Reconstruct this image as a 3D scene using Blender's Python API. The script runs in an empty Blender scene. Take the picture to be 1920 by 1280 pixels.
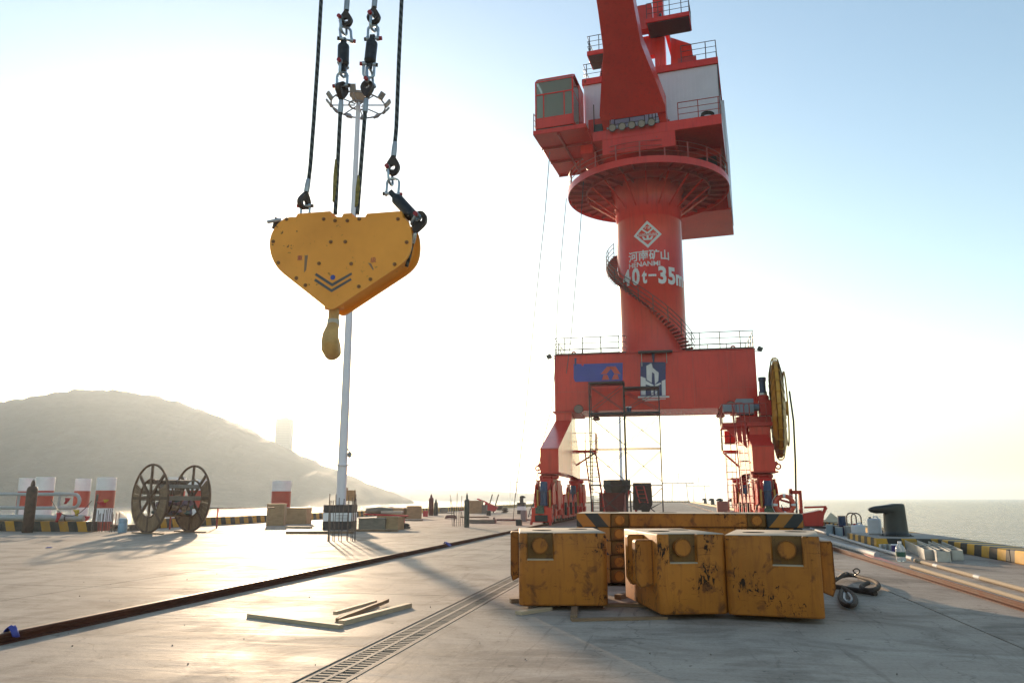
import bpy, bmesh, math, random
from mathutils import Vector, Matrix, noise, Quaternion
R = math.radians
random.seed(7)
scene = bpy.context.scene
COL = scene.collection

# ------------------------------------------------------------------ camera
EYE = Vector((0.0, 0.0, 1.55))
PITCH, YAW = R(11.563), R(11.372)          # looks up a little, left of the quay's axis (+Y)
cam_d = bpy.data.cameras.new('camera')
cam_d.sensor_width = 36.0
cam_d.lens = 1437.0 / 1920.0 * 36.0
cam_d.clip_end = 30000.0
cam = bpy.data.objects.new('camera', cam_d)
COL.objects.link(cam)
cam.location = EYE
cam.rotation_euler = (math.pi / 2 + PITCH, 0.0, YAW)
scene.camera = cam

# ------------------------------------------------------------------ sky and sun
SUN_EL, SUN_AZ = R(10.3), R(-28.2)         # azimuth from +Y, clockwise seen from above
world = bpy.data.worlds.new('World')
scene.world = world
world.use_nodes = True
wn = world.node_tree.nodes
wl = world.node_tree.links
wn.clear()
sky = wn.new('ShaderNodeTexSky')
sky.sky_type = 'NISHITA'
sky.sun_disc = False
sky.sun_elevation = SUN_EL
sky.sun_rotation = SUN_AZ
sky.altitude = 0.0
sky.air_density = 1.28
sky.dust_density = 0.5
sky.ozone_density = 1.6
bg = wn.new('ShaderNodeBackground')
bg.inputs['Strength'].default_value = 0.15
wo = wn.new('ShaderNodeOutputWorld')
wl.new(sky.outputs[0], bg.inputs[0])
wl.new(bg.outputs[0], wo.inputs[0])

sun_d = bpy.data.lights.new('sun', 'SUN')
sun_d.energy = 4.6
sun_d.angle = R(1.0)
sun_d.color = (1.0, 0.74, 0.49)
sun = bpy.data.objects.new('sun', sun_d)
COL.objects.link(sun)
S_DIR = Vector((math.sin(SUN_AZ) * math.cos(SUN_EL), math.cos(SUN_AZ) * math.cos(SUN_EL), math.sin(SUN_EL)))
sun.rotation_euler = S_DIR.to_track_quat('Z', 'Y').to_euler()
sun.location = S_DIR * 60 + Vector((0, 0, 40))

# ------------------------------------------------------------------ exposure
vs = scene.view_settings
vs.view_transform = 'Standard'
vs.look = 'None'
vs.exposure = 0.9
vs.gamma = 1.0
vs.use_curve_mapping = False
scene.cycles.use_denoising = True
scene.cycles.max_bounces = 8
scene.cycles.volume_bounces = 1
scene.cycles.transparent_max_bounces = 8
scene.cycles.sample_clamp_indirect = 6.0
scene.cycles.caustics_reflective = False
scene.cycles.caustics_refractive = False

# ------------------------------------------------------------------ helpers
_fw = Vector((-math.sin(YAW) * math.cos(PITCH), math.cos(YAW) * math.cos(PITCH), math.sin(PITCH)))
_rt = Vector((math.cos(YAW), math.sin(YAW), 0.0))
_up = _rt.cross(_fw)
def _ray(u, v):
    return _fw + _rt * ((u - 960.0) / 1437.0) - _up * ((v - 640.0) / 1437.0)
def gp(u, v, z=0.0):
    """the place on a level sheet that a survey point of the photograph stands on"""
    d = _ray(u, v)
    return EYE + d * ((z - EYE.z) / d.z)
def ay(u, v, y):
    """the place at a known distance along the quay"""
    d = _ray(u, v)
    return EYE + d * (y / d.y)

MW = {}          # object -> world matrix (known before any depsgraph update)

def tag(o, label=None, cat=None, group=None, kind=None):
    if label: o['label'] = label
    if cat: o['category'] = cat
    if group: o['group'] = group
    if kind: o['kind'] = kind
    return o

def thing(name, label, cat, loc=(0, 0, 0), rz=0.0, group=None):
    o = bpy.data.objects.new(name, None)
    o.empty_display_size = 0.2
    COL.objects.link(o)
    o.location = loc
    o.rotation_euler = (0, 0, rz)
    MW[o] = Matrix.Translation(Vector(loc)) @ Matrix.Rotation(rz, 4, 'Z')
    return tag(o, label, cat, group)

class MB:
    """collects simple solids; build() links them as one mesh object"""
    def __init__(s, xf=None):
        s.v, s.f, s.sm, s.mi = [], [], [], []
        s.xf = xf
    def add(s, vs, fs, smooth=False, m=0, flip=False):
        b = len(s.v)
        if s.xf is not None:
            vs = [s.xf @ Vector(p) for p in vs]
        s.v.extend([tuple(p) for p in vs])
        for f in fs:
            f = tuple(b + i for i in f)
            s.f.append(f[::-1] if flip else f)
            s.sm.append(smooth)
            s.mi.append(m)
        return s
    def box(s, lo, hi, m=0):
        (x0, y0, z0), (x1, y1, z1) = lo, hi
        return s.add([(x0, y0, z0), (x1, y0, z0), (x1, y1, z0), (x0, y1, z0), (x0, y0, z1), (x1, y0, z1), (x1, y1, z1), (x0, y1, z1)],
                     [(0, 3, 2, 1), (4, 5, 6, 7), (0, 1, 5, 4), (1, 2, 6, 5), (2, 3, 7, 6), (3, 0, 4, 7)], m=m)
    def cbox(s, c, d, rz=0.0, q=None, m=0):
        M = Matrix.Translation(Vector(c)) @ (q.to_matrix().to_4x4() if q is not None else Matrix.Rotation(rz, 4, 'Z'))
        x, y, z = d[0] / 2, d[1] / 2, d[2] / 2
        P = [(-x, -y, -z), (x, -y, -z), (x, y, -z), (-x, y, -z), (-x, -y, z), (x, -y, z), (x, y, z), (-x, y, z)]
        return s.add([M @ Vector(p) for p in P],
                     [(0, 3, 2, 1), (4, 5, 6, 7), (0, 1, 5, 4), (1, 2, 6, 5), (2, 3, 7, 6), (3, 0, 4, 7)], m=m)
    def bar(s, a, b, w, h=None, up=(0, 0, 1), m=0):
        """a rectangular bar from a to b, w across and h along 'up'"""
        a, b = Vector(a), Vector(b)
        h = w if h is None else h
        d = (b - a)
        L = d.length
        if L < 1e-6: return s
        d.normalize()
        u = Vector(up)
        if abs(d.dot(u)) > 0.98: u = Vector((0, 1, 0))
        x = d.cross(u).normalized()
        u = x.cross(d).normalized()
        x = x * (w / 2); u = u * (h / 2)
        P = [a - x - u, a + x - u, a + x + u, a - x + u, b - x - u, b + x - u, b + x + u, b - x + u]
        return s.add(P, [(0, 1, 2, 3), (7, 6, 5, 4), (0, 4, 5, 1), (1, 5, 6, 2), (2, 6, 7, 3), (3, 7, 4, 0)], m=m)
    def cyl(s, a, b, r0, r1=None, n=12, caps=True, smooth=True, m=0):
        a, b = Vector(a), Vector(b)
        r1 = r0 if r1 is None else r1
        d = (b - a).normalized()
        u = Vector((0, 0, 1)) if abs(d.z) < 0.95 else Vector((1, 0, 0))
        x = d.cross(u).normalized()
        y = d.cross(x).normalized()
        P = []
        for c, r in ((a, r0), (b, r1)):
            for i in range(n):
                t = 2 * math.pi * i / n
                P.append(c + x * (r * math.cos(t)) + y * (r * math.sin(t)))
        F = [(i, (i + 1) % n, n + (i + 1) % n, n + i) for i in range(n)]
        s.add(P, F, smooth=smooth, m=m, flip=True)
        if caps:
            s.add(P[:n], [tuple(range(n))], m=m)
            s.add(P[n:], [tuple(range(n - 1, -1, -1))], m=m)
        return s
    def tube(s, pts, r, n=8, closed=False, caps=True, m=0, smooth=True):
        pts = [Vector(p) for p in pts]
        N = len(pts)
        rr = r if isinstance(r, (list, tuple)) else [r] * N
        P = []
        px = None
        for i, p in enumerate(pts):
            if closed:
                d = pts[(i + 1) % N] - pts[i - 1]
            else:
                d = pts[min(i + 1, N - 1)] - pts[max(i - 1, 0)]
            d = d.normalized()
            if px is None:
                u = Vector((0, 0, 1)) if abs(d.z) < 0.9 else Vector((1, 0, 0))
                px = d.cross(u).normalized()
            x = (px - d * px.dot(d))
            if x.length < 1e-6: x = d.orthogonal()
            x.normalize()
            px = x
            y = d.cross(x)
            for k in range(n):
                t = 2 * math.pi * k / n
                P.append(p + x * (rr[i] * math.cos(t)) + y * (rr[i] * math.sin(t)))
        F = []
        for i in range(N if closed else N - 1):
            j = (i + 1) % N
            for k in range(n):
                l = (k + 1) % n
                F.append((i * n + k, i * n + l, j * n + l, j * n + k))
        s.add(P, F, smooth=smooth, m=m)
        if caps and not closed:
            s.add(P[:n], [tuple(range(n - 1, -1, -1))], m=m)
            s.add(P[-n:], [tuple(range(n))], m=m)
        return s
    def prism(s, poly, o, ux, uy, depth, m=0, smooth=False):
        """polygon (list of 2-D points, counter-clockwise seen against ux x uy) at o, in the ux/uy plane, pushed 'depth' along -(ux x uy)"""
        ux, uy, o = Vector(ux), Vector(uy), Vector(o)
        nrm = ux.cross(uy).normalized()
        n = len(poly)
        A = [o + ux * p[0] + uy * p[1] for p in poly]
        B = [p - nrm * depth for p in A]
        s.add(A, [tuple(range(n))], m=m)
        s.add(B, [tuple(range(n - 1, -1, -1))], m=m)
        s.add(A + B, [((i + 1) % n, i, n + i, n + (i + 1) % n) for i in range(n)], m=m, smooth=smooth)
        return s
    def lathe(s, prof, c=(0, 0, 0), ax=(0, 0, 1), n=20, smooth=True, m=0):
        """profile of (radius, height) from the bottom up, closed at the ends if radius 0"""
        c, ax = Vector(c), Vector(ax).normalized()
        u = Vector((1, 0, 0)) if abs(ax.x) < 0.9 else Vector((0, 1, 0))
        x = (u - ax * u.dot(ax)).normalized()
        y = ax.cross(x)
        P = []
        for r, h in prof:
            for k in range(n):
                t = 2 * math.pi * k / n
                P.append(c + ax * h + x * (r * math.cos(t)) + y * (r * math.sin(t)))
        F = []
        for i in range(len(prof) - 1):
            for k in range(n):
                l = (k + 1) % n
                F.append((i * n + k, i * n + l, (i + 1) * n + l, (i + 1) * n + k))
        s.add(P, F, smooth=smooth, m=m)
        if prof[0][0] > 1e-6: s.add(P[:n], [tuple(range(n - 1, -1, -1))], m=m)
        if prof[-1][0] > 1e-6: s.add(P[-n:], [tuple(range(n))], m=m)
        return s
    def ring(s, c, r, pr, ax=(0, 0, 1), n=48, k=6, a0=0.0, a1=None, m=0):
        c, ax = Vector(c), Vector(ax).normalized()
        u = Vector((1, 0, 0)) if abs(ax.x) < 0.9 else Vector((0, 1, 0))
        x = (u - ax * u.dot(ax)).normalized()
        y = ax.cross(x)
        full = a1 is None
        a1 = 2 * math.pi if full else a1
        N = n if full else n + 1
        pts = [c + x * (r * math.cos(a0 + (a1 - a0) * i / n)) + y * (r * math.sin(a0 + (a1 - a0) * i / n)) for i in range(N)]
        return s.tube(pts, pr, n=k, closed=full, m=m)
    def ringbar(s, c, r, w, h, n=48, a0=0.0, a1=None, m=0, z=(0, 0, 1)):
        """flat annular band: radius r..r+w, height h"""
        full = a1 is None
        a1 = 2 * math.pi if full else a1
        N = n if full else n + 1
        c = Vector(c)
        P = []
        for i in range(N):
            t = a0 + (a1 - a0) * i / n
            dx = Vector((math.cos(t), math.sin(t), 0))
            for rr, zz in ((r, 0), (r + w, 0), (r + w, h), (r, h)):
                P.append(c + dx * rr + Vector((0, 0, zz)))
        F = []
        for i in range(N if full else N - 1):
            j = (i + 1) % N
            for k in range(4):
                l = (k + 1) % 4
                F.append((i * 4 + l, i * 4 + k, j * 4 + k, j * 4 + l))
        s.add(P, F, m=m)
        if not full:
            s.add(P[:4], [(0, 1, 2, 3)], m=m)
            s.add(P[-4:], [(3, 2, 1, 0)], m=m)
        return s
    def mesh(s, name, mats):
        me = bpy.data.meshes.new(name)
        me.from_pydata(s.v, [], s.f)
        for mt in mats: me.materials.append(mt)
        me.polygons.foreach_set('use_smooth', s.sm)
        me.polygons.foreach_set('material_index', s.mi)
        me.update()
        me.set_sharp_from_angle(angle=R(38))
        return me

def part(name, mb, mat, parent=None, bevel=0.0, kind=None, label=None, local=False, seg=1):
    """links what mb holds as one mesh object; its points are world points unless local"""
    mats = mat if isinstance(mat, (list, tuple)) else [mat]
    if parent is not None and not local:
        inv = MW[parent].inverted()
        mb.v = [tuple(inv @ Vector(p)) for p in mb.v]
    me = mb.mesh(name, mats)
    o = bpy.data.objects.new(name, me)
    COL.objects.link(o)
    if parent is not None:
        o.parent = parent
        MW[o] = MW[parent].copy()
    else:
        MW[o] = Matrix.Identity(4)
    if bevel:
        b = o.modifiers.new('edge', 'BEVEL')
        b.width = bevel
        b.segments = seg
        b.limit_method = 'ANGLE'
        b.angle_limit = R(40)
    if kind: o['kind'] = kind
    if label: o['label'] = label
    return o

def solo(name, mb, mat, label, cat, base=None, group=None, bevel=0.0, seg=1, rz=0.0):
    """a thing that is one mesh, with its origin at its base"""
    mats = mat if isinstance(mat, (list, tuple)) else [mat]
    if base is None:
        xs = [p[0] for p in mb.v]; ys = [p[1] for p in mb.v]; zs = [p[2] for p in mb.v]
        base = ((min(xs) + max(xs)) / 2, (min(ys) + max(ys)) / 2, min(zs))
    M = Matrix.Translation(Vector(base)) @ Matrix.Rotation(rz, 4, 'Z')
    inv = M.inverted()
    mb.v = [tuple(inv @ Vector(p)) for p in mb.v]
    o = bpy.data.objects.new(name, mb.mesh(name, mats))
    COL.objects.link(o)
    o.location = base
    o.rotation_euler = (0, 0, rz)
    MW[o] = M
    if bevel:
        b = o.modifiers.new('edge', 'BEVEL')
        b.width = bevel; b.segments = seg; b.limit_method = 'ANGLE'; b.angle_limit = R(40)
    return tag(o, label, cat, group)

def struct(name, mb, mat, bevel=0.0):
    o = part(name, mb, mat, None, bevel)
    o['kind'] = 'structure'
    return o

def dup(root, loc, rz=0.0, label=None, parent=None):
    """a copy of a thing (or part) with copies of its parts and sub-parts; shares mesh data"""
    r = root.copy()
    COL.objects.link(r)
    r.location = loc
    r.rotation_euler = (0, 0, rz)
    r.parent = parent
    M = Matrix.Translation(Vector(loc)) @ Matrix.Rotation(rz, 4, 'Z')
    MW[r] = (MW[parent] @ M) if parent is not None else M
    if label: r['label'] = label
    for ch in list(root.children):
        c = ch.copy(); COL.objects.link(c); c.parent = r
        for g in list(ch.children):
            d = g.copy(); COL.objects.link(d); d.parent = c
    return r
# ------------------------------------------------------------------ materials
def new_mat(name):
    m = bpy.data.materials.new(name)
    m.use_nodes = True
    nt = m.node_tree
    b = nt.nodes.get('Principled BSDF')
    return m, nt, b
def N(nt, kind, **kw):
    n = nt.nodes.new(kind)
    for k, v in kw.items():
        if k.startswith('i_'):
            n.inputs[k[2:].replace('_', ' ')].default_value = v
        else:
            setattr(n, k, v)
    return n
def ramp(nt, src, stops):
    r = nt.nodes.new('ShaderNodeValToRGB')
    e = r.color_ramp.elements
    while len(e) < len(stops): e.new(0.5)
    for el, (p, c) in zip(e, stops):
        el.position = p
        el.color = (c[0], c[1], c[2], 1.0) if not isinstance(c, (int, float)) else (c, c, c, 1.0)
    nt.links.new(src, r.inputs[0])
    return r
def coords(nt, scale=(1, 1, 1), kind='Object', rot=(0, 0, 0)):
    tc = nt.nodes.new('ShaderNodeTexCoord')
    mp = nt.nodes.new('ShaderNodeMapping')
    mp.inputs['Scale'].default_value = scale
    mp.inputs['Rotation'].default_value = rot
    nt.links.new(tc.outputs[kind], mp.inputs[0])
    return mp.outputs[0]
def geo_coords(nt, scale=(1, 1, 1)):
    g = nt.nodes.new('ShaderNodeNewGeometry')
    mp = nt.nodes.new('ShaderNodeMapping')
    mp.inputs['Scale'].default_value = scale
    nt.links.new(g.outputs['Position'], mp.inputs[0])
    return mp.outputs[0]
def tnoise(nt, vec, scale, detail=4.0, rough=0.55, dist=0.0):
    n = nt.nodes.new('ShaderNodeTexNoise')
    n.inputs['Scale'].default_value = scale
    n.inputs['Detail'].default_value = detail
    n.inputs['Roughness'].default_value = rough
    n.inputs['Distortion'].default_value = dist
    nt.links.new(vec, n.inputs['Vector'])
    return n.outputs[0]
def mixc(nt, fac, a, b, blend='MIX'):
    m = nt.nodes.new('ShaderNodeMix')
    m.data_type = 'RGBA'
    m.blend_type = blend
    def put(sock, v):
        if hasattr(v, 'is_linked'): nt.links.new(v, sock)
        elif isinstance(v, (int, float)): sock.default_value = v
        else: sock.default_value = (v[0], v[1], v[2], 1.0)
    put(m.inputs[0], fac); put(m.inputs[6], a); put(m.inputs[7], b)
    return m.outputs[2]
def math_(nt, op, a, b=None):
    m = nt.nodes.new('ShaderNodeMath')
    m.operation = op
    for i, v in enumerate((a, b)):
        if v is None: continue
        if hasattr(v, 'is_linked'): nt.links.new(v, m.inputs[i])
        else: m.inputs[i].default_value = v
    return m.outputs[0]
def bump(nt, b, h, strength=0.3, dist=0.02):
    n = nt.nodes.new('ShaderNodeBump')
    n.inputs['Strength'].default_value = strength
    n.inputs['Distance'].default_value = dist
    nt.links.new(h, n.inputs['Height'])
    nt.links.new(n.outputs[0], b.inputs['Normal'])

def m_simple(name, col, rough=0.5, metal=0.0, var=0.12, scale=3.0, bmp=0.0, spec=0.5, coat=0.0):
    """a plain finish with soft uneven tone"""
    m, nt, b = new_mat(name)
    v = geo_coords(nt)
    n = tnoise(nt, v, scale, 5.0, 0.6)
    lo = [c * (1 - var) for c in col]; hi = [min(1, c * (1 + var)) for c in col]
    r = ramp(nt, n, [(0.3, lo), (0.7, hi)])
    nt.links.new(r.outputs[0], b.inputs['Base Color'])
    rr = ramp(nt, n, [(0.25, max(0.02, rough - 0.08)), (0.75, min(1, rough + 0.08))])
    nt.links.new(rr.outputs[0], b.inputs['Roughness'])
    b.inputs['Metallic'].default_value = metal
    b.inputs['Specular IOR Level'].default_value = spec
    b.inputs['Coat Weight'].default_value = coat
    if bmp: bump(nt, b, tnoise(nt, v, scale * 8, 4.0, 0.6), bmp, 0.01)
    return m

def m_worn(name, paint, under=(0.06, 0.035, 0.02), rough=0.45, amount=0.5, scale=1.6, streak=True, fade=0.25, coat=0.0):
    """painted steel with chips, rust spots and vertical streaks"""
    m, nt, b = new_mat(name)
    v = coords(nt)
    big = tnoise(nt, v, scale * 0.5, 5.0, 0.6)
    base = ramp(nt, big, [(0.3, [c * (1 - fade) for c in paint]), (0.7, [min(1, c * (1 + fade * 0.5)) for c in paint])]).outputs[0]
    if streak:
        sv = coords(nt, (7, 7, 0.55))
        st = tnoise(nt, sv, scale * 1.5, 5.0, 0.65)
        sm = ramp(nt, st, [(0.50, 0.0), (0.72, 1.0)]).outputs[0]
        base = mixc(nt, math_(nt, 'MULTIPLY', sm, 0.55), base, [c * 0.55 + u * 0.35 for c, u in zip(paint, under)])
    chip = tnoise(nt, v, scale * 9, 6.0, 0.72, 0.4)
    zone = tnoise(nt, v, scale * 1.3, 3.0, 0.5)
    th = math_(nt, 'ADD', chip, math_(nt, 'MULTIPLY', math_(nt, 'SUBTRACT', zone, 0.5), 0.5))
    cm = ramp(nt, th, [(0.72 - 0.14 * amount, 0.0), (0.75 - 0.14 * amount, 1.0)]).outputs[0]
    rust = ramp(nt, tnoise(nt, v, scale * 14, 3.0), [(0.3, [u * 0.4 for u in under]), (0.7, [u * 1.8 for u in under])]).outputs[0]
    col = mixc(nt, cm, base, rust)
    nt.links.new(col, b.inputs['Base Color'])
    rg = mixc(nt, cm, (rough,) * 3, (0.85,) * 3)
    nt.links.new(rg, b.inputs['Roughness'])
    b.inputs['Coat Weight'].default_value = coat
    bump(nt, b, math_(nt, 'SUBTRACT', math_(nt, 'MULTIPLY', big, 0.5), math_(nt, 'MULTIPLY', cm, 0.3)), 0.25, 0.01)
    return m

def m_wood(name, a, c, axis='X', scale=6.0, rough=0.75):
    m, nt, b = new_mat(name)
    sc = {'X': (0.6, 9, 9), 'Y': (9, 0.6, 9), 'Z': (9, 9, 0.6)}[axis]
    v = coords(nt, sc)
    n = tnoise(nt, v, scale, 5.0, 0.65, 0.6)
    v2 = coords(nt)
    n2 = tnoise(nt, v2, 2.0, 3.0)
    col = ramp(nt, n, [(0.28, a), (0.72, c)]).outputs[0]
    col = mixc(nt, ramp(nt, n2, [(0.45, 0.0), (0.8, 0.5)]).outputs[0], col, [x * 0.45 for x in a])
    nt.links.new(col, b.inputs['Base Color'])
    b.inputs['Roughness'].default_value = rough
    bump(nt, b, n, 0.35, 0.006)
    return m

def m_stripes(name, a, c, vec_scale, period, worn=0.4, rough=0.6, duty=0.5, edge_dirt=0.5, under=None):
    """hazard stripes: bands where (x,y,z)*vec_scale passes through the period"""
    m, nt, b = new_mat(name)
    tc = nt.nodes.new('ShaderNodeTexCoord')
    dot = nt.nodes.new('ShaderNodeVectorMath'); dot.operation = 'DOT_PRODUCT'
    nt.links.new(tc.outputs['Object'], dot.inputs[0])
    dot.inputs[1].default_value = vec_scale
    wob = tnoise(nt, tc.outputs['Object'], 4.0, 3.0)
    t = math_(nt, 'ADD', math_(nt, 'DIVIDE', dot.outputs['Value'], period), math_(nt, 'MULTIPLY', math_(nt, 'SUBTRACT', wob, 0.5), 0.06))
    fr = math_(nt, 'FRACT', t)
    msk = ramp(nt, fr, [(duty - 0.01, 0.0), (duty + 0.01, 1.0)]).outputs[0]
    col = mixc(nt, msk, a, c)
    n1 = tnoise(nt, tc.outputs['Object'], 1.7, 6.0, 0.65)
    col = mixc(nt, math_(nt, 'MULTIPLY', ramp(nt, n1, [(0.4, 0.0), (0.75, 1.0)]).outputs[0], edge_dirt), col, (0.16, 0.13, 0.10))
    chip = tnoise(nt, tc.outputs['Object'], 11.0, 6.0, 0.75, 0.5)
    cm = ramp(nt, chip, [(0.70 - 0.12 * worn, 0.0), (0.74 - 0.12 * worn, 1.0)]).outputs[0]
    col = mixc(nt, cm, col, under or (0.30, 0.27, 0.23))
    nt.links.new(col, b.inputs['Base Color'])
    b.inputs['Roughness'].default_value = rough
    b.inputs['Specular IOR Level'].default_value = 0.25
    bump(nt, b, chip, 0.15, 0.008)
    return m

def m_weight(name, paint, dark):
    """thick old paint on a cast block: runs, grime, scraped edges, scratches"""
    m, nt, b = new_mat(name)
    v = geo_coords(nt)
    big = tnoise(nt, v, 1.1, 5.0, 0.6)
    base = ramp(nt, big, [(0.3, [c * 0.72 for c in paint]), (0.7, [c * 1.18 for c in paint])]).outputs[0]
    run = tnoise(nt, geo_coords(nt, (6, 6, 0.6)), 1.4, 5.0, 0.65, 1.2)
    base = mixc(nt, math_(nt, 'MULTIPLY', ramp(nt, run, [(0.50, 0.0), (0.74, 1.0)]).outputs[0], 0.46), base, (paint[0] * 0.36, paint[1] * 0.34, paint[2] * 0.6))
    base = mixc(nt, math_(nt, 'MULTIPLY', ramp(nt, run, [(0.25, 1.0), (0.40, 0.0)]).outputs[0], 0.25), base, (paint[0] * 1.15, paint[1] * 0.86, paint[2] * 0.8))
    # soft brown bruises
    br = tnoise(nt, v, 5.5, 4.0, 0.6, 0.5)
    base = mixc(nt, math_(nt, 'MULTIPLY', ramp(nt, br, [(0.55, 0.0), (0.68, 1.0)]).outputs[0], 0.75), base, (0.085, 0.030, 0.014))
    # scraped spots, drawn out downwards, only in some places
    ch = tnoise(nt, geo_coords(nt, (1.0, 1.0, 0.5)), 17.0, 6.0, 0.72, 0.9)
    zone = tnoise(nt, v, 1.9, 2.0, 0.5)
    th = math_(nt, 'ADD', ch, math_(nt, 'MULTIPLY', math_(nt, 'SUBTRACT', zone, 0.55), 0.75))
    cm = ramp(nt, th, [(0.625, 0.0), (0.66, 1.0)]).outputs[0]
    # worn edges
    bev = nt.nodes.new('ShaderNodeBevel'); bev.samples = 4; bev.inputs[0].default_value = 0.05
    ge = nt.nodes.new('ShaderNodeNewGeometry')
    dt = nt.nodes.new('ShaderNodeVectorMath'); dt.operation = 'DOT_PRODUCT'
    nt.links.new(bev.outputs[0], dt.inputs[0]); nt.links.new(ge.outputs['Normal'], dt.inputs[1])
    ed = ramp(nt, dt.outputs['Value'], [(0.80, 1.0), (0.985, 0.0)]).outputs[0]
    en = tnoise(nt, v, 13.0, 5.0, 0.7)
    em = ramp(nt, math_(nt, 'MULTIPLY', ed, en), [(0.16, 0.0), (0.30, 1.0)]).outputs[0]
    # scratches
    wv = tnoise(nt, coords(nt, (2.5, 2.5, 34), rot=(0.5, 0.9, 0.3)), 1.5, 3.0, 0.5, 1.2)
    sm = math_(nt, 'MULTIPLY', ramp(nt, wv, [(0.67, 0.0), (0.685, 1.0)]).outputs[0], ramp(nt, zone, [(0.5, 0.0), (0.6, 1.0)]).outputs[0])
    allm = math_(nt, 'MAXIMUM', cm, math_(nt, 'MAXIMUM', em, sm))
    col = mixc(nt, allm, base, dark)
    nt.links.new(col, b.inputs['Base Color'])
    nt.links.new(mixc(nt, allm, (0.55,) * 3, (0.85,) * 3), b.inputs['Roughness'])
    b.inputs['Specular IOR Level'].default_value = 0.25
    bump(nt, b, math_(nt, 'SUBTRACT', math_(nt, 'MULTIPLY', big, 0.7), math_(nt, 'MULTIPLY', allm, 0.4)), 0.4, 0.012)
    return m

# --- concrete deck: cast bays, trowel marks, damp patches, scuffs
def m_deck():
    m, nt, b = new_mat('quay concrete')
    v = geo_coords(nt)
    big = tnoise(nt, v, 0.13, 7.0, 0.66, 0.6)
    mid = tnoise(nt, v, 0.75, 7.0, 0.68, 0.8)
    fine = tnoise(nt, v, 26.0, 6.0, 0.7)
    vs_ = geo_coords(nt, (0.30, 2.4, 1))
    trow = tnoise(nt, vs_, 1.3, 7.0, 0.70, 1.2)
    c = ramp(nt, big, [(0.30, (0.300, 0.245, 0.198)), (0.52, (0.410, 0.342, 0.278)), (0.72, (0.510, 0.432, 0.355))]).outputs[0]
    # damp, dirty patches with soft ragged edges
    c = mixc(nt, math_(nt, 'MULTIPLY', ramp(nt, mid, [(0.46, 0.0), (0.66, 1.0)]).outputs[0], 0.70), c, (0.165, 0.135, 0.108))
    # broom and trowel strokes
    c = mixc(nt, math_(nt, 'MULTIPLY', ramp(nt, trow, [(0.48, 0.0), (0.72, 1.0)]).outputs[0], 0.55), c, (0.56, 0.485, 0.405))
    c = mixc(nt, math_(nt, 'MULTIPLY', ramp(nt, trow, [(0.28, 1.0), (0.42, 0.0)]).outputs[0], 0.45), c, (0.19, 0.155, 0.125))
    c = mixc(nt, math_(nt, 'MULTIPLY', ramp(nt, fine, [(0.34, 1.0), (0.52, 0.0)]).outputs[0], 0.30), c, (0.15, 0.125, 0.10))
    # tyre drags along the quay
    sc = geo_coords(nt, (2.2, 0.16, 1))
    scn = tnoise(nt, sc, 1.2, 8.0, 0.75, 1.6)
    c = mixc(nt, math_(nt, 'MULTIPLY', ramp(nt, scn, [(0.57, 0.0), (0.68, 1.0)]).outputs[0], 0.55), c, (0.12, 0.10, 0.085))
    # oil drips and pale splashes
    sp = tnoise(nt, v, 5.5, 4.0, 0.55)
    c = mixc(nt, math_(nt, 'MULTIPLY', ramp(nt, sp, [(0.67, 0.0), (0.70, 1.0)]).outputs[0], 0.55), c, (0.075, 0.062, 0.052))
    sp2 = tnoise(nt, geo_coords(nt, (1.3, 1, 1)), 2.1, 5.0, 0.7, 2.0)
    c = mixc(nt, math_(nt, 'MULTIPLY', ramp(nt, sp2, [(0.66, 0.0), (0.72, 1.0)]).outputs[0], 0.4), c, (0.52, 0.47, 0.41))
    # hairline cracks
    vo = nt.nodes.new('ShaderNodeTexVoronoi'); vo.feature = 'DISTANCE_TO_EDGE'
    vo.inputs['Scale'].default_value = 0.22
    dv = nt.nodes.new('ShaderNodeVectorMath'); dv.operation = 'ADD'
    nn = nt.nodes.new('ShaderNodeTexNoise'); nn.inputs['Scale'].default_value = 1.1; nn.inputs['Detail'].default_value = 6.0
    nt.links.new(v, nn.inputs['Vector'])
    sc3 = nt.nodes.new('ShaderNodeVectorMath'); sc3.operation = 'SCALE'; sc3.inputs[3].default_value = 1.6
    nt.links.new(nn.outputs['Color'], sc3.inputs[0]); nt.links.new(v, dv.inputs[0]); nt.links.new(sc3.outputs[0], dv.inputs[1])
    nt.links.new(dv.outputs[0], vo.inputs['Vector'])
    crk = ramp(nt, vo.outputs['Distance'], [(0.0, 1.0), (0.0022, 0.0)]).outputs[0]
    c = mixc(nt, math_(nt, 'MULTIPLY', crk, 0.4), c, (0.08, 0.065, 0.055))
    nt.links.new(c, b.inputs['Base Color'])
    rg = ramp(nt, math_(nt, 'ADD', math_(nt, 'MULTIPLY', mid, 0.5), math_(nt, 'MULTIPLY', trow, 0.5)), [(0.32, 0.50), (0.68, 0.82)]).outputs[0]
    nt.links.new(rg, b.inputs['Roughness'])
    b.inputs['Specular IOR Level'].default_value = 0.5
    b.inputs['IOR'].default_value = 1.075
    h = math_(nt, 'ADD', math_(nt, 'MULTIPLY', fine, 0.30), math_(nt, 'ADD', math_(nt, 'MULTIPLY', mid, 0.6), math_(nt, 'MULTIPLY', trow, 1.1)))
    bump(nt, b, h, 0.55, 0.016)
    return m

def m_water():
    m, nt, b = new_mat('sea water')
    b.inputs['Base Color'].default_value = (0.030, 0.060, 0.078, 1)
    b.inputs['Roughness'].default_value = 0.09
    b.inputs['IOR'].default_value = 1.33
    v = geo_coords(nt, (0.7, 1.5, 1.0))
    w1 = tnoise(nt, v, 0.16, 6.0, 0.62, 0.8)
    w2 = tnoise(nt, v, 0.9, 5.0, 0.6, 0.4)
    h = math_(nt, 'ADD', math_(nt, 'MULTIPLY', w1, 2.2), math_(nt, 'MULTIPLY', w2, 0.55))
    bump(nt, b, h, 1.0, 1.5)
    return m

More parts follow.
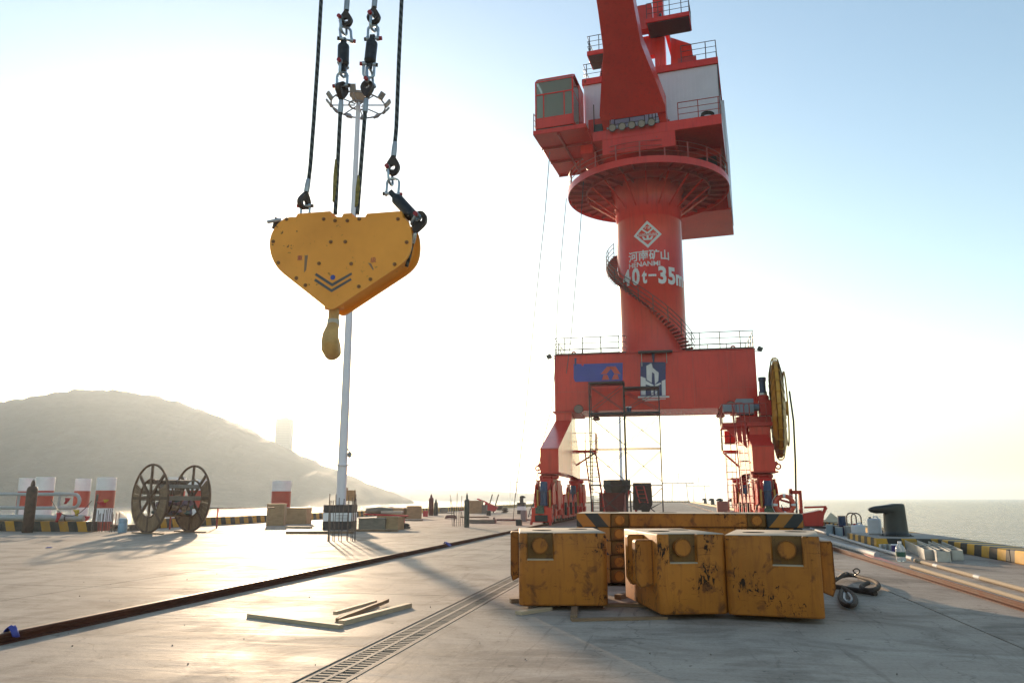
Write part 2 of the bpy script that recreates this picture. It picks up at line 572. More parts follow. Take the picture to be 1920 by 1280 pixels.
def m_hill():
    m, nt, b = new_mat('wooded hillside')
    v = geo_coords(nt)
    n1 = tnoise(nt, v, 0.012, 6.0, 0.6)
    n2 = tnoise(nt, v, 0.09, 5.0, 0.7)
    c = ramp(nt, n1, [(0.35, (0.040, 0.056, 0.040)), (0.7, (0.070, 0.084, 0.064))]).outputs[0]
    c = mixc(nt, math_(nt, 'MULTIPLY', ramp(nt, n2, [(0.35, 1.0), (0.65, 0.0)]).outputs[0], 0.6), c, (0.030, 0.038, 0.022))
    nt.links.new(c, b.inputs['Base Color'])
    b.inputs['Roughness'].default_value = 0.9
    b.inputs['Specular IOR Level'].default_value = 0.2
    bump(nt, b, n2, 0.6, 3.0)
    return m
# ------------------------------------------------------------------ the setting
M_DECK = m_deck()
M_SEA = m_water()
M_HILL = m_hill()
M_KERBC = m_simple('weathered kerb concrete', (0.30, 0.27, 0.24), 0.8, var=0.25, scale=2.5, bmp=0.3)
M_HAZ_R = m_stripes('yellow black kerb paint', (0.62, 0.33, 0.035), (0.035, 0.034, 0.032), (0.0, 1.0, 0.35), 1.04, 0.35)
M_HAZ_L = m_stripes('yellow black kerb paint across', (0.50, 0.25, 0.03), (0.035, 0.034, 0.032), (1.0, 0.0, 0.35), 1.0, 0.45)
M_RAIL = m_simple('rusty rail steel', (0.085, 0.026, 0.013), 0.75, 0.0, 0.35, 3.0, 0.2, spec=0.2)
M_RAILTOP = m_simple('worn rail head', (0.11, 0.05, 0.032), 0.55, 0.2, 0.25, 3.0, spec=0.3)
M_GRATE = m_simple('cast grate', (0.24, 0.205, 0.17), 0.8, 0.0, 0.25, 4.0, 0.2, spec=0.15)
M_DEPTHSHADE = m_simple('painted depth shade', (0.008, 0.008, 0.008), 1.0, spec=0.0)  # near-black that paints in the shade of the drain and lifting holes
M_PIPE = m_simple('grey plastic pipe', (0.40, 0.40, 0.40), 0.7, 0, 0.12, 1.5)
M_BEIGEPIPE = m_simple('beige plastic conduit', (0.27, 0.215, 0.15), 0.85, 0, 0.18, 1.5)
SEA_Z = -3.6
QX0, QX1, QY1 = -27.2, 9.0, 330.0
APX, APY = -80.0, 33.2

# sea: one sheet to the horizon
struct('sea_water', MB().add([(-9000, -400, SEA_Z), (9000, -400, SEA_Z), (9000, 9500, SEA_Z), (-9000, 9500, SEA_Z)], [(0, 1, 2, 3)]), M_SEA)

# quay: body, then cast bays with open joints between them
poly = [(APX, -40), (QX1, -40), (QX1, QY1), (QX0, QY1), (QX0, APY), (APX, APY)]
quay = struct('quay', MB().add([(x, y, -0.06) for x, y in poly] + [(x, y, -2.4) for x, y in poly],
    [(0, 1, 2, 3, 4, 5), (11, 10, 9, 8, 7, 6)] + [((i + 1) % 6, i, 6 + i, 6 + (i + 1) % 6) for i in range(6)]), M_KERBC)
DR0, DR1 = -3.245, -2.79           # drain channel between two bays
def bay(x0, x1, y0, y1):
    j = 0.014
    part('deck_slab', MB().box((x0 + j, y0 + j, -0.059), (x1 - j, y1 - j, 0.0)), M_DECK, quay)
ys = [-40, 2.0, 12.6, 24.2, 36, 48, 60, 72, 90, 120, 170, QY1]
for y0, y1 in zip(ys[:-1], ys[1:]):
    bay(DR1, 3.6, y0, y1); bay(3.6, QX1, y0, y1)
    bay(-10.2, DR0, y0, y1)
    bay(-18.6, -10.2, y0, y1)
    bay(QX0, -18.6, y0, y1)
ya = [-40, 2.0, 12.6, 24.2, APY]
for y0, y1 in zip(ya[:-1], ya[1:]):
    for x0, x1 in ((-36, QX0), (-45, -36), (-60, -45), (APX, -60)):
        bay(x0, x1, y0, y1)
part('drain_bed', MB().box((DR0 - 0.004, -40, -0.0595), (DR1 + 0.004, QY1, -0.052)), M_DEPTHSHADE, quay)  # shade of a deep channel put into a near-black strip under the grate
# piles under the quay edge
for k in range(22):
    y = 20 + k * 9.0
    part('support_pile', MB().cyl((QX0 + 1.1, y if y > APY + 2 else APY + 2, -9), (QX0 + 1.1, y if y > APY + 2 else APY + 2, -2.4), 0.6, n=14), M_KERBC, quay)

# trench drain: slotted grate panels in a row
drain = thing('trench_drain', 'slotted grey trench drain grating running along the quay deck', 'drain', ((DR0 + DR1) / 2, 3.0, 0))
W2 = (DR1 - DR0) / 2 - 0.012
PL = 1.0
gm = MB()
ns = 10
def grate_mb():
    g = MB()
    z0, z1 = -0.052, -0.004
    fr = 0.055
    g.box((-W2, 0.004, z0), (-W2 + fr, PL - 0.004, z1))
    g.box((W2 - fr, 0.004, z0), (W2, PL - 0.004, z1))
    g.box((-0.022, 0.004, z0), (0.022, PL - 0.004, z1 + 0.0015))
    pitch = PL / ns
    for k in range(ns + 1):
        y0 = max(0.004, k * pitch - pitch * 0.22); y1 = min(PL - 0.004, k * pitch + pitch * 0.22)
        g.box((-W2 + fr, y0, z0), (-0.022, y1, z1 - 0.0015))
        if k < ns: g.box((0.022, y0 + pitch / 2, z0), (W2 - fr, y1 + pitch / 2 if y1 + pitch / 2 < PL else PL - 0.004, z1 - 0.0015))
    return g
proto = None
for k in range(110):
    if proto is None:
        proto = part('grate_panel', grate_mb(), M_GRATE, drain, local=True)
        proto.location = (0, 0, 0)
    else:
        c = proto.copy(); COL.objects.link(c); c.parent = drain; c.location = (0, k * PL, 0)
for sx in (-1, 1):
    part('edge_angle', MB().box((sx * (W2 + 0.011) - 0.007, 0, -0.05), (sx * (W2 + 0.011) + 0.007, 110, 0.005)), M_GRATE, drain, local=True)

# crane rails standing on the deck
RX0, RX1 = -7.2, 4.86
def crane_rail(x, label):
    t = thing('crane_rail', label, 'rail', (x, -20, 0))
    prof = [(x_, z_ * 0.72) for x_, z_ in [(-0.075, 0), (0.075, 0), (0.075, 0.018), (0.02, 0.035), (0.02, 0.088), (0.05, 0.104), (0.05, 0.14), (0.04, 0.15), (-0.04, 0.15), (-0.05, 0.14), (-0.05, 0.104), (-0.02, 0.088), (-0.02, 0.035), (-0.075, 0.018)]]
    y = -20.0
    while y < QY1 - 4:
        L = 12.5
        part('rail_length', MB().prism(prof, (x, y, 0.001), (1, 0, 0), (0, 0, 1), L - 0.006), M_RAIL, t)
        part('running_surface', MB().box((x - 0.032, y, 0.1095), (x + 0.032, y + L - 0.006, 0.1125)), M_RAILTOP, t)
        y += L
    return t
crane_rail(RX0, 'long dark rusty crane rail crossing the sunlit deck left of the drain')
crane_rail(RX1, 'long red brown crane rail along the right side of the deck')

# kerbs
def kerb_run(name, label, x0, x1, y0, y1, h, mat, step, along, top=None):
    t = thing(name, label, 'kerb', ((x0 + x1) / 2, (y0 + y1) / 2, 0))
    a, b = (y0, y1) if along == 'Y' else (x0, x1)
    n = max(1, round((b - a) / step))
    for k in range(n):
        p, q = a + (b - a) * k / n + 0.004, a + (b - a) * (k + 1) / n - 0.004
        dz = random.uniform(-0.006, 0.006)
        lo, hi = ((x0, p, 0), (x1, q, h + dz)) if along == 'Y' else ((p, y0, 0), (q, y1, h + dz))
        part('kerb_stone', MB().box(lo, hi), mat, t, bevel=0.02)
    return t
KX = 8.22
kerb_run('quay_kerb', 'yellow and black striped kerb along the right water edge near the bollard', KX, QX1 + 0.02, -10, 27.0, 0.31, M_HAZ_R, 5.2, 'Y')
kerb_run('quay_kerb', 'striped kerb on the right water edge beyond the big bollard', KX, QX1 + 0.02, 31.2, 330.0, 0.31, M_HAZ_R, 10.4, 'Y')
kerb_run('quay_kerb', 'striped kerb closing the far end of the quay', QX0, KX - 0.01, QY1 - 0.9, QY1 - 0.02, 0.5, M_HAZ_L, 6.0, 'X')
kerb_run('quay_kerb', 'yellow and black kerb under the pipe railing at the left edge', APX, -27.0, APY - 0.62, APY + 0.02, 0.48, M_HAZ_L, 5.0, 'X')
kerb_run('quay_kerb', 'striped kerb along the left water edge behind the crates', QX0 - 0.02, QX0 + 0.62, 37.0, QY1 - 0.92, 0.48, M_HAZ_R, 10.4, 'Y')

# hill across the water
def hill_mesh():
    g = MB()
    D = 820.0
    prof = [(-900, 905), (-700, 860), (-500, 822), (-300, 785), (-150, 765), (0, 750), (60, 739), (130, 728), (200, 731), (290, 743), (380, 771), (450, 799), (520, 831), (560, 851), (610, 873), (660, 893), (700, 909), (735, 921), (765, 932), (785, 943), (800, 948)]
    def ridge(u):
        for (u0, v0), (u1, v1) in zip(prof[:-1], prof[1:]):
            if u0 <= u <= u1:
                t = (u - u0) / (u1 - u0)
                t = t * t * (3 - 2 * t) * 0.35 + t * 0.65
                return v0 + (v1 - v0) * t
        return 948
    # ridge line runs square to the line of sight; the near slope falls to the shore
    rows = [(-330, 0.0), (-300, 0.03), (-260, 0.14), (-210, 0.33), (-160, 0.54), (-110, 0.74), (-70, 0.87), (-35, 0.96), (0, 1.0), (60, 0.93), (150, 0.7), (300, 0.3), (420, 0.0)]
    nu = 330
    P = []
    fwd = Vector((-math.sin(YAW), math.cos(YAW), 0))
    for k in range(nu + 1):
        u = -900 + 1700 * k / nu
        v = ridge(u)
        lat = (u - 960) / 1466.8
        base = fwd * D + _rt * (lat * D)
        top = EYE.z + (934 - v) / 1466.8 * D - SEA_Z
        for dy, hf in rows:
            w = 1.0 if top > 20 else max(0.12, top / 20)
            p = base + fwd * (dy * w) + _rt * (lat * dy * w * 0.6)
            h = max(-2.0, top) * hf
            n = noise.fractal(Vector((p.x * 0.012, p.y * 0.012, 1.7)), 1.0, 2.0, 4)
            n2 = noise.fractal(Vector((p.x * 0.075, p.y * 0.075, 4.2)), 0.8, 2.1, 3)
            fl = min(1.0, max(0.0, top / 45.0))
            h += (n * 5.0 * (1 - hf) * hf * 4 + n2 * 2.6 * min(1, hf * 3)) * fl
            P.append((p.x, p.y, SEA_Z - 1.0 + h))
    m = len(rows)
    F = [(k * m + i, (k + 1) * m + i, (k + 1) * m + i + 1, k * m + i + 1) for k in range(nu) for i in range(m - 1)]
    g.add(P, F, smooth=True)
    return g
struct('hill', hill_mesh(), M_HILL)
# low far shore
def shore():
    g = MB()
    P, F = [], []
    fwd = Vector((-math.sin(YAW), math.cos(YAW), 0))
    D = 1750.0
    n = 120
    for k in range(n + 1):
        u = 560 + 560 * k / n
        t = k / n
        hpx = 24 * (1 - t) ** 0.7 * (0.8 + 0.25 * noise.fractal(Vector((u * 0.012, 2.2, 0)), 1.0, 2.0, 4)) + 5
        base = fwd * D + _rt * ((u - 960) / 1466.8 * D)
        top = hpx / 1466.8 * D
        for dy, hf in ((-160, 0.0), (-120, 0.45), (0, 1.0), (250, 0.5), (400, 0.0)):
            p = base + fwd * dy
            P.append((p.x, p.y, SEA_Z - 1 + (top + 4) * hf))
    F = [(k * 5 + i, (k + 1) * 5 + i, (k + 1) * 5 + i + 1, k * 5 + i + 1) for k in range(n) for i in range(4)]
    g.add(P, F, smooth=True)
    return g
struct('far_shore', shore(), M_HILL)

# the air over the water
hz, nt, b = new_mat('sea haze')
nt.nodes.remove(b)
pv = nt.nodes.new('ShaderNodeVolumePrincipled')
pv.inputs['Color'].default_value = (0.76, 0.88, 1.0, 1)
pv.inputs['Density'].default_value = 0.0002
pv.inputs['Anisotropy'].default_value = 0.6
nt.links.new(pv.outputs[0], nt.nodes['Material Output'].inputs['Volume'])
haze = part('haze', MB().box((-9200, -600, -14.0), (9200, 9700, 170.0)), hz, None, kind='stuff')
haze['label'] = 'pale sea haze over the quay and the water'
haze['category'] = 'haze'
# ------------------------------------------------------------------ counterweights in front
M_YEL = m_weight('worn yellow weight paint', (0.43, 0.152, 0.022), (0.028, 0.014, 0.009))
M_YELD = m_weight('darker recess paint', (0.20, 0.098, 0.022), (0.03, 0.016, 0.01))  # recess faces get a darker tone of the block yellow
M_PALE = m_simple('pale block paint', (0.40, 0.33, 0.24), 0.75, 0, 0.25, 2.0, 0.2)  # paler tone for the top faces and notch floors
for _m in (M_YEL, M_YELD): _m.node_tree.nodes['Principled BSDF'].inputs['Specular IOR Level'].default_value = 0.22
M_PLANK = m_wood('raw timber', (0.40, 0.28, 0.17), (0.62, 0.48, 0.32), 'X')
M_PLANKD = m_wood('dirty timber', (0.17, 0.10, 0.055), (0.32, 0.20, 0.11), 'X')

def weight_block(name, label, base, rz, w, d, h, lugs, pin=0.62, tilt=0.0):
    """a cast counterweight: body with a notch for the lifting pin in its front, guide lugs on its sides"""
    t = thing(name, label, 'counterweight', base, rz, 'counterweight blocks in front of the slab stack')
    z0 = 0.07
    nx0, nx1, nz = pin * w - 0.19 - w / 2, pin * w + 0.19 - w / 2, h - 0.37
    nd = 0.10
    # front shell in strips around the notch, all one solid: body behind the notch plus the strips
    g = MB()
    c = 0.06
    def chamfer(x0, x1, y0, y1, l, r):
        P = []
        if l: P += [(x0 + c, y0), ]
        else: P += [(x0, y0)]
        if r: P += [(x1 - c, y0), (x1, y0 + c)]
        else: P += [(x1, y0)]
        P += [(x1, y1), (x0, y1)]
        if l: P += [(x0, y0 + c)]
        return P
    # build the notched outline as a bmesh grid: front face polygons
    x0, x1, y0, y1 = -w / 2, w / 2, 0.0, d
    zt = z0 + h
    zn = z0 + nz
    V = [(x0 + c, y0, z0), (nx0, y0, z0), (nx1, y0, z0), (x1 - c, y0, z0),
         (x0 + c, y0, zn), (nx0, y0, zn), (nx1, y0, zn), (x1 - c, y0, zn),
         (x0 + c, y0, zt), (nx0, y0, zt), (nx1, y0, zt), (x1 - c, y0, zt),
         (nx0, nd, zn), (nx1, nd, zn), (nx0, nd, zt), (nx1, nd, zt),
         (x0, y0 + c, z0), (x0, y0 + c, zn), (x0, y0 + c, zt), (x1, y0 + c, z0), (x1, y0 + c, zn), (x1, y0 + c, zt),
         (x0, y1, z0), (x0, y1, zt), (x1, y1, z0), (x1, y1, zt)]
    F = [(0, 1, 5, 4), (1, 2, 6, 5), (2, 3, 7, 6), (4, 5, 9, 8), (6, 7, 11, 10),
         (16, 0, 4, 17), (17, 4, 8, 18), (3, 19, 20, 7), (7, 20, 21, 11),
         (5, 6, 13, 12), (5, 12, 14, 9), (13, 6, 10, 15)]
    g.add(V, F, m=0)
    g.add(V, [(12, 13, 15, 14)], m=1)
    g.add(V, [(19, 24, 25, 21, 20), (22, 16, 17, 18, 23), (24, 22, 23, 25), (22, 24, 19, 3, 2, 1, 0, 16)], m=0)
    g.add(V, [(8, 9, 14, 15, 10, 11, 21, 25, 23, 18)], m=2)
    b = part('body', g, [M_YEL, M_YELD, M_PALE], t, bevel=0.022, local=True, seg=2)
    weld = b.modifiers.new('weld', 'WELD'); weld.merge_threshold = 0.0005
    b.modifiers.move(1, 0)
    cx, cz = (nx0 + nx1) / 2, zn + 0.19
    part('lifting_pin', MB().cyl((cx, nd - 0.001, cz), (cx, 0.012, cz), 0.118, n=24), M_YEL, t, bevel=0.01, local=True)
    part('notch_floor', MB().box((nx0 + 0.004, 0.004, zn - 0.012), (nx1 - 0.004, nd - 0.004, zn + 0.006)), M_PALE, t, local=True)
    for sx, ly, lz0, lz1, th, dp in lugs:
        gl = MB()
        xa = sx * w / 2
        prof = [(0, lz0 + 0.05), (th * 0.75, lz0), (th, lz0 + 0.10), (th, lz1 - 0.02), (th * 0.9, lz1), (0, lz1)]
        if sx > 0:
            gl.prism([(p[0], p[1]) for p in prof], (xa - 0.002, ly, z0), (1, 0, 0), (0, 0, 1), dp)
        else:
            gl.prism([(-p[0], p[1]) for p in prof][::-1], (xa + 0.002, ly, z0), (1, 0, 0), (0, 0, 1), dp)
        part('guide_lug', gl, M_YEL, t, bevel=0.012, local=True)
    # lifting holes in the top: flat discs with the holes' shade painted black
    for (hx, hy) in ((-0.22 * w, d * 0.45), (0.25 * w, d * 0.7)):
        part('lifting_hole_shade', MB().lathe([(0.0, 0.0), (0.15, 0.0005), (0.15, 0.003)], (hx, hy, zt + 0.0005), n=20), M_DEPTHSHADE, t, local=True)
    return t
B1 = (gp(975, 1145) + gp(1140, 1145)) / 2
weight_block('counterweight_block', 'yellow counterweight standing apart on the left with a lug on its left side', (B1.x, B1.y, 0), R(11), 1.26, 1.9, 1.0, [(-1, 0.75, 0.26, 0.98, 0.13, 0.5)], 0.24)
a2 = gp(1240, 1163)
rz2 = R(17)
B2 = a2 + Vector((math.cos(rz2), math.sin(rz2), 0)) * 0.465
weight_block('counterweight_block', 'middle yellow counterweight with two guide lugs on its left side', (B2.x, B2.y, 0), rz2, 0.93, 1.9, 1.02, [(-1, 0.30, 0.30, 0.93, 0.24, 0.16), (-1, 0.72, 0.30, 0.98, 0.24, 0.14)], 0.36)
b3 = gp(1549, 1172)
rz3 = R(-9)
B3 = b3 - Vector((math.cos(rz3), math.sin(rz3), 0)) * 0.59
weight_block('counterweight_block', 'rightmost yellow counterweight of the front row with a lug on its right', (B3.x, B3.y, 0), rz3, 1.18, 1.9, 1.01, [(1, 0.30, 0.24, 0.93, 0.16, 0.28)], 0.66)

# stacked slabs behind
M_SLABEND_L = m_stripes('slab chevrons left', (0.36, 0.15, 0.026), (0.022, 0.031, 0.037), (1.0, 0.0, 0.85), 0.47, 0.5, rough=0.6, edge_dirt=0.25, under=(0.07, 0.045, 0.03))
M_SLABEND_R = m_stripes('slab chevrons right', (0.36, 0.15, 0.026), (0.022, 0.031, 0.037), (1.0, 0.0, -0.85), 0.47, 0.5, rough=0.6, edge_dirt=0.25, under=(0.07, 0.045, 0.03))
def long_slab(z, k, label, dx, dy, drz):
    L, D, Hh = 4.0, 1.5, 0.243
    t = thing('counterweight_slab', label, 'counterweight', (0.29 + dx, 14.55 + dy, z), R(2.5) + drz, 'stacked counterweight slabs')
    x0, x1 = -L / 2, L / 2
    e = 0.62
    n0, n1 = x0 + e, x0 + e + 0.34
    m0, m1 = x1 - e - 0.34, x1 - e
    def seg(nm, a, b, mats, y0=0.0):
        g = MB()
        g.box((a, y0, 0.0), (b, D, Hh - 0.003))
        o = part(nm, g, mats, t, bevel=0.012, local=True)
        return o
    seg('end_section', x0, n0, M_SLABEND_L)
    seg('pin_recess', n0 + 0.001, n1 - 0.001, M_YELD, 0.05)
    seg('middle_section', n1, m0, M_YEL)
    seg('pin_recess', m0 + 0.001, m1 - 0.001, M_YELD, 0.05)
    seg('end_section', m1, x1, M_SLABEND_R)
    for c in ((n0 + n1) / 2, (m0 + m1) / 2):
        part('lifting_pin', MB().cyl((c, 0.052, Hh / 2), (c, 0.0, Hh / 2), 0.098, n=22), M_YEL, t, bevel=0.008, local=True)
    if k == 4:
        part('pale_top', MB().box((x0 + 0.02, 0.02, Hh - 0.002), (x1 - 0.02, D - 0.02, Hh + 0.002)), M_PALE, t, local=True)
        for hx in (-1.4, -0.3, 0.9, 1.7):
            part('lifting_hole_shade', MB().lathe([(0.0, 0.0), (0.17, 0.0005), (0.17, 0.002)], (hx, 0.9, Hh + 0.0025), n=20), M_DEPTHSHADE, t, local=True)  # flat black discs, shade inside the holes put into their colour
    return t
ordn = ['bottom slab of the striped counterweight stack, resting on timber', 'second slab up in the striped counterweight stack', 'middle slab of the striped counterweight stack', 'second slab from the top of the striped counterweight stack', 'top slab of the striped counterweight stack, its upper face pale and sunlit']
for k in range(5):
    long_slab(0.055 + k * 0.2465, k, ordn[k], random.uniform(-0.02, 0.02), random.uniform(-0.015, 0.015), R(random.uniform(-0.3, 0.3)))
# ------------------------------------------------------------------ portal slewing crane
M_RED = m_worn('red crane paint', (0.64, 0.034, 0.022), (0.06, 0.012, 0.01), 0.24, 0.05, 0.5, True, 0.22, coat=0.0)
M_RED2 = m_worn('dull red crane paint', (0.48, 0.030, 0.021), (0.12, 0.02, 0.014), 0.38, 0.25, 0.8, True, 0.15)
for _m in (M_RED, M_RED2): _m.node_tree.nodes['Principled BSDF'].inputs['Specular IOR Level'].default_value = 0.3
M_REDR = m_simple('red painted tube', (0.33, 0.035, 0.024), 0.4)
M_BLACK = m_simple('black painted steel', (0.022, 0.022, 0.023), 0.45, 0, 0.3, 6.0)
M_STEELD = m_simple('dark railing steel', (0.05, 0.028, 0.026), 0.45, 0.2)
M_WALL = m_simple('grey cladding sheet', (0.60, 0.60, 0.66), 0.5, 0.0, 0.06, 0.8)
M_WHITEP = m_simple('white sign paint', (0.62, 0.62, 0.61), 0.5, 0, 0.1, 2.0)
M_BLUEP = m_simple('blue sign sheet', (0.035, 0.05, 0.30), 0.4, 0, 0.12, 1.5)
M_NAVY = m_simple('navy sign sheet', (0.018, 0.024, 0.115), 0.4, 0, 0.15, 1.5)
M_ORANGE = m_simple('bare primer red', (0.55, 0.075, 0.035), 0.45)
M_GALV = m_simple('galvanised steel', (0.36, 0.37, 0.38), 0.38, 0.7, 0.2, 4.0)
M_MOTOR = m_simple('blue motor casing', (0.014, 0.036, 0.095), 0.4, 0.0, 0.2, 5.0)
M_YTUBE = m_simple('yellow guard paint', (0.48, 0.23, 0.03), 0.5, 0, 0.25, 4.0)
M_BOXG = m_simple('grey switch box', (0.20, 0.25, 0.30), 0.5, 0, 0.12, 2.0)
M_REELY = m_simple('yellow reel sheet', (0.56, 0.27, 0.02), 0.45, 0, 0.2, 1.2)
M_RUBBER = m_simple('black rubber', (0.018, 0.018, 0.018), 0.7)
M_GLASS, _nt, _b = new_mat('cab glass')
_b.inputs['Base Color'].default_value = (0.42, 0.50, 0.44, 1)
_b.inputs['Roughness'].default_value = 0.04
_b.inputs['Transmission Weight'].default_value = 0.6
_b.inputs['IOR'].default_value = 1.12
_b.inputs['Specular IOR Level'].default_value = 0.9
M_LENS = m_simple('lamp lens', (0.30, 0.28, 0.26), 0.15, 0.0, 0.1, 3.0)
M_FLOOR = m_simple('dark grating floor', (0.05, 0.048, 0.05), 0.6, 0.3, 0.3, 6.0)

CX, CY = -0.72, 55.7
crane = thing('portal_crane', 'tall red portal crane on four bogies with round column and glazed cab', 'crane', (CX, CY, 0))

def railing(parent, pts, h=1.15, r=0.026, step=1.5, mids=(0.5,), mat=None, toe=0.0, posts=True, postr=None):
    """handrail over a chain of floor points; the posts are pieces of their own"""
    mat = mat or M_STEELD
    P = [Vector(p) for p in pts]
    g = MB()
    up = Vector((0, 0, 1))
    g.tube([p + up * h for p in P], r, n=6)
    for m in mids:
        g.tube([p + up * h * m for p in P], r * 0.8, n=5)
    if toe:
        for a, b in zip(P[:-1], P[1:]):
            g.bar(a + up * toe / 2, b + up * toe / 2, 0.012, toe)
    o = part('railing', g, mat, parent)
    if posts:
        L = [0.0]
        for a, b in zip(P[:-1], P[1:]): L.append(L[-1] + (b - a).length)
        n = max(1, round(L[-1] / step))
        for k in range(n + 1):
            d = L[-1] * k / n
            for i in range(len(P) - 1):
                if L[i] <= d <= L[i + 1] + 1e-6:
                    t = 0 if L[i + 1] == L[i] else (d - L[i]) / (L[i + 1] - L[i])
                    q = P[i].lerp(P[i + 1], t)
                    part('post', MB().cyl(q, q + up * h, postr or r * 1.15, n=6), mat, o)
                    break
    return o

def ladder(parent, a, b, w, wdir, mat, rung=0.42, r=0.03, cage=None):
    a, b, wdir = Vector(a), Vector(b), Vector(wdir).normalized()
    g = MB()
    for s in (-1, 1):
        g.tube([a + wdir * (s * w / 2), b + wdir * (s * w / 2)], r * 1.3, n=6)
    o = part('ladder', g, mat, parent)
    n = int((b - a).length / rung)
    for k in range(1, n):
        c = a.lerp(b, k / n)
        part('rung', MB().cyl(c - wdir * (w / 2), c + wdir * (w / 2), r * 0.8, n=6), mat, o)
    if cage:
        cg = MB()
        nrm = Vector(cage)
        hoops = max(2, int((b - a).length / 1.1))
        for k in range(hoops + 1):
            c = a.lerp(b, k / hoops)
            pts = []
            for i in range(9):
                t = math.pi * i / 8
                pts.append(c + wdir * (w * 0.62 * math.cos(t)) + nrm * (0.75 * math.sin(t)))
            cg.tube(pts, r * 0.8, n=5)
        for i in (2, 4, 6):
            t = math.pi * i / 8
            off = wdir * (w * 0.62 * math.cos(t)) + nrm * (0.75 * math.sin(t))
            cg.tube([a + off, b + off], r * 0.7, n=5)
        part('cage', cg, mat, o)
    return o

# --- portal: beam and two legs
BX0, BX1, BY0, BY1, BZ0, BZ1 = -7.66, 6.10, 53.4, 58.0, 7.55, 11.5
beam = part('portal_beam', MB().box((BX0, BY0, BZ0), (BX1, BY1, BZ1)), M_RED, crane, bevel=0.03)
part('flange_strip', MB().box((BX0 - 0.14, BY0 - 0.08, BZ0 - 0.10), (-6.0, BY1 + 0.08, BZ0 - 0.002)), M_RED2, beam)
part('flange_strip', MB().box((4.55, BY0 - 0.08, BZ0 - 0.10), (BX1 + 0.14, BY1 + 0.08, BZ0 - 0.002)), M_RED2, beam)
part('flange_strip', MB().box((BX0 - 0.03, BY0 - 0.03, BZ1), (BX1 + 0.03, BY1 + 0.03, BZ1 + 0.05)), M_RED2, beam)
for xx in (-5.35, -2.95, 1.95, 4.25):
    part('weld_seam', MB().box((xx - 0.012, BY0 - 0.005, BZ0 + 0.02), (xx + 0.012, BY0 - 0.0005, BZ1 - 0.03)), M_RED2, beam)
for zz in (BZ0 + 1.35,):
    part('weld_seam', MB().box((BX0 + 0.03, BY0 - 0.004, zz - 0.01), (BX1 - 0.03, BY0 - 0.0006, zz + 0.01)), M_RED2, beam)
def leg(xo, xi, xb):
    """outer and inner side; the rear half of the inner side runs in to xb"""
    yz = [(46.5, 3.09), (46.5, 4.53), (53.4, 6.9), (53.4, BZ0 - 0.10), (58.0, BZ0 - 0.10), (58.0, 6.9), (64.9, 4.53), (64.9, 3.09)]
    def xin(y):
        return xi if y <= 53.4 else xi + (xb - xi) * (y - 53.4) / 11.5
    P = [(xo, y, z) for y, z in yz] + [(xin(y), y, z) for y, z in yz]
    n = 8
    F = [tuple(range(n - 1, -1, -1)) if xo < xi else tuple(range(n))]
    V2 = [(xi, 46.5, 3.09), (xi, 46.5, 4.53), (xi, 53.4, 6.9), (xi, 53.4, 3.09)]
    g = MB()
    g.add(P, [F[0]])
    fl = xo > xi
    # front half of the inner side flat, rear half splayed
    g.add([(xi, 46.5, 3.09), (xi, 46.5, 4.53), (xi, 53.4, 6.9), (xi, 53.4, 3.09)], [(0, 3, 2, 1)], flip=fl)
    g.add([(xi, 53.4, 3.09), (xin(64.9), 64.9, 3.09), (xin(64.9), 64.9, 4.53), (xin(58), 58, 6.9), (xin(58), 58, BZ0 - 0.1), (xi, 53.4, BZ0 - 0.1)], [(0, 1, 2, 3, 4, 5)], flip=fl)
    for i in range(n):
        j = (i + 1) % n
        g.add([P[i], P[j], P[n + j], P[n + i]], [(0, 1, 2, 3)], flip=fl)
    o = part('leg', g, M_RED, crane)
    return o
legL = leg(-7.60, -6.48, -7.22)
legR = leg(6.02, 4.80, 5.55)
for lo, xs in ((legL, (-7.62, -6.46)), (legR, (4.78, 6.04))):
    part('seam_strip', MB().box((min(xs), 46.46, 4.50), (max(xs), 46.56, 4.54)), M_RED2, lo)
    part('foot_flange', MB().box((min(xs) - 0.12, 46.4, 3.0), (max(xs) + 0.12, 49.6, 3.085)), M_RED2, lo)
    part('foot_flange', MB().box((min(xs) - 0.12, 61.6, 3.0), (max(xs) + 0.12, 65.0, 3.085)), M_RED2, lo)
# towing eyes at the foot of the legs
for xx, s in ((-7.62, -1), (6.04, 1)):
    part('towing_eye', MB().ring((xx + s * 0.16, 46.7, 3.35), 0.14, 0.045, (0, 1, 0), 16, 6).bar((xx - s * 0.02, 46.7, 3.6), (xx + s * 0.12, 46.7, 3.42), 0.12, 0.22), M_RED2, crane)

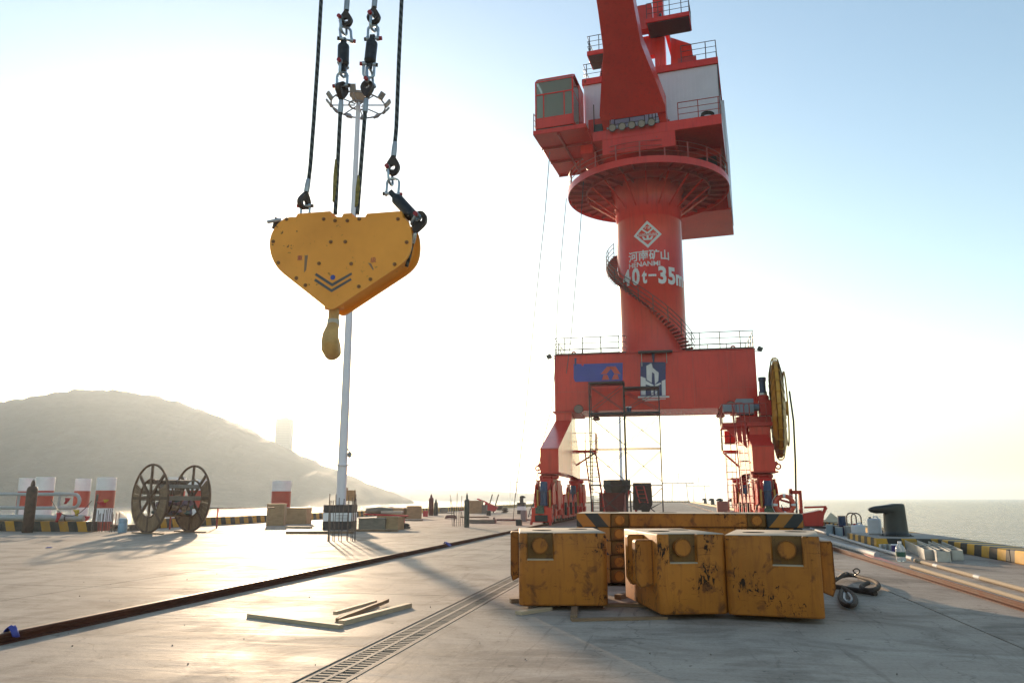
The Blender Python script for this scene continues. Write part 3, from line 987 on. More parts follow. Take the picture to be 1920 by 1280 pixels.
# --- bogies
def bogie(xc, yc, front, side):
    """one corner: equaliser, yoke, two wheel trucks with motors, guards and buffer"""
    root = part('bogie', MB().prism([(-1.9, 1.55), (1.9, 1.55), (1.9, 1.75), (1.35, 2.55), (0.55, 2.85), (-0.55, 2.85), (-1.35, 2.55), (-1.9, 1.75)], (xc + 0.3, yc, 0), (0, 1, 0), (0, 0, 1), 0.6), M_RED, crane, bevel=0.02)
    part('main_housing', MB().box((xc - 0.44, yc - 1.95, 0.8), (xc + 0.44, yc + 1.95, 1.9)), M_RED2, root, bevel=0.03)
    part('main_housing', MB().box((xc - 0.42, yc - 1.1, 1.901), (xc + 0.42, yc + 1.1, 2.7)), M_RED2, root, bevel=0.03)
    part('pivot_column', MB().lathe([(0.55, 2.7), (0.62, 2.75), (0.62, 2.9), (0.45, 3.0)], (xc, yc, 0), n=18), M_RED2, root)
    for sx in (-1, 1):
        part('shoulder_plate', MB().prism([(-2.1, 1.2), (2.1, 1.2), (2.2, 1.9), (1.9, 2.35), (1.2, 2.5), (0.9, 2.0), (-0.9, 2.0), (-1.2, 2.5), (-1.9, 2.35), (-2.2, 1.9)], (xc + sx * 0.52 + 0.03, yc, 0), (0, 1, 0), (0, 0, 1), 0.06), M_RED, root, bevel=0.015)
        part('yoke_plate', MB().prism([(-0.5, 0.9), (0.5, 0.9), (0.75, 2.0), (0.7, 2.65), (-0.7, 2.65), (-0.75, 2.0)], (xc + sx * 0.60 + 0.04, yc, 0), (0, 1, 0), (0, 0, 1), 0.08), M_RED2, root, bevel=0.015)
    for sy in (-1, 1):
        y = yc + sy * 1.28
        # wheel truck: two side plates with a cut-out, cross box
        for sx in (-1, 1):
            part('truck_plate', MB().prism([(-1.15, 0.34), (1.15, 0.34), (1.15, 0.95), (0.75, 1.35), (0.35, 1.62), (-0.35, 1.62), (-0.75, 1.35), (-1.15, 0.95)], (xc + sx * 0.36 + 0.035, y, 0), (0, 1, 0), (0, 0, 1), 0.07), M_RED, root, bevel=0.012)
        for wy in (-0.62, 0.62):
            part('wheel', MB().lathe([(0.30, -0.09), (0.34, -0.085), (0.34, -0.06), (0.30, -0.05), (0.30, 0.05), (0.34, 0.06), (0.34, 0.085), (0.30, 0.09)], (xc, y + wy, 0.112 + 0.302), (1, 0, 0), n=22).cyl((xc - 0.42, y + wy, 0.414), (xc + 0.42, y + wy, 0.414), 0.1, n=12), M_STEELD, root)
        part('truck_box', MB().box((xc - 0.32, y - 0.4, 0.78), (xc + 0.32, y + 0.4, 1.5)), M_RED2, root, bevel=0.02)
        # vertical drive motor with its gearbox and yellow guards
        mx, my = xc + side * 0.02, y - 0.98
        part('gearbox', MB().box((mx - 0.26, my - 0.2, 0.62), (mx + 0.26, my + 0.25, 1.12)), M_RED2, root, bevel=0.03)
        part('motor', MB().lathe([(0.19, 1.12), (0.24, 1.16), (0.24, 1.24), (0.205, 1.28), (0.205, 1.92), (0.235, 1.95), (0.235, 2.02), (0.22, 2.04), (0.22, 2.45), (0.19, 2.52)], (mx, my, 0), n=18), M_MOTOR, root)
        for sx in (-1, 1):
            part('motor_guard', MB().box((mx + sx * 0.36 - 0.05, my - 0.06, 0.75), (mx + sx * 0.36 + 0.05, my + 0.06, 2.05)).cyl((mx + sx * 0.30, my - 0.04, 1.95), (mx + sx * 0.18, my, 1.95), 0.02, n=6), M_YTUBE, root, bevel=0.012)
        part('side_cover', MB().box((xc - side * 0.62, y - 0.55, 0.42), (xc - side * 0.42, y + 0.55, 1.55)), M_RED, root, bevel=0.03)
        part('brake_unit', MB().box((xc + 0.42, y - 0.22, 0.55), (xc + 0.60, y + 0.3, 0.95)), M_RED2, root, bevel=0.02)
    if front:
        yf = yc - 2.75
        part('end_box', MB().box((xc - 0.58, yf - 0.25, 0.22), (xc + 0.58, yf + 0.55, 1.04)), M_RED, root, bevel=0.02)
        part('rail_clamp', MB().box((xc - 0.34, yf - 0.34, 0.70), (xc + 0.16, yf - 0.24, 1.04)).box((xc - 0.25, yf - 0.30, 1.04), (xc + 0.1, yf + 0.1, 1.14)), m_clamp, root, bevel=0.01)
        part('buffer', MB().box((xc - 0.36, yf - 0.36, 0.26), (xc + 0.36, yf - 0.26, 0.62)), M_RUBBER, root, bevel=0.02)
        part('rail_sweep', MB().bar((xc - 0.62, yf - 0.2, 0.08), (xc - 0.5, yf - 0.1, 0.75), 0.10, 0.12), M_RED2, root)
        part('rail_sweep', MB().bar((xc + 0.50, yf - 0.28, 0.06), (xc + 0.54, yf - 0.1, 0.62), 0.12, 0.10), M_RED2, root)
        # hydraulic lines
        part('hydraulic_hose', MB().tube([(xc - 0.66, yf + 0.1, 0.62), (xc - 0.8, yf - 0.05, 0.5), (xc - 0.74, yf + 0.2, 0.9), (xc - 0.55, yf + 0.4, 1.3)], 0.025, n=6).tube([(xc + 0.56, yf + 0.0, 0.5), (xc + 0.7, yf - 0.1, 0.75), (xc + 0.62, yf + 0.2, 1.2)], 0.025, n=6), M_RUBBER, root)
    return root
m_clamp = m_simple('rail clamp green', (0.05, 0.085, 0.05), 0.6, 0, 0.6, 8.0)
XL, XR = -7.2, 5.36
for yy, fr in ((47.35, True), (61.6, False)):
    bogie(XL, yy, fr, 1)
    bogie(XR, yy, fr, -1)
def idler(xc, yc):
    root = part('idler_truck', MB().box((xc - 0.34, yc - 1.1, 0.72), (xc + 0.34, yc + 1.1, 1.35)), M_RED, crane, bevel=0.03)
    for sx in (-1, 1):
        part('truck_plate', MB().prism([(-1.25, 0.3), (1.25, 0.3), (1.25, 1.0), (0.8, 1.5), (0.4, 1.85), (-0.4, 1.85), (-0.8, 1.5), (-1.25, 1.0)], (xc + sx * 0.42 + 0.035, yc, 0), (0, 1, 0), (0, 0, 1), 0.07), M_RED2, root, bevel=0.012)
        part('hose_bracket', MB().box((xc + sx * 0.56 - 0.06, yc - 0.9, 0.5), (xc + sx * 0.56 + 0.06, yc - 0.6, 1.3)), M_RUBBER, root)
        part('brake_unit', MB().box((xc + sx * 0.54 - 0.08, yc + 0.1, 0.45), (xc + sx * 0.54 + 0.08, yc + 0.7, 1.0)), M_RED, root, bevel=0.02)
    for wy in (-0.62, 0.62):
        part('wheel', MB().lathe([(0.30, -0.09), (0.34, -0.085), (0.34, -0.06), (0.30, -0.05), (0.30, 0.05), (0.34, 0.06), (0.34, 0.085), (0.30, 0.09)], (xc, yc + wy, 0.112 + 0.302), (1, 0, 0), n=20), M_STEELD, root)
for xx in (XL, XR):
    for yy in (51.6, 54.4, 57.2):
        idler(xx, yy)
# link beams between front and rear bogies
for xx in (XL, XR):
    part('tie_beam', MB().box((xx - 0.2, 50.4, 1.0), (xx + 0.2, 60.8, 1.35)), M_RED2, crane, bevel=0.02)

# --- column with its painted mark and lettering
CR = 2.4
col = part('column', MB().lathe([(CR + 0.28, BZ1 + 0.055), (CR + 0.28, BZ1 + 0.20), (CR + 0.01, BZ1 + 0.21), (CR, BZ1 + 0.35), (CR, 17.0), (CR + 0.012, 17.02), (CR + 0.012, 17.06), (CR, 17.08), (CR, 21.6), (CR + 0.012, 21.62), (CR + 0.012, 21.66), (CR, 21.68), (CR + 0.12, 23.7), (CR + 0.35, 24.1), (CR + 0.35, 24.45)], (CX, CY, 0), n=96), M_RED, crane)
CAMA = math.atan2(-CY, -CX)          # the side of the column that faces the deck
def on_column(s, z, off):
    a = CAMA + s / CR
    return Vector((CX + (CR + off) * math.cos(a), CY + (CR + off) * math.sin(a), z))
def text_mesh(body, bold=0.0, shear=0.0):
    c = bpy.data.curves.new('lettering', 'FONT')
    c.body = body
    c.offset = bold
    c.shear = shear
    c.resolution_u = 3
    o = bpy.data.objects.new('lettering', c)
    COL.objects.link(o)
    dg = bpy.context.evaluated_depsgraph_get()
    me = bpy.data.meshes.new_from_object(o.evaluated_get(dg))
    COL.objects.unlink(o)
    bpy.data.objects.remove(o)
    bpy.data.curves.remove(c)
    bm = bmesh.new(); bm.from_mesh(me)
    bpy.data.meshes.remove(me)
    return bm
def fit(bm, x0, x1, y0, y1, cuts):
    xs = [v.co.x for v in bm.verts]; ys = [v.co.y for v in bm.verts]
    ax, bx, ay_, by = min(xs), max(xs), min(ys), max(ys)
    for v in bm.verts:
        v.co.x = x0 + (v.co.x - ax) / (bx - ax) * (x1 - x0)
        v.co.y = y0 + (v.co.y - ay_) / (by - ay_) * (y1 - y0)
        v.co.z = 0
    x = x0 + cuts
    while x < x1:
        bmesh.ops.bisect_plane(bm, geom=bm.verts[:] + bm.edges[:] + bm.faces[:], plane_co=(x, 0, 0), plane_no=(1, 0, 0))
        x += cuts
def col_letters(body, x0, x1, z0, z1, bold=0.0, name='lettering', off=0.012, mat=None):
    bm = text_mesh(body, bold)
    fit(bm, x0, x1, z0, z1, 0.12)
    g = MB()
    vs_ = [on_column(v.co.x, v.co.y, off) for v in bm.verts]
    for i, v in enumerate(bm.verts): v.index = i
    fs_ = []
    for f in bm.faces:
        ids = [v.index for v in f.verts]
        n = (vs_[ids[1]] - vs_[ids[0]]).cross(vs_[ids[2]] - vs_[ids[0]])
        c = vs_[ids[0]] - Vector((CX, CY, vs_[ids[0]].z))
        fs_.append(tuple(ids) if n.dot(c) > 0 else tuple(ids[::-1]))
    g.add(vs_, fs_)
    bm.free()
    return part(name, g, mat or M_WHITEP, col)
def col_poly(quads, name='mark', off=0.012, mat=None):
    """convex polygons of (arc, height), each laid on the curved plate"""
    g = MB()
    for q in quads:
        bm = bmesh.new()
        bm.faces.new([bm.verts.new((a, b, 0)) for a, b in q])
        xs = [a for a, b in q]
        x = min(xs) + 0.12
        while x < max(xs):
            bmesh.ops.bisect_plane(bm, geom=bm.verts[:] + bm.edges[:] + bm.faces[:], plane_co=(x, 0, 0), plane_no=(1, 0, 0))
            x += 0.12
        for i, v in enumerate(bm.verts): v.index = i
        vs_ = [on_column(v.co.x, v.co.y, off) for v in bm.verts]
        fs_ = []
        for f in bm.faces:
            ids = [v.index for v in f.verts]
            n = (vs_[ids[1]] - vs_[ids[0]]).cross(vs_[ids[2]] - vs_[ids[0]])
            c = vs_[ids[0]] - Vector((CX, CY, vs_[ids[0]].z))
            fs_.append(tuple(ids) if n.dot(c) > 0 else tuple(ids[::-1]))
        g.add(vs_, fs_)
        bm.free()
    return part(name, g, mat or M_WHITEP, col)
# diamond mark with an anchor-like sign
dz, dx, dr, dt = 20.12, -0.10, 1.02, 0.17
def dia(r): return [(dx + r, dz), (dx, dz + r), (dx - r, dz), (dx, dz - r)]
o_, i_ = dia(dr), dia(dr - dt * 1.41)
col_poly([[o_[k], o_[(k + 1) % 4], i_[(k + 1) % 4], i_[k]] for k in range(4)] + [
    [(dx - 0.44, dz + 0.40), (dx - 0.32, dz + 0.44), (dx + 0.05, dz + 0.12), (dx - 0.05, dz + 0.05)],
    [(dx + 0.44, dz + 0.40), (dx + 0.32, dz + 0.44), (dx - 0.05, dz + 0.12), (dx + 0.05, dz + 0.05)],
    [(dx - 0.70, dz - 0.095), (dx + 0.70, dz - 0.095), (dx + 0.70, dz - 0.07), (dx - 0.70, dz - 0.07)],
    [(dx - 0.07, dz - 0.3), (dx + 0.07, dz - 0.3), (dx + 0.07, dz - 0.1), (dx - 0.07, dz - 0.1)],
    [(dx - 0.28, dz - 0.42), (dx + 0.28, dz - 0.42), (dx + 0.17, dz - 0.30), (dx - 0.17, dz - 0.30)],
    [(dx - 0.40, dz - 0.14), (dx - 0.28, dz - 0.42), (dx - 0.17, dz - 0.30), (dx - 0.28, dz - 0.15)],
    [(dx + 0.40, dz - 0.14), (dx + 0.28, dz - 0.15), (dx + 0.17, dz - 0.30), (dx + 0.28, dz - 0.42)]], 'diamond_mark')
col_letters('KUANGYUAN', dx - 0.66, dx + 0.66, dz - 0.06, dz + 0.10, 0.01)
col_letters('矿源', dx - 0.20, dx + 0.20, dz + 0.40, dz + 0.60, 0.008)
col_letters('河南矿山', -1.62, 1.42, 18.2, 18.98, 0.02)
col_letters('HENANMI', -1.60, 0.72, 17.76, 18.12, 0.016)
for ch_, a_, b_, z0_, z1_ in (('4', -2.30, -1.516, 16.53, 17.74), ('0', -1.375, -0.77, 16.43, 17.74), ('t', -0.607, -0.253, 16.48, 17.45), ('-', -0.136, 0.41, 16.98, 17.14), ('3', 0.548, 1.15, 16.43, 17.74), ('5', 1.284, 1.93, 16.43, 17.72), ('m', 2.01, 2.92, 16.45, 17.28)):
    col_letters(ch_, a_, b_, z0_, z1_, 0.04)

# --- spiral stair round the column
st = part('spiral_stair', MB().tube([(CX + 3.24 * math.cos(R(148 + 4.45 * k)), CY + 3.24 * math.sin(R(148 + 4.45 * k)), 19.88 - 0.2 * k - 0.1) for k in range(43)], 0.02, n=5), M_RED2, crane)
for k in range(42):
    a = R(150 + 4.45 * k); z = 19.88 - 0.2 * k
    da = R(1.75)
    P = []
    for r_ in (CR + 0.015, 3.26):
        for s in (-1, 1):
            P.append((CX + r_ * math.cos(a + s * da), CY + r_ * math.sin(a + s * da)))
    V = [(x, y, z - 0.05) for x, y in P] + [(x, y, z) for x, y in P]
    part('tread', MB().add(V, [(0, 1, 3, 2), (4, 6, 7, 5), (0, 4, 5, 1), (2, 3, 7, 6), (0, 2, 6, 4), (1, 5, 7, 3)]), M_STEELD, st)
    part('tread_bracket', MB().prism([(CR + 0.015, -0.14), (CR + 0.12, -0.14), (3.2, -0.11), (3.26, -0.052), (CR + 0.015, -0.052)], Vector((CX, CY, z)), (math.cos(a), math.sin(a), 0), (0, 0, 1), 0.05), M_RED2, st)
hr = MB()
for h in (0.4, 0.75, 1.1):
    hr.tube([(CX + 3.24 * math.cos(R(148 + 4.45 * k)), CY + 3.24 * math.sin(R(148 + 4.45 * k)), 19.88 - 0.2 * k + h) for k in range(43)], 0.028, n=5)
part('handrail', hr, M_STEELD, st)
for k in range(0, 43, 4):
    a = R(148 + 4.45 * k); z = 19.88 - 0.2 * k
    part('post', MB().cyl((CX + 3.24 * math.cos(a), CY + 3.24 * math.sin(a), z), (CX + 3.24 * math.cos(a), CY + 3.24 * math.sin(a), z + 1.1), 0.033, n=6), M_STEELD, st)

# --- railings, lifting eyes and lamps on the beam
zt = BZ1 + 0.05
railing(crane, [(BX0 + 0.05, BY1 - 0.1, zt), (BX0 + 0.05, BY0 + 0.08, zt), (-2.6, BY0 + 0.08, zt), (-2.6, BY0 + 0.9, zt)], 1.25, 0.03, 1.35, (0.33, 0.66), toe=0.12)
railing(crane, [(1.55, BY0 + 0.5, zt), (1.55, BY0 + 0.08, zt), (BX1 - 0.05, BY0 + 0.08, zt), (BX1 - 0.05, BY1 - 0.1, zt), (1.9, BY1 - 0.1, zt)], 1.25, 0.03, 1.35, (0.33, 0.66), toe=0.12)
railing(crane, [(BX0 + 0.05, BY1 - 0.1, zt), (-3.2, BY1 - 0.1, zt)], 1.25, 0.03, 1.35, (0.33, 0.66), toe=0.12)
for xx in (-6.3, 4.7):
    part('lifting_eye', MB().ring((xx, BY0 + 0.35, zt + 0.13), 0.13, 0.06, (0, 1, 0), 16, 6).box((xx - 0.24, BY0 + 0.3, zt), (xx + 0.24, BY0 + 0.4, zt + 0.06)), M_RED2, beam)
def flood(pos, aim, parent=beam, r=0.26):
    p, d = Vector(pos), Vector(aim).normalized()
    o = part('floodlight', MB().lathe([(0.08, -0.34), (0.14, -0.32), (0.16, -0.18), (r, 0.0), (r * 1.08, 0.0), (r * 1.08, 0.04)], p, d, n=20), M_BLACK, parent)
    if parent is crane:
        part('lens', MB().lathe([(0.0, 0.045), (r, 0.0455), (r, 0.048)], p, d, n=20), M_LENS, o)
    return o
flood((-5.95, BY0 - 0.35, BZ0 + 0.10), (0.1, -0.85, -0.5), crane, 0.30)
flood((-4.95, BY0 + 2.2, BZ0 - 0.35), (0, -0.35, -0.95), crane, 0.26)
flood((4.28, BY0 - 0.35, BZ0 + 0.10), (-0.1, -0.85, -0.5), crane, 0.30)
flood((3.72, BY0 + 1.8, BZ0 - 0.35), (0, -0.35, -0.95), crane, 0.28)
for xx, s in ((BX0 - 0.40, -1), (BX1 + 0.36, 1)):
    part('spotlight', MB().cbox((xx, BY0 + 0.2, BZ1 - 0.1 + 0.12), (0.34, 0.30, 0.26), q=Quaternion((0, 1, 0), s * 0.5)).bar((xx - s * 0.4, BY0 + 0.25, BZ1 - 0.12), (xx, BY0 + 0.25, BZ1 - 0.12), 0.04), M_BLACK, crane)

# --- painted signs on the beam's face (survey points of the face turned into X/Z)
def face_poly(name, pts, mat, parent, off=0.006, zoom=None):
    P = []
    for a, b in pts:
        u, v = 1060 + a / 8.0, 660 + b / 8.0
        q = ay(u, v, BY0 - off)
        P.append((q.x, q.z))
    ar = sum(P[i][0] * P[(i + 1) % len(P)][1] - P[(i + 1) % len(P)][0] * P[i][1] for i in range(len(P)))
    if ar < 0: P = P[::-1]
    return part(name, MB().prism(P, (0, BY0 - off, 0), (1, 0, 0), (0, 0, 1), off - 0.001), mat, parent)
face_poly('blue_sign', [(125, 175), (240, 178), (243, 205), (270, 206), (280, 176), (350, 175), (860, 158), (858, 428), (420, 440), (150, 446), (125, 395)], M_BLUEP, beam)
face_poly('tape_strip', [(135, 90), (168, 88), (165, 200), (140, 200)], M_NAVY, beam, 0.009)
for q in ([(530, 328), (618, 328), (695, 232), (690, 212), (625, 215)], [(660, 215), (755, 212), (828, 325), (738, 328)],
          [(572, 340), (632, 340), (660, 412), (548, 416)], [(728, 335), (785, 335), (806, 404), (694, 412)]):
    face_poly('emblem_piece', q, M_ORANGE, beam, 0.010)
face_poly('navy_sign', [(1125, 148), (1505, 148), (1505, 660), (1125, 660)], M_NAVY, beam)
for q in ([(1130, 360), (1205, 392), (1205, 642), (1135, 642)],
          [(1215, 205), (1290, 165), (1308, 215), (1300, 300), (1295, 458), (1220, 412)],
          [(1300, 222), (1360, 275), (1400, 305), (1395, 432), (1345, 482), (1336, 322), (1301, 298)],
          [(1445, 432), (1500, 410), (1505, 648), (1450, 648)],
          [(1206, 425), (1322, 490), (1330, 522), (1206, 482)],
          [(1340, 492), (1420, 455), (1444, 472), (1345, 528)],
          [(1285, 548), (1322, 548), (1322, 642), (1290, 642)], [(1345, 548), (1378, 548), (1378, 642), (1345, 642)],
          [(1090, 660), (1560, 656), (1560, 680), (1090, 686)], [(1145, 700), (1505, 692), (1505, 704), (1145, 714)], [(1190, 720), (1420, 714), (1420, 724), (1190, 732)]):
    face_poly('emblem_piece', q, M_WHITEP, beam, 0.010)

# --- round gallery under the slewing ring
GZ = 24.2
gal = part('gallery', MB().ringbar((CX, CY, GZ + 0.12), CR + 0.36, 5.95 - CR - 0.36, 0.03, 96), M_RED2, crane)
part('rim_beam', MB().ringbar((CX, CY, GZ - 0.2), 5.95, 0.06, 0.5, 96), M_RED, gal)
part('ring_beam', MB().ringbar((CX, CY, GZ - 0.16), 4.55, 0.10, 0.26, 96), M_RED2, gal)
for k in range(36):
    a = 2 * math.pi * k / 36
    c, s = math.cos(a), math.sin(a)
    part('floor_joist', MB().bar((CX + 4.66 * c, CY + 4.66 * s, GZ + 0.02), (CX + 5.94 * c, CY + 5.94 * s, GZ + 0.02), 0.07, 0.17), M_RED2, gal)
for k in range(18):
    a = 2 * math.pi * (k + 0.5) / 18
    c, s = math.cos(a), math.sin(a)
    part('radial_beam', MB().bar((CX + (CR + 0.1) * c, CY + (CR + 0.1) * s, GZ - 0.02), (CX + 5.93 * c, CY + 5.93 * s, GZ + 0.02), 0.07, 0.24), M_RED2, gal)
    part('strut', MB().bar((CX + (CR + 0.02) * c, CY + (CR + 0.02) * s, GZ - 1.75), (CX + 4.6 * c, CY + 4.6 * s, GZ - 0.16), 0.09, 0.11), M_RED, gal)
for h in (0.4, 0.78, 1.15):
    part('guard_ring', MB().ring((CX, CY, GZ + 0.3 + h), 5.93, 0.03, (0, 0, 1), 96, 5), M_REDR, gal)
for k in range(22):
    a = 2 * math.pi * (k + 0.3) / 22
    q = (CX + 5.93 * math.cos(a), CY + 5.93 * math.sin(a))
    part('guard_post', MB().bar((q[0], q[1], GZ + 0.28), (q[0], q[1], GZ + 1.45), 0.10, 0.05), M_REDR, gal)
part('slewing_ring', MB().lathe([(2.62, GZ + 0.26), (2.95, GZ + 0.28), (2.95, GZ + 0.55), (2.7, GZ + 0.58), (2.7, GZ + 0.9)], (CX, CY, 0), n=72), M_BLACK, crane)
for k in range(60):
    a = 2 * math.pi * k / 60
    part('ring_bolt', MB().cbox((CX + 2.97 * math.cos(a), CY + 2.97 * math.sin(a), GZ + 0.42), (0.07, 0.10, 0.2), a), M_STEELD, gal)

# --- slewing part: own frame turned a little towards the hook
SA = R(-6.5)
SL = Matrix.Translation(Vector((CX, CY, 0))) @ Matrix.Rotation(SA, 4, 'Z')
def SB(): return MB(SL)
def sp(x, y, z): return SL @ Vector((x, y, z))
upper = part('slewing_deck', SB().box((-3.0, -5.62, 26.25), (5.86, 9.6, 26.98)), M_RED, crane, bevel=0.02)
part('centre_girder', SB().box((-2.3, -5.66, 25.1), (2.75, 6.0, 26.24)), M_RED, upper, bevel=0.02)
part('rear_girder', SB().box((-3.4, 6.02, 24.5), (5.9, 12.6, 26.24)), M_RED, upper, bevel=0.02)
part('side_rib', SB().box((2.76, -2.0, 25.7), (5.6, -1.8, 26.24)), M_RED2, upper)
part('side_rib', SB().box((2.76, 2.0, 25.7), (5.6, 2.2, 26.24)), M_RED2, upper)
part('recess_shade_sheet', SB().box((3.2, -1.6, 26.2), (5.2, 1.8, 26.246)), M_FLOOR, upper)  # dark sheet painting in the shade of the recess in the deck's underside
# cab deck on the left
cdk = part('cab_deck', SB().add([(-6.75, -7.8, 26.3), (-3.01, -7.8, 26.3), (-3.01, -0.4, 26.3), (-6.75, -0.4, 26.3), (-6.75, -7.8, 26.62), (-3.01, -7.8, 26.62), (-3.01, -0.4, 26.62), (-6.75, -0.4, 26.62)],
     [(0, 3, 2, 1), (4, 5, 6, 7), (0, 1, 5, 4), (1, 2, 6, 5), (2, 3, 7, 6), (3, 0, 4, 7)]), M_RED, upper, bevel=0.015)
part('cab_deck_rib', SB().bar((-5.0, -7.6, 26.22), (-5.0, -0.6, 26.22), 0.12, 0.16), M_RED2, upper)
for yy in (-5.6, -3.2, -0.7):
    part('cab_deck_rib', SB().bar((-6.7, yy, 26.22), (-3.05, yy, 26.22), 0.1, 0.16), M_RED2, upper)
part('cab_deck_girder', SB().box((-3.9, -5.5, 25.5), (-3.02, 1.0, 26.24)), M_RED, upper)
# machinery house
HX0, HX1, HY0, HY1, HZ0, HZ1 = -3.84, 5.70, -4.2, 10.4, 27.0, 32.0
house = part('machinery_house', SB().box((HX0, HY0, HZ0), (HX1, HY1, HZ1 - 0.5)), M_WALL, crane)
n = 34
for k in range(n):
    x0 = HX0 + (HX1 - HX0) * k / n; x1 = HX0 + (HX1 - HX0) * (k + 0.55) / n
    part('cladding_rib', SB().box((x0, HY0 - 0.025, HZ0 + 0.02), (x1, HY0 - 0.001, HZ1 - 0.52)), M_WALL, house)
for k in range(30):
    y0 = HY0 + (HY1 - HY0) * k / 30; y1 = y0 + (HY1 - HY0) / 30 * 0.55
    part('cladding_rib', SB().box((HX1 + 0.001, y0, HZ0 + 0.02), (HX1 + 0.025, y1, HZ1 - 0.52)), M_WALL, house)
part('roof', SB().box((HX0 - 0.12, HY0 - 0.15, HZ1 - 0.499), (HX1 + 0.12, HY1 + 0.1, HZ1)), M_RED, house, bevel=0.02)
part('side_skirt', SB().box((HX1 + 0.03, 1.0, 24.6), (HX1 + 0.26, HY1, HZ1 - 0.55)), M_WALL, house)
part('corner_trim', SB().box((HX1 + 0.03, HY0 - 0.03, HZ0), (HX1 + 0.10, HY0 + 0.1, HZ1 - 0.5)), M_STEELD, house)
part('machine_door', SB().box((-3.5, HY0 - 0.3, HZ0), (-2.1, HY0 - 0.03, HZ0 + 1.55)), M_RED, house)
def srail(pts, **kw):
    return railing(crane, [sp(*p) for p in pts], **kw)
srail([(HX0, HY0 + 2.5, HZ1), (HX0, HY0 - 0.05, HZ1), (-2.2, HY0 - 0.05, HZ1)], h=1.2, r=0.03, step=1.6, mids=(0.33, 0.66), mat=M_STEELD)
srail([(3.3, HY0 - 0.05, HZ1), (HX1, HY0 - 0.05, HZ1), (HX1, HY1, HZ1)], h=1.35, r=0.032, step=1.7, mids=(0.33, 0.66), mat=M_STEELD)
srail([(3.0, -5.55, 26.98), (5.8, -5.55, 26.98), (5.8, -4.3, 26.98)], h=1.3, r=0.032, step=1.3, mids=(0.33, 0.66), mat=M_REDR)
srail([(-6.7, -6.6, 26.62), (-6.7, -7.75, 26.62)], h=1.3, r=0.03, step=0.6, mids=(0.33, 0.66), mat=M_STEELD)
part('cable_coil', MB().ring(sp(4.9, -5.1, 27.15), 0.42, 0.05, (0, 0, 1), 24, 6).ring(sp(4.9, -5.1, 27.25), 0.38, 0.05, (0, 0, 1), 24, 6).ring(sp(4.95, -5.1, 27.34), 0.40, 0.05, (0.1, 0, 1), 24, 6), M_RUBBER, crane)
# work lamps along the deck front
for k in range(5):
    xk = -1.5 + k * 0.68
    lo = part('work_lamp', SB().lathe([(0.10, -0.3), (0.2, -0.28), (0.24, 0.0), (0.27, 0.0), (0.27, 0.05)], (xk, -5.95, 26.92), (0, -0.9, -0.35), n=20), M_BLACK, crane)
    part('lens', SB().lathe([(0.0, 0.055), (0.22, 0.056), (0.22, 0.058)], (xk, -5.95, 26.92), (0, -0.9, -0.35), n=20), M_LENS, lo)
part('lamp_rail', SB().bar((-1.9, -5.75, 27.02), (1.7, -5.75, 27.02), 0.08).bar((-1.9, -5.7, 26.98), (-1.9, -5.7, 27.2), 0.06), M_GALV, crane)
srail([(-1.4, -5.55, 26.98), (0.7, -5.55, 26.98)], h=0.75, r=0.028, step=1.0, mids=(0.5,), mat=M_STEELD)
srail([(1.0, -5.55, 26.98), (1.7, -5.55, 26.98)], h=0.95, r=0.028, step=0.25, mids=(0.5,), mat=M_STEELD)
part('hydraulic_pack', SB().box((-2.95, -5.3, 26.98), (-2.35, -4.6, 27.7)).cyl((-2.2, -5.2, 26.98), (-2.2, -5.2, 28.4), 0.06, n=8).cyl((-2.9, -5.4, 27.0), (-2.9, -5.4, 29.2), 0.04, n=8), M_BLACK, crane)

# --- operator's cab: red frame, window panes
K0, K1, KY0, KY1, KZ0, KZ1 = -6.6, -3.85, -7.75, -4.3, 26.75, 30.75
cab = part('operator_cab', SB().box((K0, KY0 + 0.03, KZ0), (K1, KY1, KZ0 + 0.16)), M_RED, crane)
t = 0.10
yt = KY0 + 0.55            # the roof front is set back: sloped skylight
def cbar(a, b, w=t): part('cab_frame', SB().bar(a, b, w), M_RED, cab)
for xx in (K0 + t / 2, K1 - t / 2):
    cbar((xx, KY0 + t / 2, KZ0 + 0.16), (xx, KY0 + t / 2, KZ1 - 0.45))
    cbar((xx, KY0 + t / 2, KZ1 - 0.45), (xx, yt, KZ1))
    cbar((xx, yt, KZ1), (xx, KY1, KZ1))
    cbar((xx, KY1 - 1.5, KZ0 + 0.16), (xx, KY1 - 1.5, KZ1))
    cbar((xx, KY0 + t, KZ0 + 2.55), (xx, KY1 - 1.5, KZ0 + 2.55), 0.07)
for zz in (KZ1 - 0.45, KZ0 + 2.55):
    cbar((K0 + t, KY0 + t / 2, zz), (K1 - t, KY0 + t / 2, zz), 0.085)
cbar((K0 + t, yt, KZ1), (K1 - t, yt, KZ1))
for xx in (K0 + 0.62, K1 - 0.66):
    cbar((xx, KY0 + t / 2, KZ0 + 0.8), (xx, KY0 + t / 2, KZ0 + 2.55), 0.075)
part('apron_panel', SB().box((K0, KY0, KZ0 + 0.0), (K1, KY0 + 0.06, KZ0 + 0.78)), M_RED, cab, bevel=0.015)
part('underside_panel', SB().box((K0 + 0.1, KY0 + 0.1, KZ0 - 0.07), (K1 - 0.1, KY1 - 0.2, KZ0 - 0.002)), M_FLOOR, cab)
part('rear_wall', SB().box((K0, KY1 - 1.45, KZ0 + 0.16), (K0 + 0.06, KY1, KZ1 - 0.02)).box((K1 - 0.06, KY1 - 1.45, KZ0 + 0.16), (K1, KY1, KZ1 - 0.02)).box((K0 + 0.06, KY1 - 0.06, KZ0 + 0.16), (K1 - 0.06, KY1, KZ1 - 0.02)), M_RED, cab)
part('roof_panel', SB().box((K0, yt + 0.06, KZ1 - 0.03), (K1, KY1, KZ1 + 0.05)), M_RED, cab)
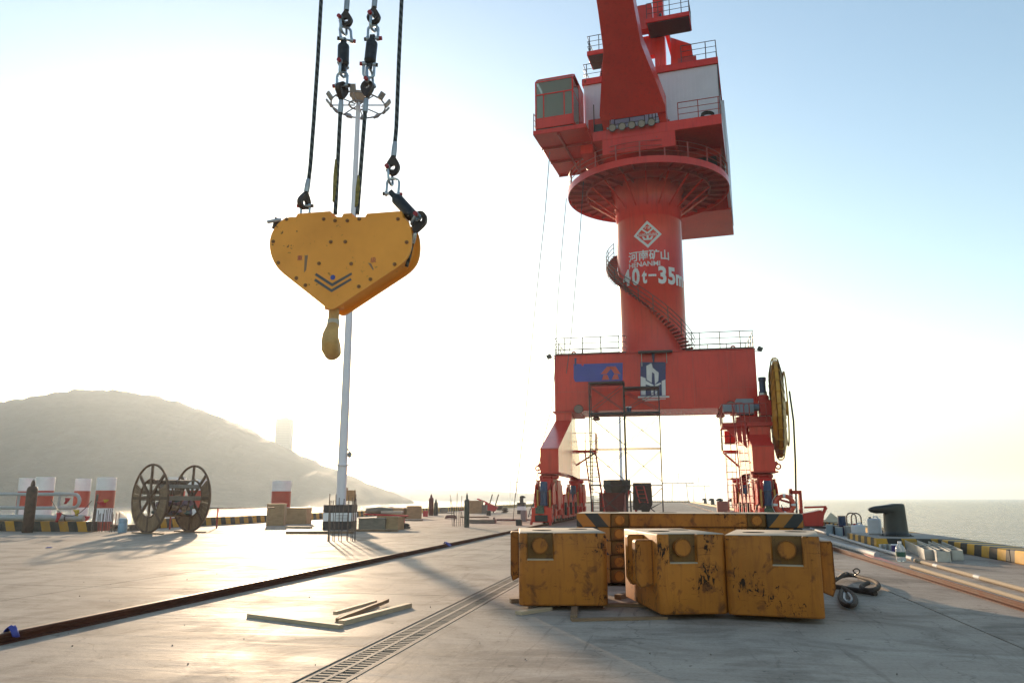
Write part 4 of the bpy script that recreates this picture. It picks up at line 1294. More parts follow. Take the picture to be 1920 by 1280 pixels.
part('side_panel', SB().box((K1 - 0.05, KY0 + 0.06, KZ0 + 0.16), (K1, KY1 - 1.5, KZ0 + 0.3)).box((K0, KY0 + 0.06, KZ0 + 0.16), (K0 + 0.05, KY1 - 1.5, KZ0 + 0.3)), M_RED, cab)
g_ = 0.015
xs3 = [K0 + 0.05, K0 + 0.62, K1 - 0.66, K1 - 0.05]
for x0, x1 in zip(xs3[:-1], xs3[1:]):
    part('window_pane', SB().box((x0, KY0 + 0.045, KZ0 + 0.78), (x1, KY0 + 0.045 + g_, KZ0 + 2.55)), M_GLASS, cab)
part('window_pane', SB().box((K0 + 0.05, KY0 + 0.045, KZ0 + 2.55), (K1 - 0.05, KY0 + 0.045 + g_, KZ1 - 0.45)), M_GLASS, cab)
sk = [(K0 + 0.06, K0 + 0.9), (K0 + 0.94, K1 - 0.94), (K1 - 0.9, K1 - 0.06)]
for x0, x1 in sk:
    part('skylight_pane', SB().add([(x0, KY0 + 0.07, KZ1 - 0.40), (x1, KY0 + 0.07, KZ1 - 0.40), (x1, yt - 0.02, KZ1 - 0.01), (x0, yt - 0.02, KZ1 - 0.01), (x0, KY0 + 0.085, KZ1 - 0.42), (x1, KY0 + 0.085, KZ1 - 0.42), (x1, yt - 0.005, KZ1 - 0.03), (x0, yt - 0.005, KZ1 - 0.03)], [(0, 1, 2, 3), (7, 6, 5, 4), (0, 4, 5, 1), (2, 6, 7, 3), (1, 5, 6, 2), (0, 3, 7, 4)]), M_GLASS, cab)
for xx in (K0 + 0.03, K1 - 0.045):
    part('window_pane', SB().box((xx, KY0 + 0.1, KZ0 + 0.3), (xx + g_, KY1 - 1.55, KZ0 + 2.52)), M_GLASS, cab)
    part('window_pane', SB().box((xx, KY0 + 0.1, KZ0 + 2.58), (xx + g_, KY1 - 1.55, KZ1 - 0.5)), M_GLASS, cab)
part('driver_seat', SB().box((-5.7, -6.3, KZ0 + 0.55), (-5.0, -5.7, KZ0 + 0.7)).box((-5.7, -5.75, KZ0 + 0.7), (-5.0, -5.6, KZ0 + 1.6)).box((-5.5, -6.1, KZ0 + 0.16), (-5.2, -5.8, KZ0 + 0.55)), M_BLACK, cab)
part('control_desk', SB().box((-6.2, -6.7, KZ0 + 0.16), (-5.85, -5.9, KZ0 + 0.95)).box((-4.85, -6.7, KZ0 + 0.16), (-4.5, -5.9, KZ0 + 0.95)), M_BOXG, cab)
part('cab_cable', MB().tube([sp(-4.05, -4.8, 29.0), sp(-3.95, -4.9, 28.4), sp(-4.0, -4.8, 28.0)], 0.03, n=6).tube([sp(-4.05, -4.7, 28.4), sp(-3.85, -4.85, 27.8), sp(-3.8, -4.9, 26.9), sp(-3.6, -5.0, 26.7)], 0.03, n=6), M_RUBBER, crane)
# stair from the gallery up to the deck
sa, sb_ = sp(-5.0, -1.2, 26.2), sp(-5.3, 1.2, 24.35)
sa = Vector((-5.35, 55.9, 26.2)); sb_ = Vector((-4.55, 53.2, 24.4))
stw = Vector((1, 0.25, 0)).normalized() * 0.36
acc = part('access_stair', MB().bar(sa + stw, sb_ + stw, 0.06, 0.2).bar(sa - stw, sb_ - stw, 0.06, 0.2), M_STEELD, crane)
for k in range(1, 9):
    c = sa.lerp(sb_, k / 9)
    part('tread', MB().bar(c - stw, c + stw, 0.2, 0.04), M_STEELD, acc)
part('handrail', MB().tube([sa + stw + Vector((0, 0, 0.9)), sb_ + stw + Vector((0, 0, 0.9))], 0.03, n=6).tube([sa - stw + Vector((0, 0, 0.9)), sb_ - stw + Vector((0, 0, 0.9))], 0.03, n=6), M_STEELD, acc)

# --- jib: forked foot, tapering box, out over the deck
JF = Vector((0, -4.9, 27.25)); JH = Vector((0.0, -44.9, 58.0))
jd = (JH - JF).normalized(); JL = (JH - JF).length
jn = Vector((1, 0, 0)).cross(jd).normalized()      # towards the upper back side
if jn.z < 0: jn = -jn
def jpt(t, w, n): return JF + jd * t + Vector((w, 0, 0)) + jn * n
prof = [(1.15, 2.24), (1.6, 2.26), (3.0, 1.95), (6.0, 1.24), (8.5, 1.14), (JL, 0.55)]
g = SB()
P = []
for tt, w in prof:
    dth = 0.75 if tt < 10 else 0.5
    P += [jpt(tt, -w, -dth), jpt(tt, w, -dth), jpt(tt, w, dth), jpt(tt, -w, dth)]
F = []
for i in range(len(prof) - 1):
    for k in range(4):
        l = (k + 1) % 4
        F.append((i * 4 + k, i * 4 + l, (i + 1) * 4 + l, (i + 1) * 4 + k))
F += [(3, 2, 1, 0), tuple(len(P) - 4 + k for k in range(4))]
g.add(P, F)
jib = part('jib', g, M_RED, crane, bevel=0.03)
for s in (-1, 1):
    q = [(1.25, 0.0), (1.25, 0.62), (0.55, 0.50), (0.1, 0.42), (-0.15, 0.3), (-0.15, 0.05), (0.55, 0.06)]
    gg = SB()
    A = [jpt(tt, s * (2.25 - w), -0.6) for tt, w in q]; B = [jpt(tt, s * (2.25 - w), 0.6) for tt, w in q]
    n = len(q)
    gg.add(A + B, [tuple(range(n)), tuple(range(2 * n - 1, n - 1, -1))] + [((i + 1) % n, i, n + i, n + (i + 1) % n) for i in range(n)], flip=(s > 0))
    part('jib_foot', gg, M_RED, jib)
    part('pivot_bracket', SB().box((s * 2.0 - 0.25, -5.4, 26.99), (s * 2.0 + 0.25, -4.4, 27.3)).cyl((s * 2.0 - 0.35, -4.9, 27.3), (s * 2.0 + 0.35, -4.9, 27.3), 0.16, n=14), M_RED2, jib)
part('head_sheave', SB().cyl((0.55, -44.9, 58.3), (0.95, -44.9, 58.3), 0.9, n=28).cyl((-0.2, -44.9, 58.3), (0.2, -44.9, 58.3), 0.9, n=28), M_STEELD, jib)

# --- mast frame and platforms above the house roof
mast = part('mast_frame', SB().box((0.95, 0.2, HZ1), (1.75, 1.1, 41.0)), M_RED, crane, bevel=0.02)
part('mast_column', SB().box((-2.3, 0.2, HZ1), (-1.5, 1.1, 41.0)), M_RED, mast, bevel=0.02)
part('mast_web', SB().box((-1.49, 0.35, 35.9), (0.94, 0.95, 37.6)), M_RED, mast)
part('winch_housing', SB().add([(2.0, 0.6, HZ1), (4.1, 0.6, HZ1), (4.1, 5.0, HZ1), (2.0, 5.0, HZ1), (2.2, 0.9, 37.5), (3.75, 0.9, 36.6), (3.75, 4.6, 36.6), (2.2, 4.6, 37.5)],
     [(0, 3, 2, 1), (4, 5, 6, 7), (0, 1, 5, 4), (1, 2, 6, 5), (2, 3, 7, 6), (3, 0, 4, 7)]), M_RED, mast, bevel=0.04)
part('winch_drum', SB().cyl((0.0, -1.0, 33.2), (1.3, -1.0, 33.2), 0.55, n=22).box((0.1, -1.6, HZ1), (1.3, -0.4, 32.7)), M_MOTOR, mast)
part('winch_frame', SB().box((-0.2, -1.8, HZ1), (1.45, -0.2, 32.25)).box((1.3, -1.7, HZ1), (1.45, -0.3, 34.2)), M_RED, mast)
pl1 = part('upper_platform', SB().box((0.6, -2.0, 37.2), (3.9, 0.1, 37.55)), M_RED, mast, bevel=0.01)
part('platform_floor', SB().box((0.7, -1.9, 37.16), (3.8, 0.05, 37.199)), M_FLOOR, pl1) if False else part('platform_floor', SB().box((0.7, -1.9, 37.14), (3.8, 0.05, 37.199)), M_FLOOR, mast)
pl2 = part('upper_platform', SB().box((-4.1, -1.6, 35.6), (-2.31, 0.6, 35.95)), M_RED, mast, bevel=0.01)
part('platform_floor', SB().box((-4.0, -1.5, 35.54), (-2.4, 0.5, 35.599)), M_FLOOR, mast)
srail([(0.7, -1.95, 37.55), (3.85, -1.95, 37.55), (3.85, 0.1, 37.55)], h=1.3, r=0.03, step=0.9, mids=(0.33, 0.66))
srail([(-2.4, -1.55, 35.95), (-4.05, -1.55, 35.95), (-4.05, 0.5, 35.95)], h=1.3, r=0.03, step=0.8, mids=(0.33, 0.66))
lad = part('roof_stair', SB().bar((-2.85, -1.0, 35.6), (-2.85, -3.4, HZ1), 0.06, 0.2).bar((-2.1, -1.0, 35.6), (-2.1, -3.4, HZ1), 0.06, 0.2), M_RED2, crane)
for k in range(1, 12):
    f = k / 12
    part('tread', SB().box((-2.82, -1.0 - 2.4 * f - 0.13, 35.6 - 3.6 * f - 0.03), (-2.13, -1.0 - 2.4 * f + 0.13, 35.6 - 3.6 * f)), M_STEELD, lad)
part('pulley_block', SB().cyl((1.6, -1.2, 37.9), (1.75, -1.2, 37.9), 0.4, n=18).box((1.55, -1.4, 37.55), (1.8, -1.0, 37.95)), M_BLACK, mast)
part('upper_housing', SB().box((-0.6, -0.6, 37.62), (0.94, 0.18, 39.8)), M_RED2, mast, bevel=0.03)
part('back_stay', SB().bar((1.35, 0.65, 40.8), (3.2, 6.5, HZ1 + 0.1), 0.3), M_RED2, mast)
part('roof_vent', SB().box((3.0, -3.6, HZ1), (4.3, -2.6, HZ1 + 0.8)), M_RED2, house)

# --- cable reel, its drive and the platform on the right leg
RXC, RYC, RZC, RR = 6.86, 50.2, 7.05, 3.1
REELM = Matrix.Translation((RXC, RYC, 0)) @ Matrix.Rotation(R(-5.5), 4, 'Z') @ Matrix.Translation((-RXC, -RYC, 0))
reel = part('cable_reel', MB(REELM).cyl((RXC - 0.55, RYC, RZC), (RXC + 0.6, RYC, RZC), 0.45, n=20), M_REELY, crane)
for k in range(26):
    a = 2 * math.pi * k / 26
    d = Vector((0, math.cos(a), math.sin(a)))
    tn = Vector((0, -math.sin(a), math.cos(a)))
    for s in (-1, 1):
        c0 = Vector((RXC + s * 0.34, RYC, RZC)) + d * 0.4
        c1 = Vector((RXC + s * 0.34, RYC, RZC)) + d * 2.2
        c2 = Vector((RXC + s * 0.14, RYC, RZC)) + d * RR
        w0, w1, w2 = 0.07, 0.30, 0.36
        e = Vector((s * 0.05, 0, 0))
        gq = MB(REELM).add([c0 - tn * w0, c0 + tn * w0, c1 + tn * w1 + e, c1 - tn * w1, c2 + tn * w2 + e, c2 - tn * w2], [(0, 1, 2, 3), (3, 2, 4, 5)])
        gq.add([p + Vector((s * 0.02, 0, 0)) for p in (c0 - tn * w0, c0 + tn * w0, c1 + tn * w1 + e, c1 - tn * w1, c2 + tn * w2 + e, c2 - tn * w2)], [(3, 2, 1, 0), (5, 4, 2, 3)])
        part('reel_petal', gq, M_REELY, reel)
    part('reel_hoop', MB(REELM).tube([Vector((RXC - 0.18, RYC, RZC)) + d * (RR - 0.05), Vector((RXC - 0.1, RYC, RZC)) + d * (RR + 0.08), Vector((RXC + 0.1, RYC, RZC)) + d * (RR + 0.08), Vector((RXC + 0.18, RYC, RZC)) + d * (RR - 0.05)], 0.03, n=5), M_REELY, reel)
part('wound_cable', MB().ringbar((0, 0, 0), 1.3, 0.5, 0.1, 8), M_RUBBER, reel) if False else None
wc = MB(REELM)
for rr_ in (1.0, 1.2, 1.4, 1.6, 1.8):
    wc.ring((RXC, RYC, RZC), rr_, 0.09, (1, 0, 0), 48, 6)
part('wound_cable', wc, M_RUBBER, reel)
part('reel_web', MB(REELM).lathe([(0.42, -0.30), (2.2, -0.30), (3.02, -0.11), (3.02, 0.11), (2.2, 0.30), (0.42, 0.30)], (RXC, RYC, RZC), (1, 0, 0), n=52), M_REELY, reel)
part('guide_ring', MB(REELM).ring((RXC + 0.5, RYC, RZC), 2.3, 0.05, (1, 0, 0), 48, 6), M_REELY, reel)
part('feed_cable', MB().tube([(RXC + 0.45, RYC - 2.2, RZC + 0.8), (RXC + 0.5, RYC - 2.6, RZC - 1.0), (RXC + 0.42, RYC - 2.7, 3.6), (RXC + 0.30, RYC - 2.75, 1.6), (RXC + 0.28, RYC - 2.75, 0.5)], 0.055, n=8), M_RUBBER, crane)
part('cable_guide', MB().box((RXC - 0.05, RYC - 3.0, 0.25), (RXC + 0.1, RYC - 2.5, 2.1)).box((RXC + 0.45, RYC - 3.0, 0.25), (RXC + 0.60, RYC - 2.5, 2.0)).box((RXC - 0.2, RYC - 3.05, 0.2), (RXC + 0.7, RYC - 2.45, 0.4)).bar((RXC, RYC - 2.9, 1.9), (RXC + 0.5, RYC - 2.9, 1.9), 0.2), M_RED2, crane, bevel=0.02)
part('guide_arm', MB().bar((5.9, 47.3, 0.9), (RXC, RYC - 2.75, 0.9), 0.25, 0.3).bar((5.9, 47.3, 1.6), (RXC, RYC - 2.75, 1.3), 0.12, 0.12), M_RED2, crane)
part('reel_shaft_box', MB().box((5.75, RYC - 0.5, RZC - 0.45), (6.55, RYC + 0.5, RZC + 0.5)).lathe([(0.35, 0), (0.35, 0.3), (0.22, 0.4)], (6.05, RYC, RZC + 0.5), n=16), M_RED2, crane, bevel=0.03)
part('reel_motor', MB().lathe([(0.24, 0.0), (0.24, 0.25), (0.2, 0.28), (0.2, 0.9), (0.24, 0.92), (0.24, 1.15)], (6.05, RYC, RZC + 0.85), n=18), M_MOTOR, crane)
part('motor_coupling', MB().cyl((6.05, RYC, RZC + 0.55), (6.05, RYC, RZC + 1.0), 0.26, n=16), M_GALV, crane)
part('slip_ring_box', MB().box((4.35, RYC - 0.5, RZC - 0.35), (5.4, RYC + 0.5, RZC + 0.62)).box((3.55, RYC - 0.35, RZC - 0.15), (4.34, RYC + 0.35, RZC + 0.35)).cyl((5.4, RYC, RZC + 0.1), (5.74, RYC, RZC + 0.1), 0.22, n=14), M_BOXG, crane, bevel=0.015)
pz = RZC - 0.95
part('reel_platform', MB().box((3.35, RYC - 1.5, pz - 0.25), (6.55, RYC + 1.0, pz)).box((4.3, RYC - 0.4, pz), (6.4, RYC + 0.4, pz + 0.45)), M_RED2, crane, bevel=0.015)
part('platform_bracket', MB().prism([(3.45, pz - 0.25), (4.81, pz - 1.6), (4.81, pz - 0.25)], (0, RYC - 1.3, 0), (1, 0, 0), (0, 0, 1), 0.1), M_RED2, crane)
part('reel_pillar', MB().box((4.95, 48.9, 4.5), (6.2, 51.5, pz - 0.255)), M_RED, crane)
railing(crane, [(3.4, RYC + 0.9, pz), (3.4, RYC - 1.45, pz), (6.0, RYC - 1.45, pz)], 1.15, 0.03, 0.9, (0.5,), mat=M_REDR)
ladder(crane, (4.35, 45.9, 1.2), (4.35, 48.6, pz + 1.0), 0.62, (1, 0, 0), M_REDR, 0.5, 0.028, cage=(0, -0.9, 0.15))
# landings and ladders beside the legs at the back
part('landing', MB().box((-6.9, 58.6, 5.0), (-5.3, 60.4, 5.15)).bar((-6.9, 59.0, 4.0), (-5.4, 59.0, 4.95), 0.12), M_RED, crane)
railing(crane, [(-6.9, 58.7, 5.15), (-5.35, 58.7, 5.15), (-5.35, 60.3, 5.15)], 1.3, 0.03, 0.8, (0.5,), mat=M_REDR)
lg = part('boarding_stair', MB().bar((-6.15, 58.7, 5.05), (-5.6, 58.7, 0.3), 0.1, 0.16).bar((-5.35, 58.7, 5.05), (-4.75, 58.7, 0.3), 0.12, 0.18), M_RED2, crane)
for k in range(1, 17):
    f = k / 17
    part('tread', MB().box((-6.12 + 0.55 * f, 58.5, 5.05 - 4.75 * f), (-5.36 + 0.6 * f, 58.9, 5.09 - 4.75 * f)), M_STEELD, lg)
part('landing', MB().box((4.1, 60.2, 4.9), (5.3, 61.6, 5.1)).bar((4.2, 60.3, 4.85), (5.5, 60.3, 3.6), 0.14).box((4.3, 60.6, 5.6), (5.4, 61.2, 6.6)), M_RED, crane)
railing(crane, [(5.3, 60.25, 5.1), (4.1, 60.25, 5.1), (4.1, 61.5, 5.1)], 1.6, 0.03, 0.6, (0.33, 0.66), mat=M_STEELD)
ladder(crane, (4.62, 60.0, 0.6), (4.62, 60.0, 4.9), 0.7, (1, 0, 0), M_REDR, 0.45, 0.025, cage=(0, -0.9, 0))
# hanging painters' stage in front of the beam top
stg = thing('hanging_stage', 'narrow dark work stage slung over the front of the red beam', 'stage', (-0.5, BY0 - 0.5, BZ1 - 0.2))
part('stage_board', MB().box((-1.72, BY0 - 0.75, BZ1 - 0.12), (0.62, BY0 - 0.25, BZ1 + 0.02)), M_FLOOR, stg, bevel=0.02)
part('stage_hanger', MB().cyl((-1.5, BY0 - 0.5, BZ1 - 0.1), (-1.5, BY0 - 0.3, BZ1 - 1.0), 0.03, n=6), M_GALV, stg)
part('stage_hanger', MB().cyl((0.2, BY0 - 0.5, BZ1 - 0.1), (0.2, BY0 - 0.3, BZ1 - 0.85), 0.03, n=6), M_GALV, stg)
part('hanging_sheet', MB().add([(-0.82, BY0 - 0.2, BZ1 - 0.1), (-0.6, BY0 - 0.22, BZ1 - 0.1), (-0.68, BY0 - 0.06, BZ1 - 0.95), (-0.72, BY0 - 0.06, BZ1 - 0.95), (-0.82, BY0 - 0.18, BZ1 - 0.1), (-0.6, BY0 - 0.2, BZ1 - 0.1), (-0.68, BY0 - 0.04, BZ1 - 0.95), (-0.72, BY0 - 0.04, BZ1 - 0.95)], [(0, 3, 2, 1), (4, 5, 6, 7), (0, 1, 5, 4), (1, 2, 6, 5), (2, 3, 7, 6), (3, 0, 4, 7)]), M_NAVY, stg)
# life ring on the right bogie
lr = thing('life_ring', 'orange and white life ring hung on the right front bogie', 'life ring', (6.05, 44.2, 0.9))
gr = MB()
gr.ring((6.05, 44.15, 1.22), 0.46, 0.115, (0, 1, 0), 36, 10)
part('ring_body', gr, m_simple('life ring orange', (0.55, 0.07, 0.03), 0.5), lr)
for k in range(4):
    a = math.pi / 2 * k
    part('ring_band', MB().ring((6.05, 44.15, 1.22), 0.46, 0.122, (0, 1, 0), 4, 10, a - 0.13, a + 0.13), M_WHITEP, lr)
part('grab_line', MB().ring((6.05, 44.11, 1.22), 0.64, 0.014, (0, 1, 0), 32, 5), M_WHITEP, lr)
# slack ropes hanging from the crane's left side
for k, (pts, lab) in enumerate([
    ([ay(1031, 285, 49.0), ay(1022, 400, 49.0), ay(1003, 580, 49.0), ay(986, 770, 49.0), ay(973, 880, 49.0), ay(966, 930, 49.0), gp(962, 975)], 'thin slack rope hanging from the cab deck down to the deck, leftmost'),
    ([ay(1062, 372, 55.0), ay(1055, 450, 54.0), ay(1046, 560, 53.0), ay(1040, 700, 52.5), ay(1035, 760, 52.2), ay(1018, 830, 49), ay(1006, 900, 46.2), ay(1000, 950, 45.8)], 'thin rope falling past the left end of the red beam'),
    ([ay(1094, 340, 50.2), ay(1088, 430, 50.2), ay(1080, 520, 50.2), ay(1070, 640, 50.2), ay(1062, 700, 50.2)], 'thin rope hanging in front of the beam railing, rightmost of three')]):
    tag(solo('hanging_rope', MB().tube(pts, 0.026, n=5), M_BLACK, lab, 'rope', tuple(pts[-1])), group='slack ropes on the crane')
# ------------------------------------------------------------------ hook block and rigging
HYF = 11.0                                   # front plate of the block
M_HOOKY = m_worn('yellow hook block paint', (0.95, 0.37, 0.055), (0.05, 0.028, 0.018), 0.45, 0.30, 1.3, False, 0.22)
M_HOOKS = m_simple('worn yellow hook steel', (0.56, 0.33, 0.11), 0.6, 0, 0.25, 5.0)
M_TAPE = m_simple('pale wrapping tape', (0.48, 0.44, 0.36), 0.7)
M_CHEV = m_simple('grey chevron paint', (0.075, 0.070, 0.075), 0.5)
M_BOLT = m_simple('rust ringed bolt', (0.23, 0.10, 0.03), 0.5, 0.3, 0.4, 30)
M_THIM = m_simple('brown cast thimble', (0.045, 0.030, 0.024), 0.5, 0.3, 0.35, 12)
M_SHK = m_simple('zinc shackle', (0.33, 0.38, 0.43), 0.32, 0.75, 0.2, 14)
M_PINR = m_simple('red pin head', (0.30, 0.02, 0.025), 0.45)
M_SWV = m_simple('black swivel casing', (0.030, 0.030, 0.032), 0.42, 0.3, 0.5, 16)
M_REDCH = m_simple('faded red stencil', (0.45, 0.08, 0.05), 0.6)
M_ROPE, _nt, _b = new_mat('steel wire rope')
_v = coords(_nt, (1, 1, 1))
_w = _nt.nodes.new('ShaderNodeTexWave'); _w.wave_type = 'BANDS'; _w.bands_direction = 'DIAGONAL'
_w.inputs['Scale'].default_value = 4.5
_nt.links.new(_v, _w.inputs['Vector'])
_r = ramp(_nt, _w.outputs[0], [(0.2, (0.018, 0.019, 0.018)), (0.8, (0.075, 0.080, 0.076))])
_nt.links.new(_r.outputs[0], _b.inputs['Base Color'])
_b.inputs['Roughness'].default_value = 0.45
_b.inputs['Metallic'].default_value = 0.4
bump(_nt, _b, _w.outputs[0], 0.8, 0.012)

M_HOOKY.node_tree.nodes['Principled BSDF'].inputs['Specular IOR Level'].default_value = 0.25
def hz3(a, b, y=HYF):
    """survey point of the block's face"""
    return ay(480 + a * 0.24219, 390 + b * 0.24219, y)
hb = thing('hook_block', 'heart shaped yellow hook block hanging over the sunlit deck', 'hook block', tuple(hz3(600, 1160, HYF + 0.2)))
outl = [(235, 70), (1130, 70), (1166, 92), (1190, 130), (1203, 190), (1205, 265), (1192, 340), (1162, 396), (1112, 446), (640, 757), (605, 778), (580, 784), (545, 772), (520, 752), (192, 492), (150, 440), (117, 370), (104, 295), (110, 225), (136, 165), (176, 113)]
# smooth corners
def smooth_outline(P, it=1):
    for _ in range(it):
        Q = []
        n = len(P)
        for i in range(n):
            a, b = Vector(P[i]), Vector(P[(i + 1) % n])
            L = (b - a).length
            k = min(0.25, 30 / L)
            Q.append(tuple(a.lerp(b, k))); Q.append(tuple(a.lerp(b, 1 - k)))
        P = Q
    return P
ol = smooth_outline(outl, 1)
PT = [hz3(a, b) for a, b in ol]
poly2 = [(p.x, p.z) for p in PT][::-1]
if sum(poly2[i][0] * poly2[(i + 1) % len(poly2)][1] - poly2[(i + 1) % len(poly2)][0] * poly2[i][1] for i in range(len(poly2))) < 0: poly2 = poly2[::-1]
part('cheek_plate', MB().prism(poly2, (0, HYF, 0), (1, 0, 0), (0, 0, 1), 0.045), M_HOOKY, hb, bevel=0.008)
part('cheek_plate', MB().prism(poly2, (0, HYF + 0.42, 0), (1, 0, 0), (0, 0, 1), 0.045), M_HOOKY, hb, bevel=0.008)
cx_ = sum(p[0] for p in poly2) / len(poly2); cz_ = sum(p[1] for p in poly2) / len(poly2)
inner = [(cx_ + (x - cx_) * 0.93, cz_ + (z - cz_) * 0.91) for x, z in poly2]
part('inner_casing', MB().prism(inner, (0, HYF + 0.046, 0), (1, 0, 0), (0, 0, 1), 0.373), M_HOOKY, hb)
for a, b in ((285, 575), (640, 742), (822, 1128)):
    p, q = hz3(a, 62), hz3(b, 62)
    part('rope_guard', MB().add([(p.x, HYF + 0.05, p.z - 0.06), (q.x, HYF + 0.05, p.z - 0.06), (q.x, HYF + 0.41, p.z - 0.06), (p.x, HYF + 0.41, p.z - 0.06),
        (p.x + 0.06, HYF + 0.05, p.z + 0.055), (q.x - 0.03, HYF + 0.05, p.z + 0.055), (q.x - 0.03, HYF + 0.41, p.z + 0.055), (p.x + 0.06, HYF + 0.41, p.z + 0.055)],
        [(0, 3, 2, 1), (4, 5, 6, 7), (0, 1, 5, 4), (1, 2, 6, 5), (2, 3, 7, 6), (3, 0, 4, 7)]), M_HOOKY, hb)
for a, b in ((238, 88), (525, 87), (613, 99), (708, 99), (800, 86), (1100, 86), (135, 260), (580, 263), (692, 262), (1167, 266), (174, 424), (489, 430), (738, 432), (1074, 436), (314, 543), (384, 598), (887, 552), (797, 608)):
    p = hz3(a, b)
    part('plate_bolt', MB().lathe([(0.030, 0.0), (0.030, 0.012), (0.018, 0.014), (0.017, 0.024), (0.0, 0.026)], (p.x, HYF - 0.0015, p.z), (0, -1, 0), n=12), M_BOLT, hb)
def on_plate(name, pts, mat, off=0.004):
    P = [(q.x, q.z) for q in (hz3(a, b) for a, b in pts)]
    if sum(P[i][0] * P[(i + 1) % len(P)][1] - P[(i + 1) % len(P)][0] * P[i][1] for i in range(len(P))) < 0: P = P[::-1]
    part(name, MB().prism(P, (0, HYF - off, 0), (1, 0, 0), (0, 0, 1), off - 0.001), mat, hb)
for q in ([(455, 520), (467, 503), (590, 583), (590, 607)], [(590, 583), (738, 500), (745, 515), (590, 607)], [(450, 563), (462, 546), (585, 629), (585, 652)], [(585, 629), (733, 543), (741, 558), (585, 652)]):
    on_plate('chevron', q, M_CHEV)
part('blue_dot', MB().lathe([(0.042, 0), (0.042, 0.003)], (hz3(595, 537).x, HYF - 0.001, hz3(595, 537).z), (0, -1, 0), n=16), M_BLUEP, hb)
def plate_text(body, a0, b0, a1, b1, mat):
    bm = text_mesh(body, 0.012)
    p, q = hz3(a0, b1), hz3(a1, b0)
    fit(bm, p.x, q.x, p.z, q.z, 9.0)
    for i, v in enumerate(bm.verts): v.index = i
    g = MB().add([(v.co.x, HYF - 0.003, v.co.y) for v in bm.verts], [tuple(v.index for v in f.verts) for f in bm.faces])
    bm.free()
    part('stencil_mark', g, mat, hb)
plate_text('重', 318, 365, 362, 405, M_REDCH)
plate_text('级', 886, 378, 932, 424, M_REDCH)
# rope entry marks and scratches
for q in ([(378, 368), (402, 365), (388, 480), (372, 500)], [(868, 425), (890, 428), (912, 475), (905, 480)]):
    on_plate('scuff', q, m_simple('grey scuff', (0.24, 0.14, 0.08), 0.6), 0.003)
# the hook, seen edge on
hook_c = hz3(604, 790, HYF + 0.22)
hp_ = [(0.0, 0.0, 0.20), (0.0, 0.0, -0.05), (0.0, 0.0, -0.18), (0.0, -0.02, -0.32), (-0.01, -0.10, -0.44), (-0.02, -0.17, -0.58), (-0.025, -0.18, -0.72), (-0.02, -0.11, -0.86), (0.0, 0.02, -0.92), (0.02, 0.16, -0.87), (0.035, 0.25, -0.74), (0.04, 0.27, -0.60), (0.045, 0.29, -0.50)]
rad = [0.085, 0.085, 0.085, 0.09, 0.105, 0.125, 0.135, 0.14, 0.13, 0.115, 0.085, 0.055, 0.025]
Rk = Matrix.Rotation(R(20), 4, 'Z')
part('hook', MB().tube([hook_c + (Rk @ Vector((p[0], p[1], p[2] if p[2] > -0.1 else -0.1 + (p[2] + 0.1) * 0.72))) for p in hp_], rad, n=16), M_HOOKS, hb)
part('safety_latch', MB().bar(hook_c + (Rk @ Vector((0.0, 0.02, -0.30))), hook_c + (Rk @ Vector((0.045, 0.27, -0.42))), 0.05, 0.03), M_SHK, hb)
part('wrapping_tape', MB().tube([hook_c + Vector((0, 0, -0.16)), hook_c + Vector((0.0, -0.005, -0.24)), hook_c + Vector((-0.004, -0.02, -0.30))], [0.097, 0.10, 0.096], n=14), M_TAPE, hb)
part('hook_nut', MB().lathe([(0.16, 0.0), (0.16, 0.14), (0.10, 0.18)], hook_c + Vector((0, 0, 0.02)), n=8, smooth=False), M_HOOKY, hb)
# side lugs
for a, b, s in ((150, 90, -1),):
    p = hz3(a, b, HYF + 0.24)
    part('anchor_lug', MB().prism([(-0.07, -0.14), (0.10, -0.12), (0.05, 0.02), (-0.02, 0.06)], (p.x, HYF + 0.26, p.z), (1, 0, 0), (0, 0, 1), 0.05), M_THIM, hb)
    part('anchor_bolt', MB().cyl((p.x - 0.14, HYF + 0.24, p.z - 0.03), (p.x + 0.10, HYF + 0.24, p.z - 0.01), 0.03, n=10), M_SHK, hb)

def teardrop_mb(p, down, right, w, h, th):
    """a cast thimble: drop shaped plate with an eye; p = its point, 'down' runs to the round end"""
    p, down, right = Vector(p), Vector(down).normalized(), Vector(right).normalized()
    nrm = right.cross(down).normalized()
    n = 28
    O, I = [], []
    for k in range(n):
        t = 2 * math.pi * k / n
        c, s = math.cos(t), math.sin(t)
        ry = h * 0.42 if s > 0 else h * 0.58
        wx = w / 2 * c * (1.0 if s > 0 else (1 - 0.62 * (-s) ** 1.3))
        O.append(p + down * (h * 0.58 + ry * s) + right * wx)
        I.append(p + down * (h * 0.64 + 0.20 * w * s) + right * (0.20 * w * c))
    g = MB()
    A = [q + nrm * th / 2 for q in O]; B = [q - nrm * th / 2 for q in O]
    C = [q + nrm * th * 0.36 for q in I]; D = [q - nrm * th * 0.36 for q in I]
    V = A + B + C + D
    F = []
    for k in range(n):
        l = (k + 1) % n
        F += [(k, l, 2 * n + l, 2 * n + k), (n + l, n + k, 3 * n + k, 3 * n + l), (l, k, n + k, n + l), (2 * n + k, 2 * n + l, 3 * n + l, 3 * n + k)]
    g.add(V, F)
    return g
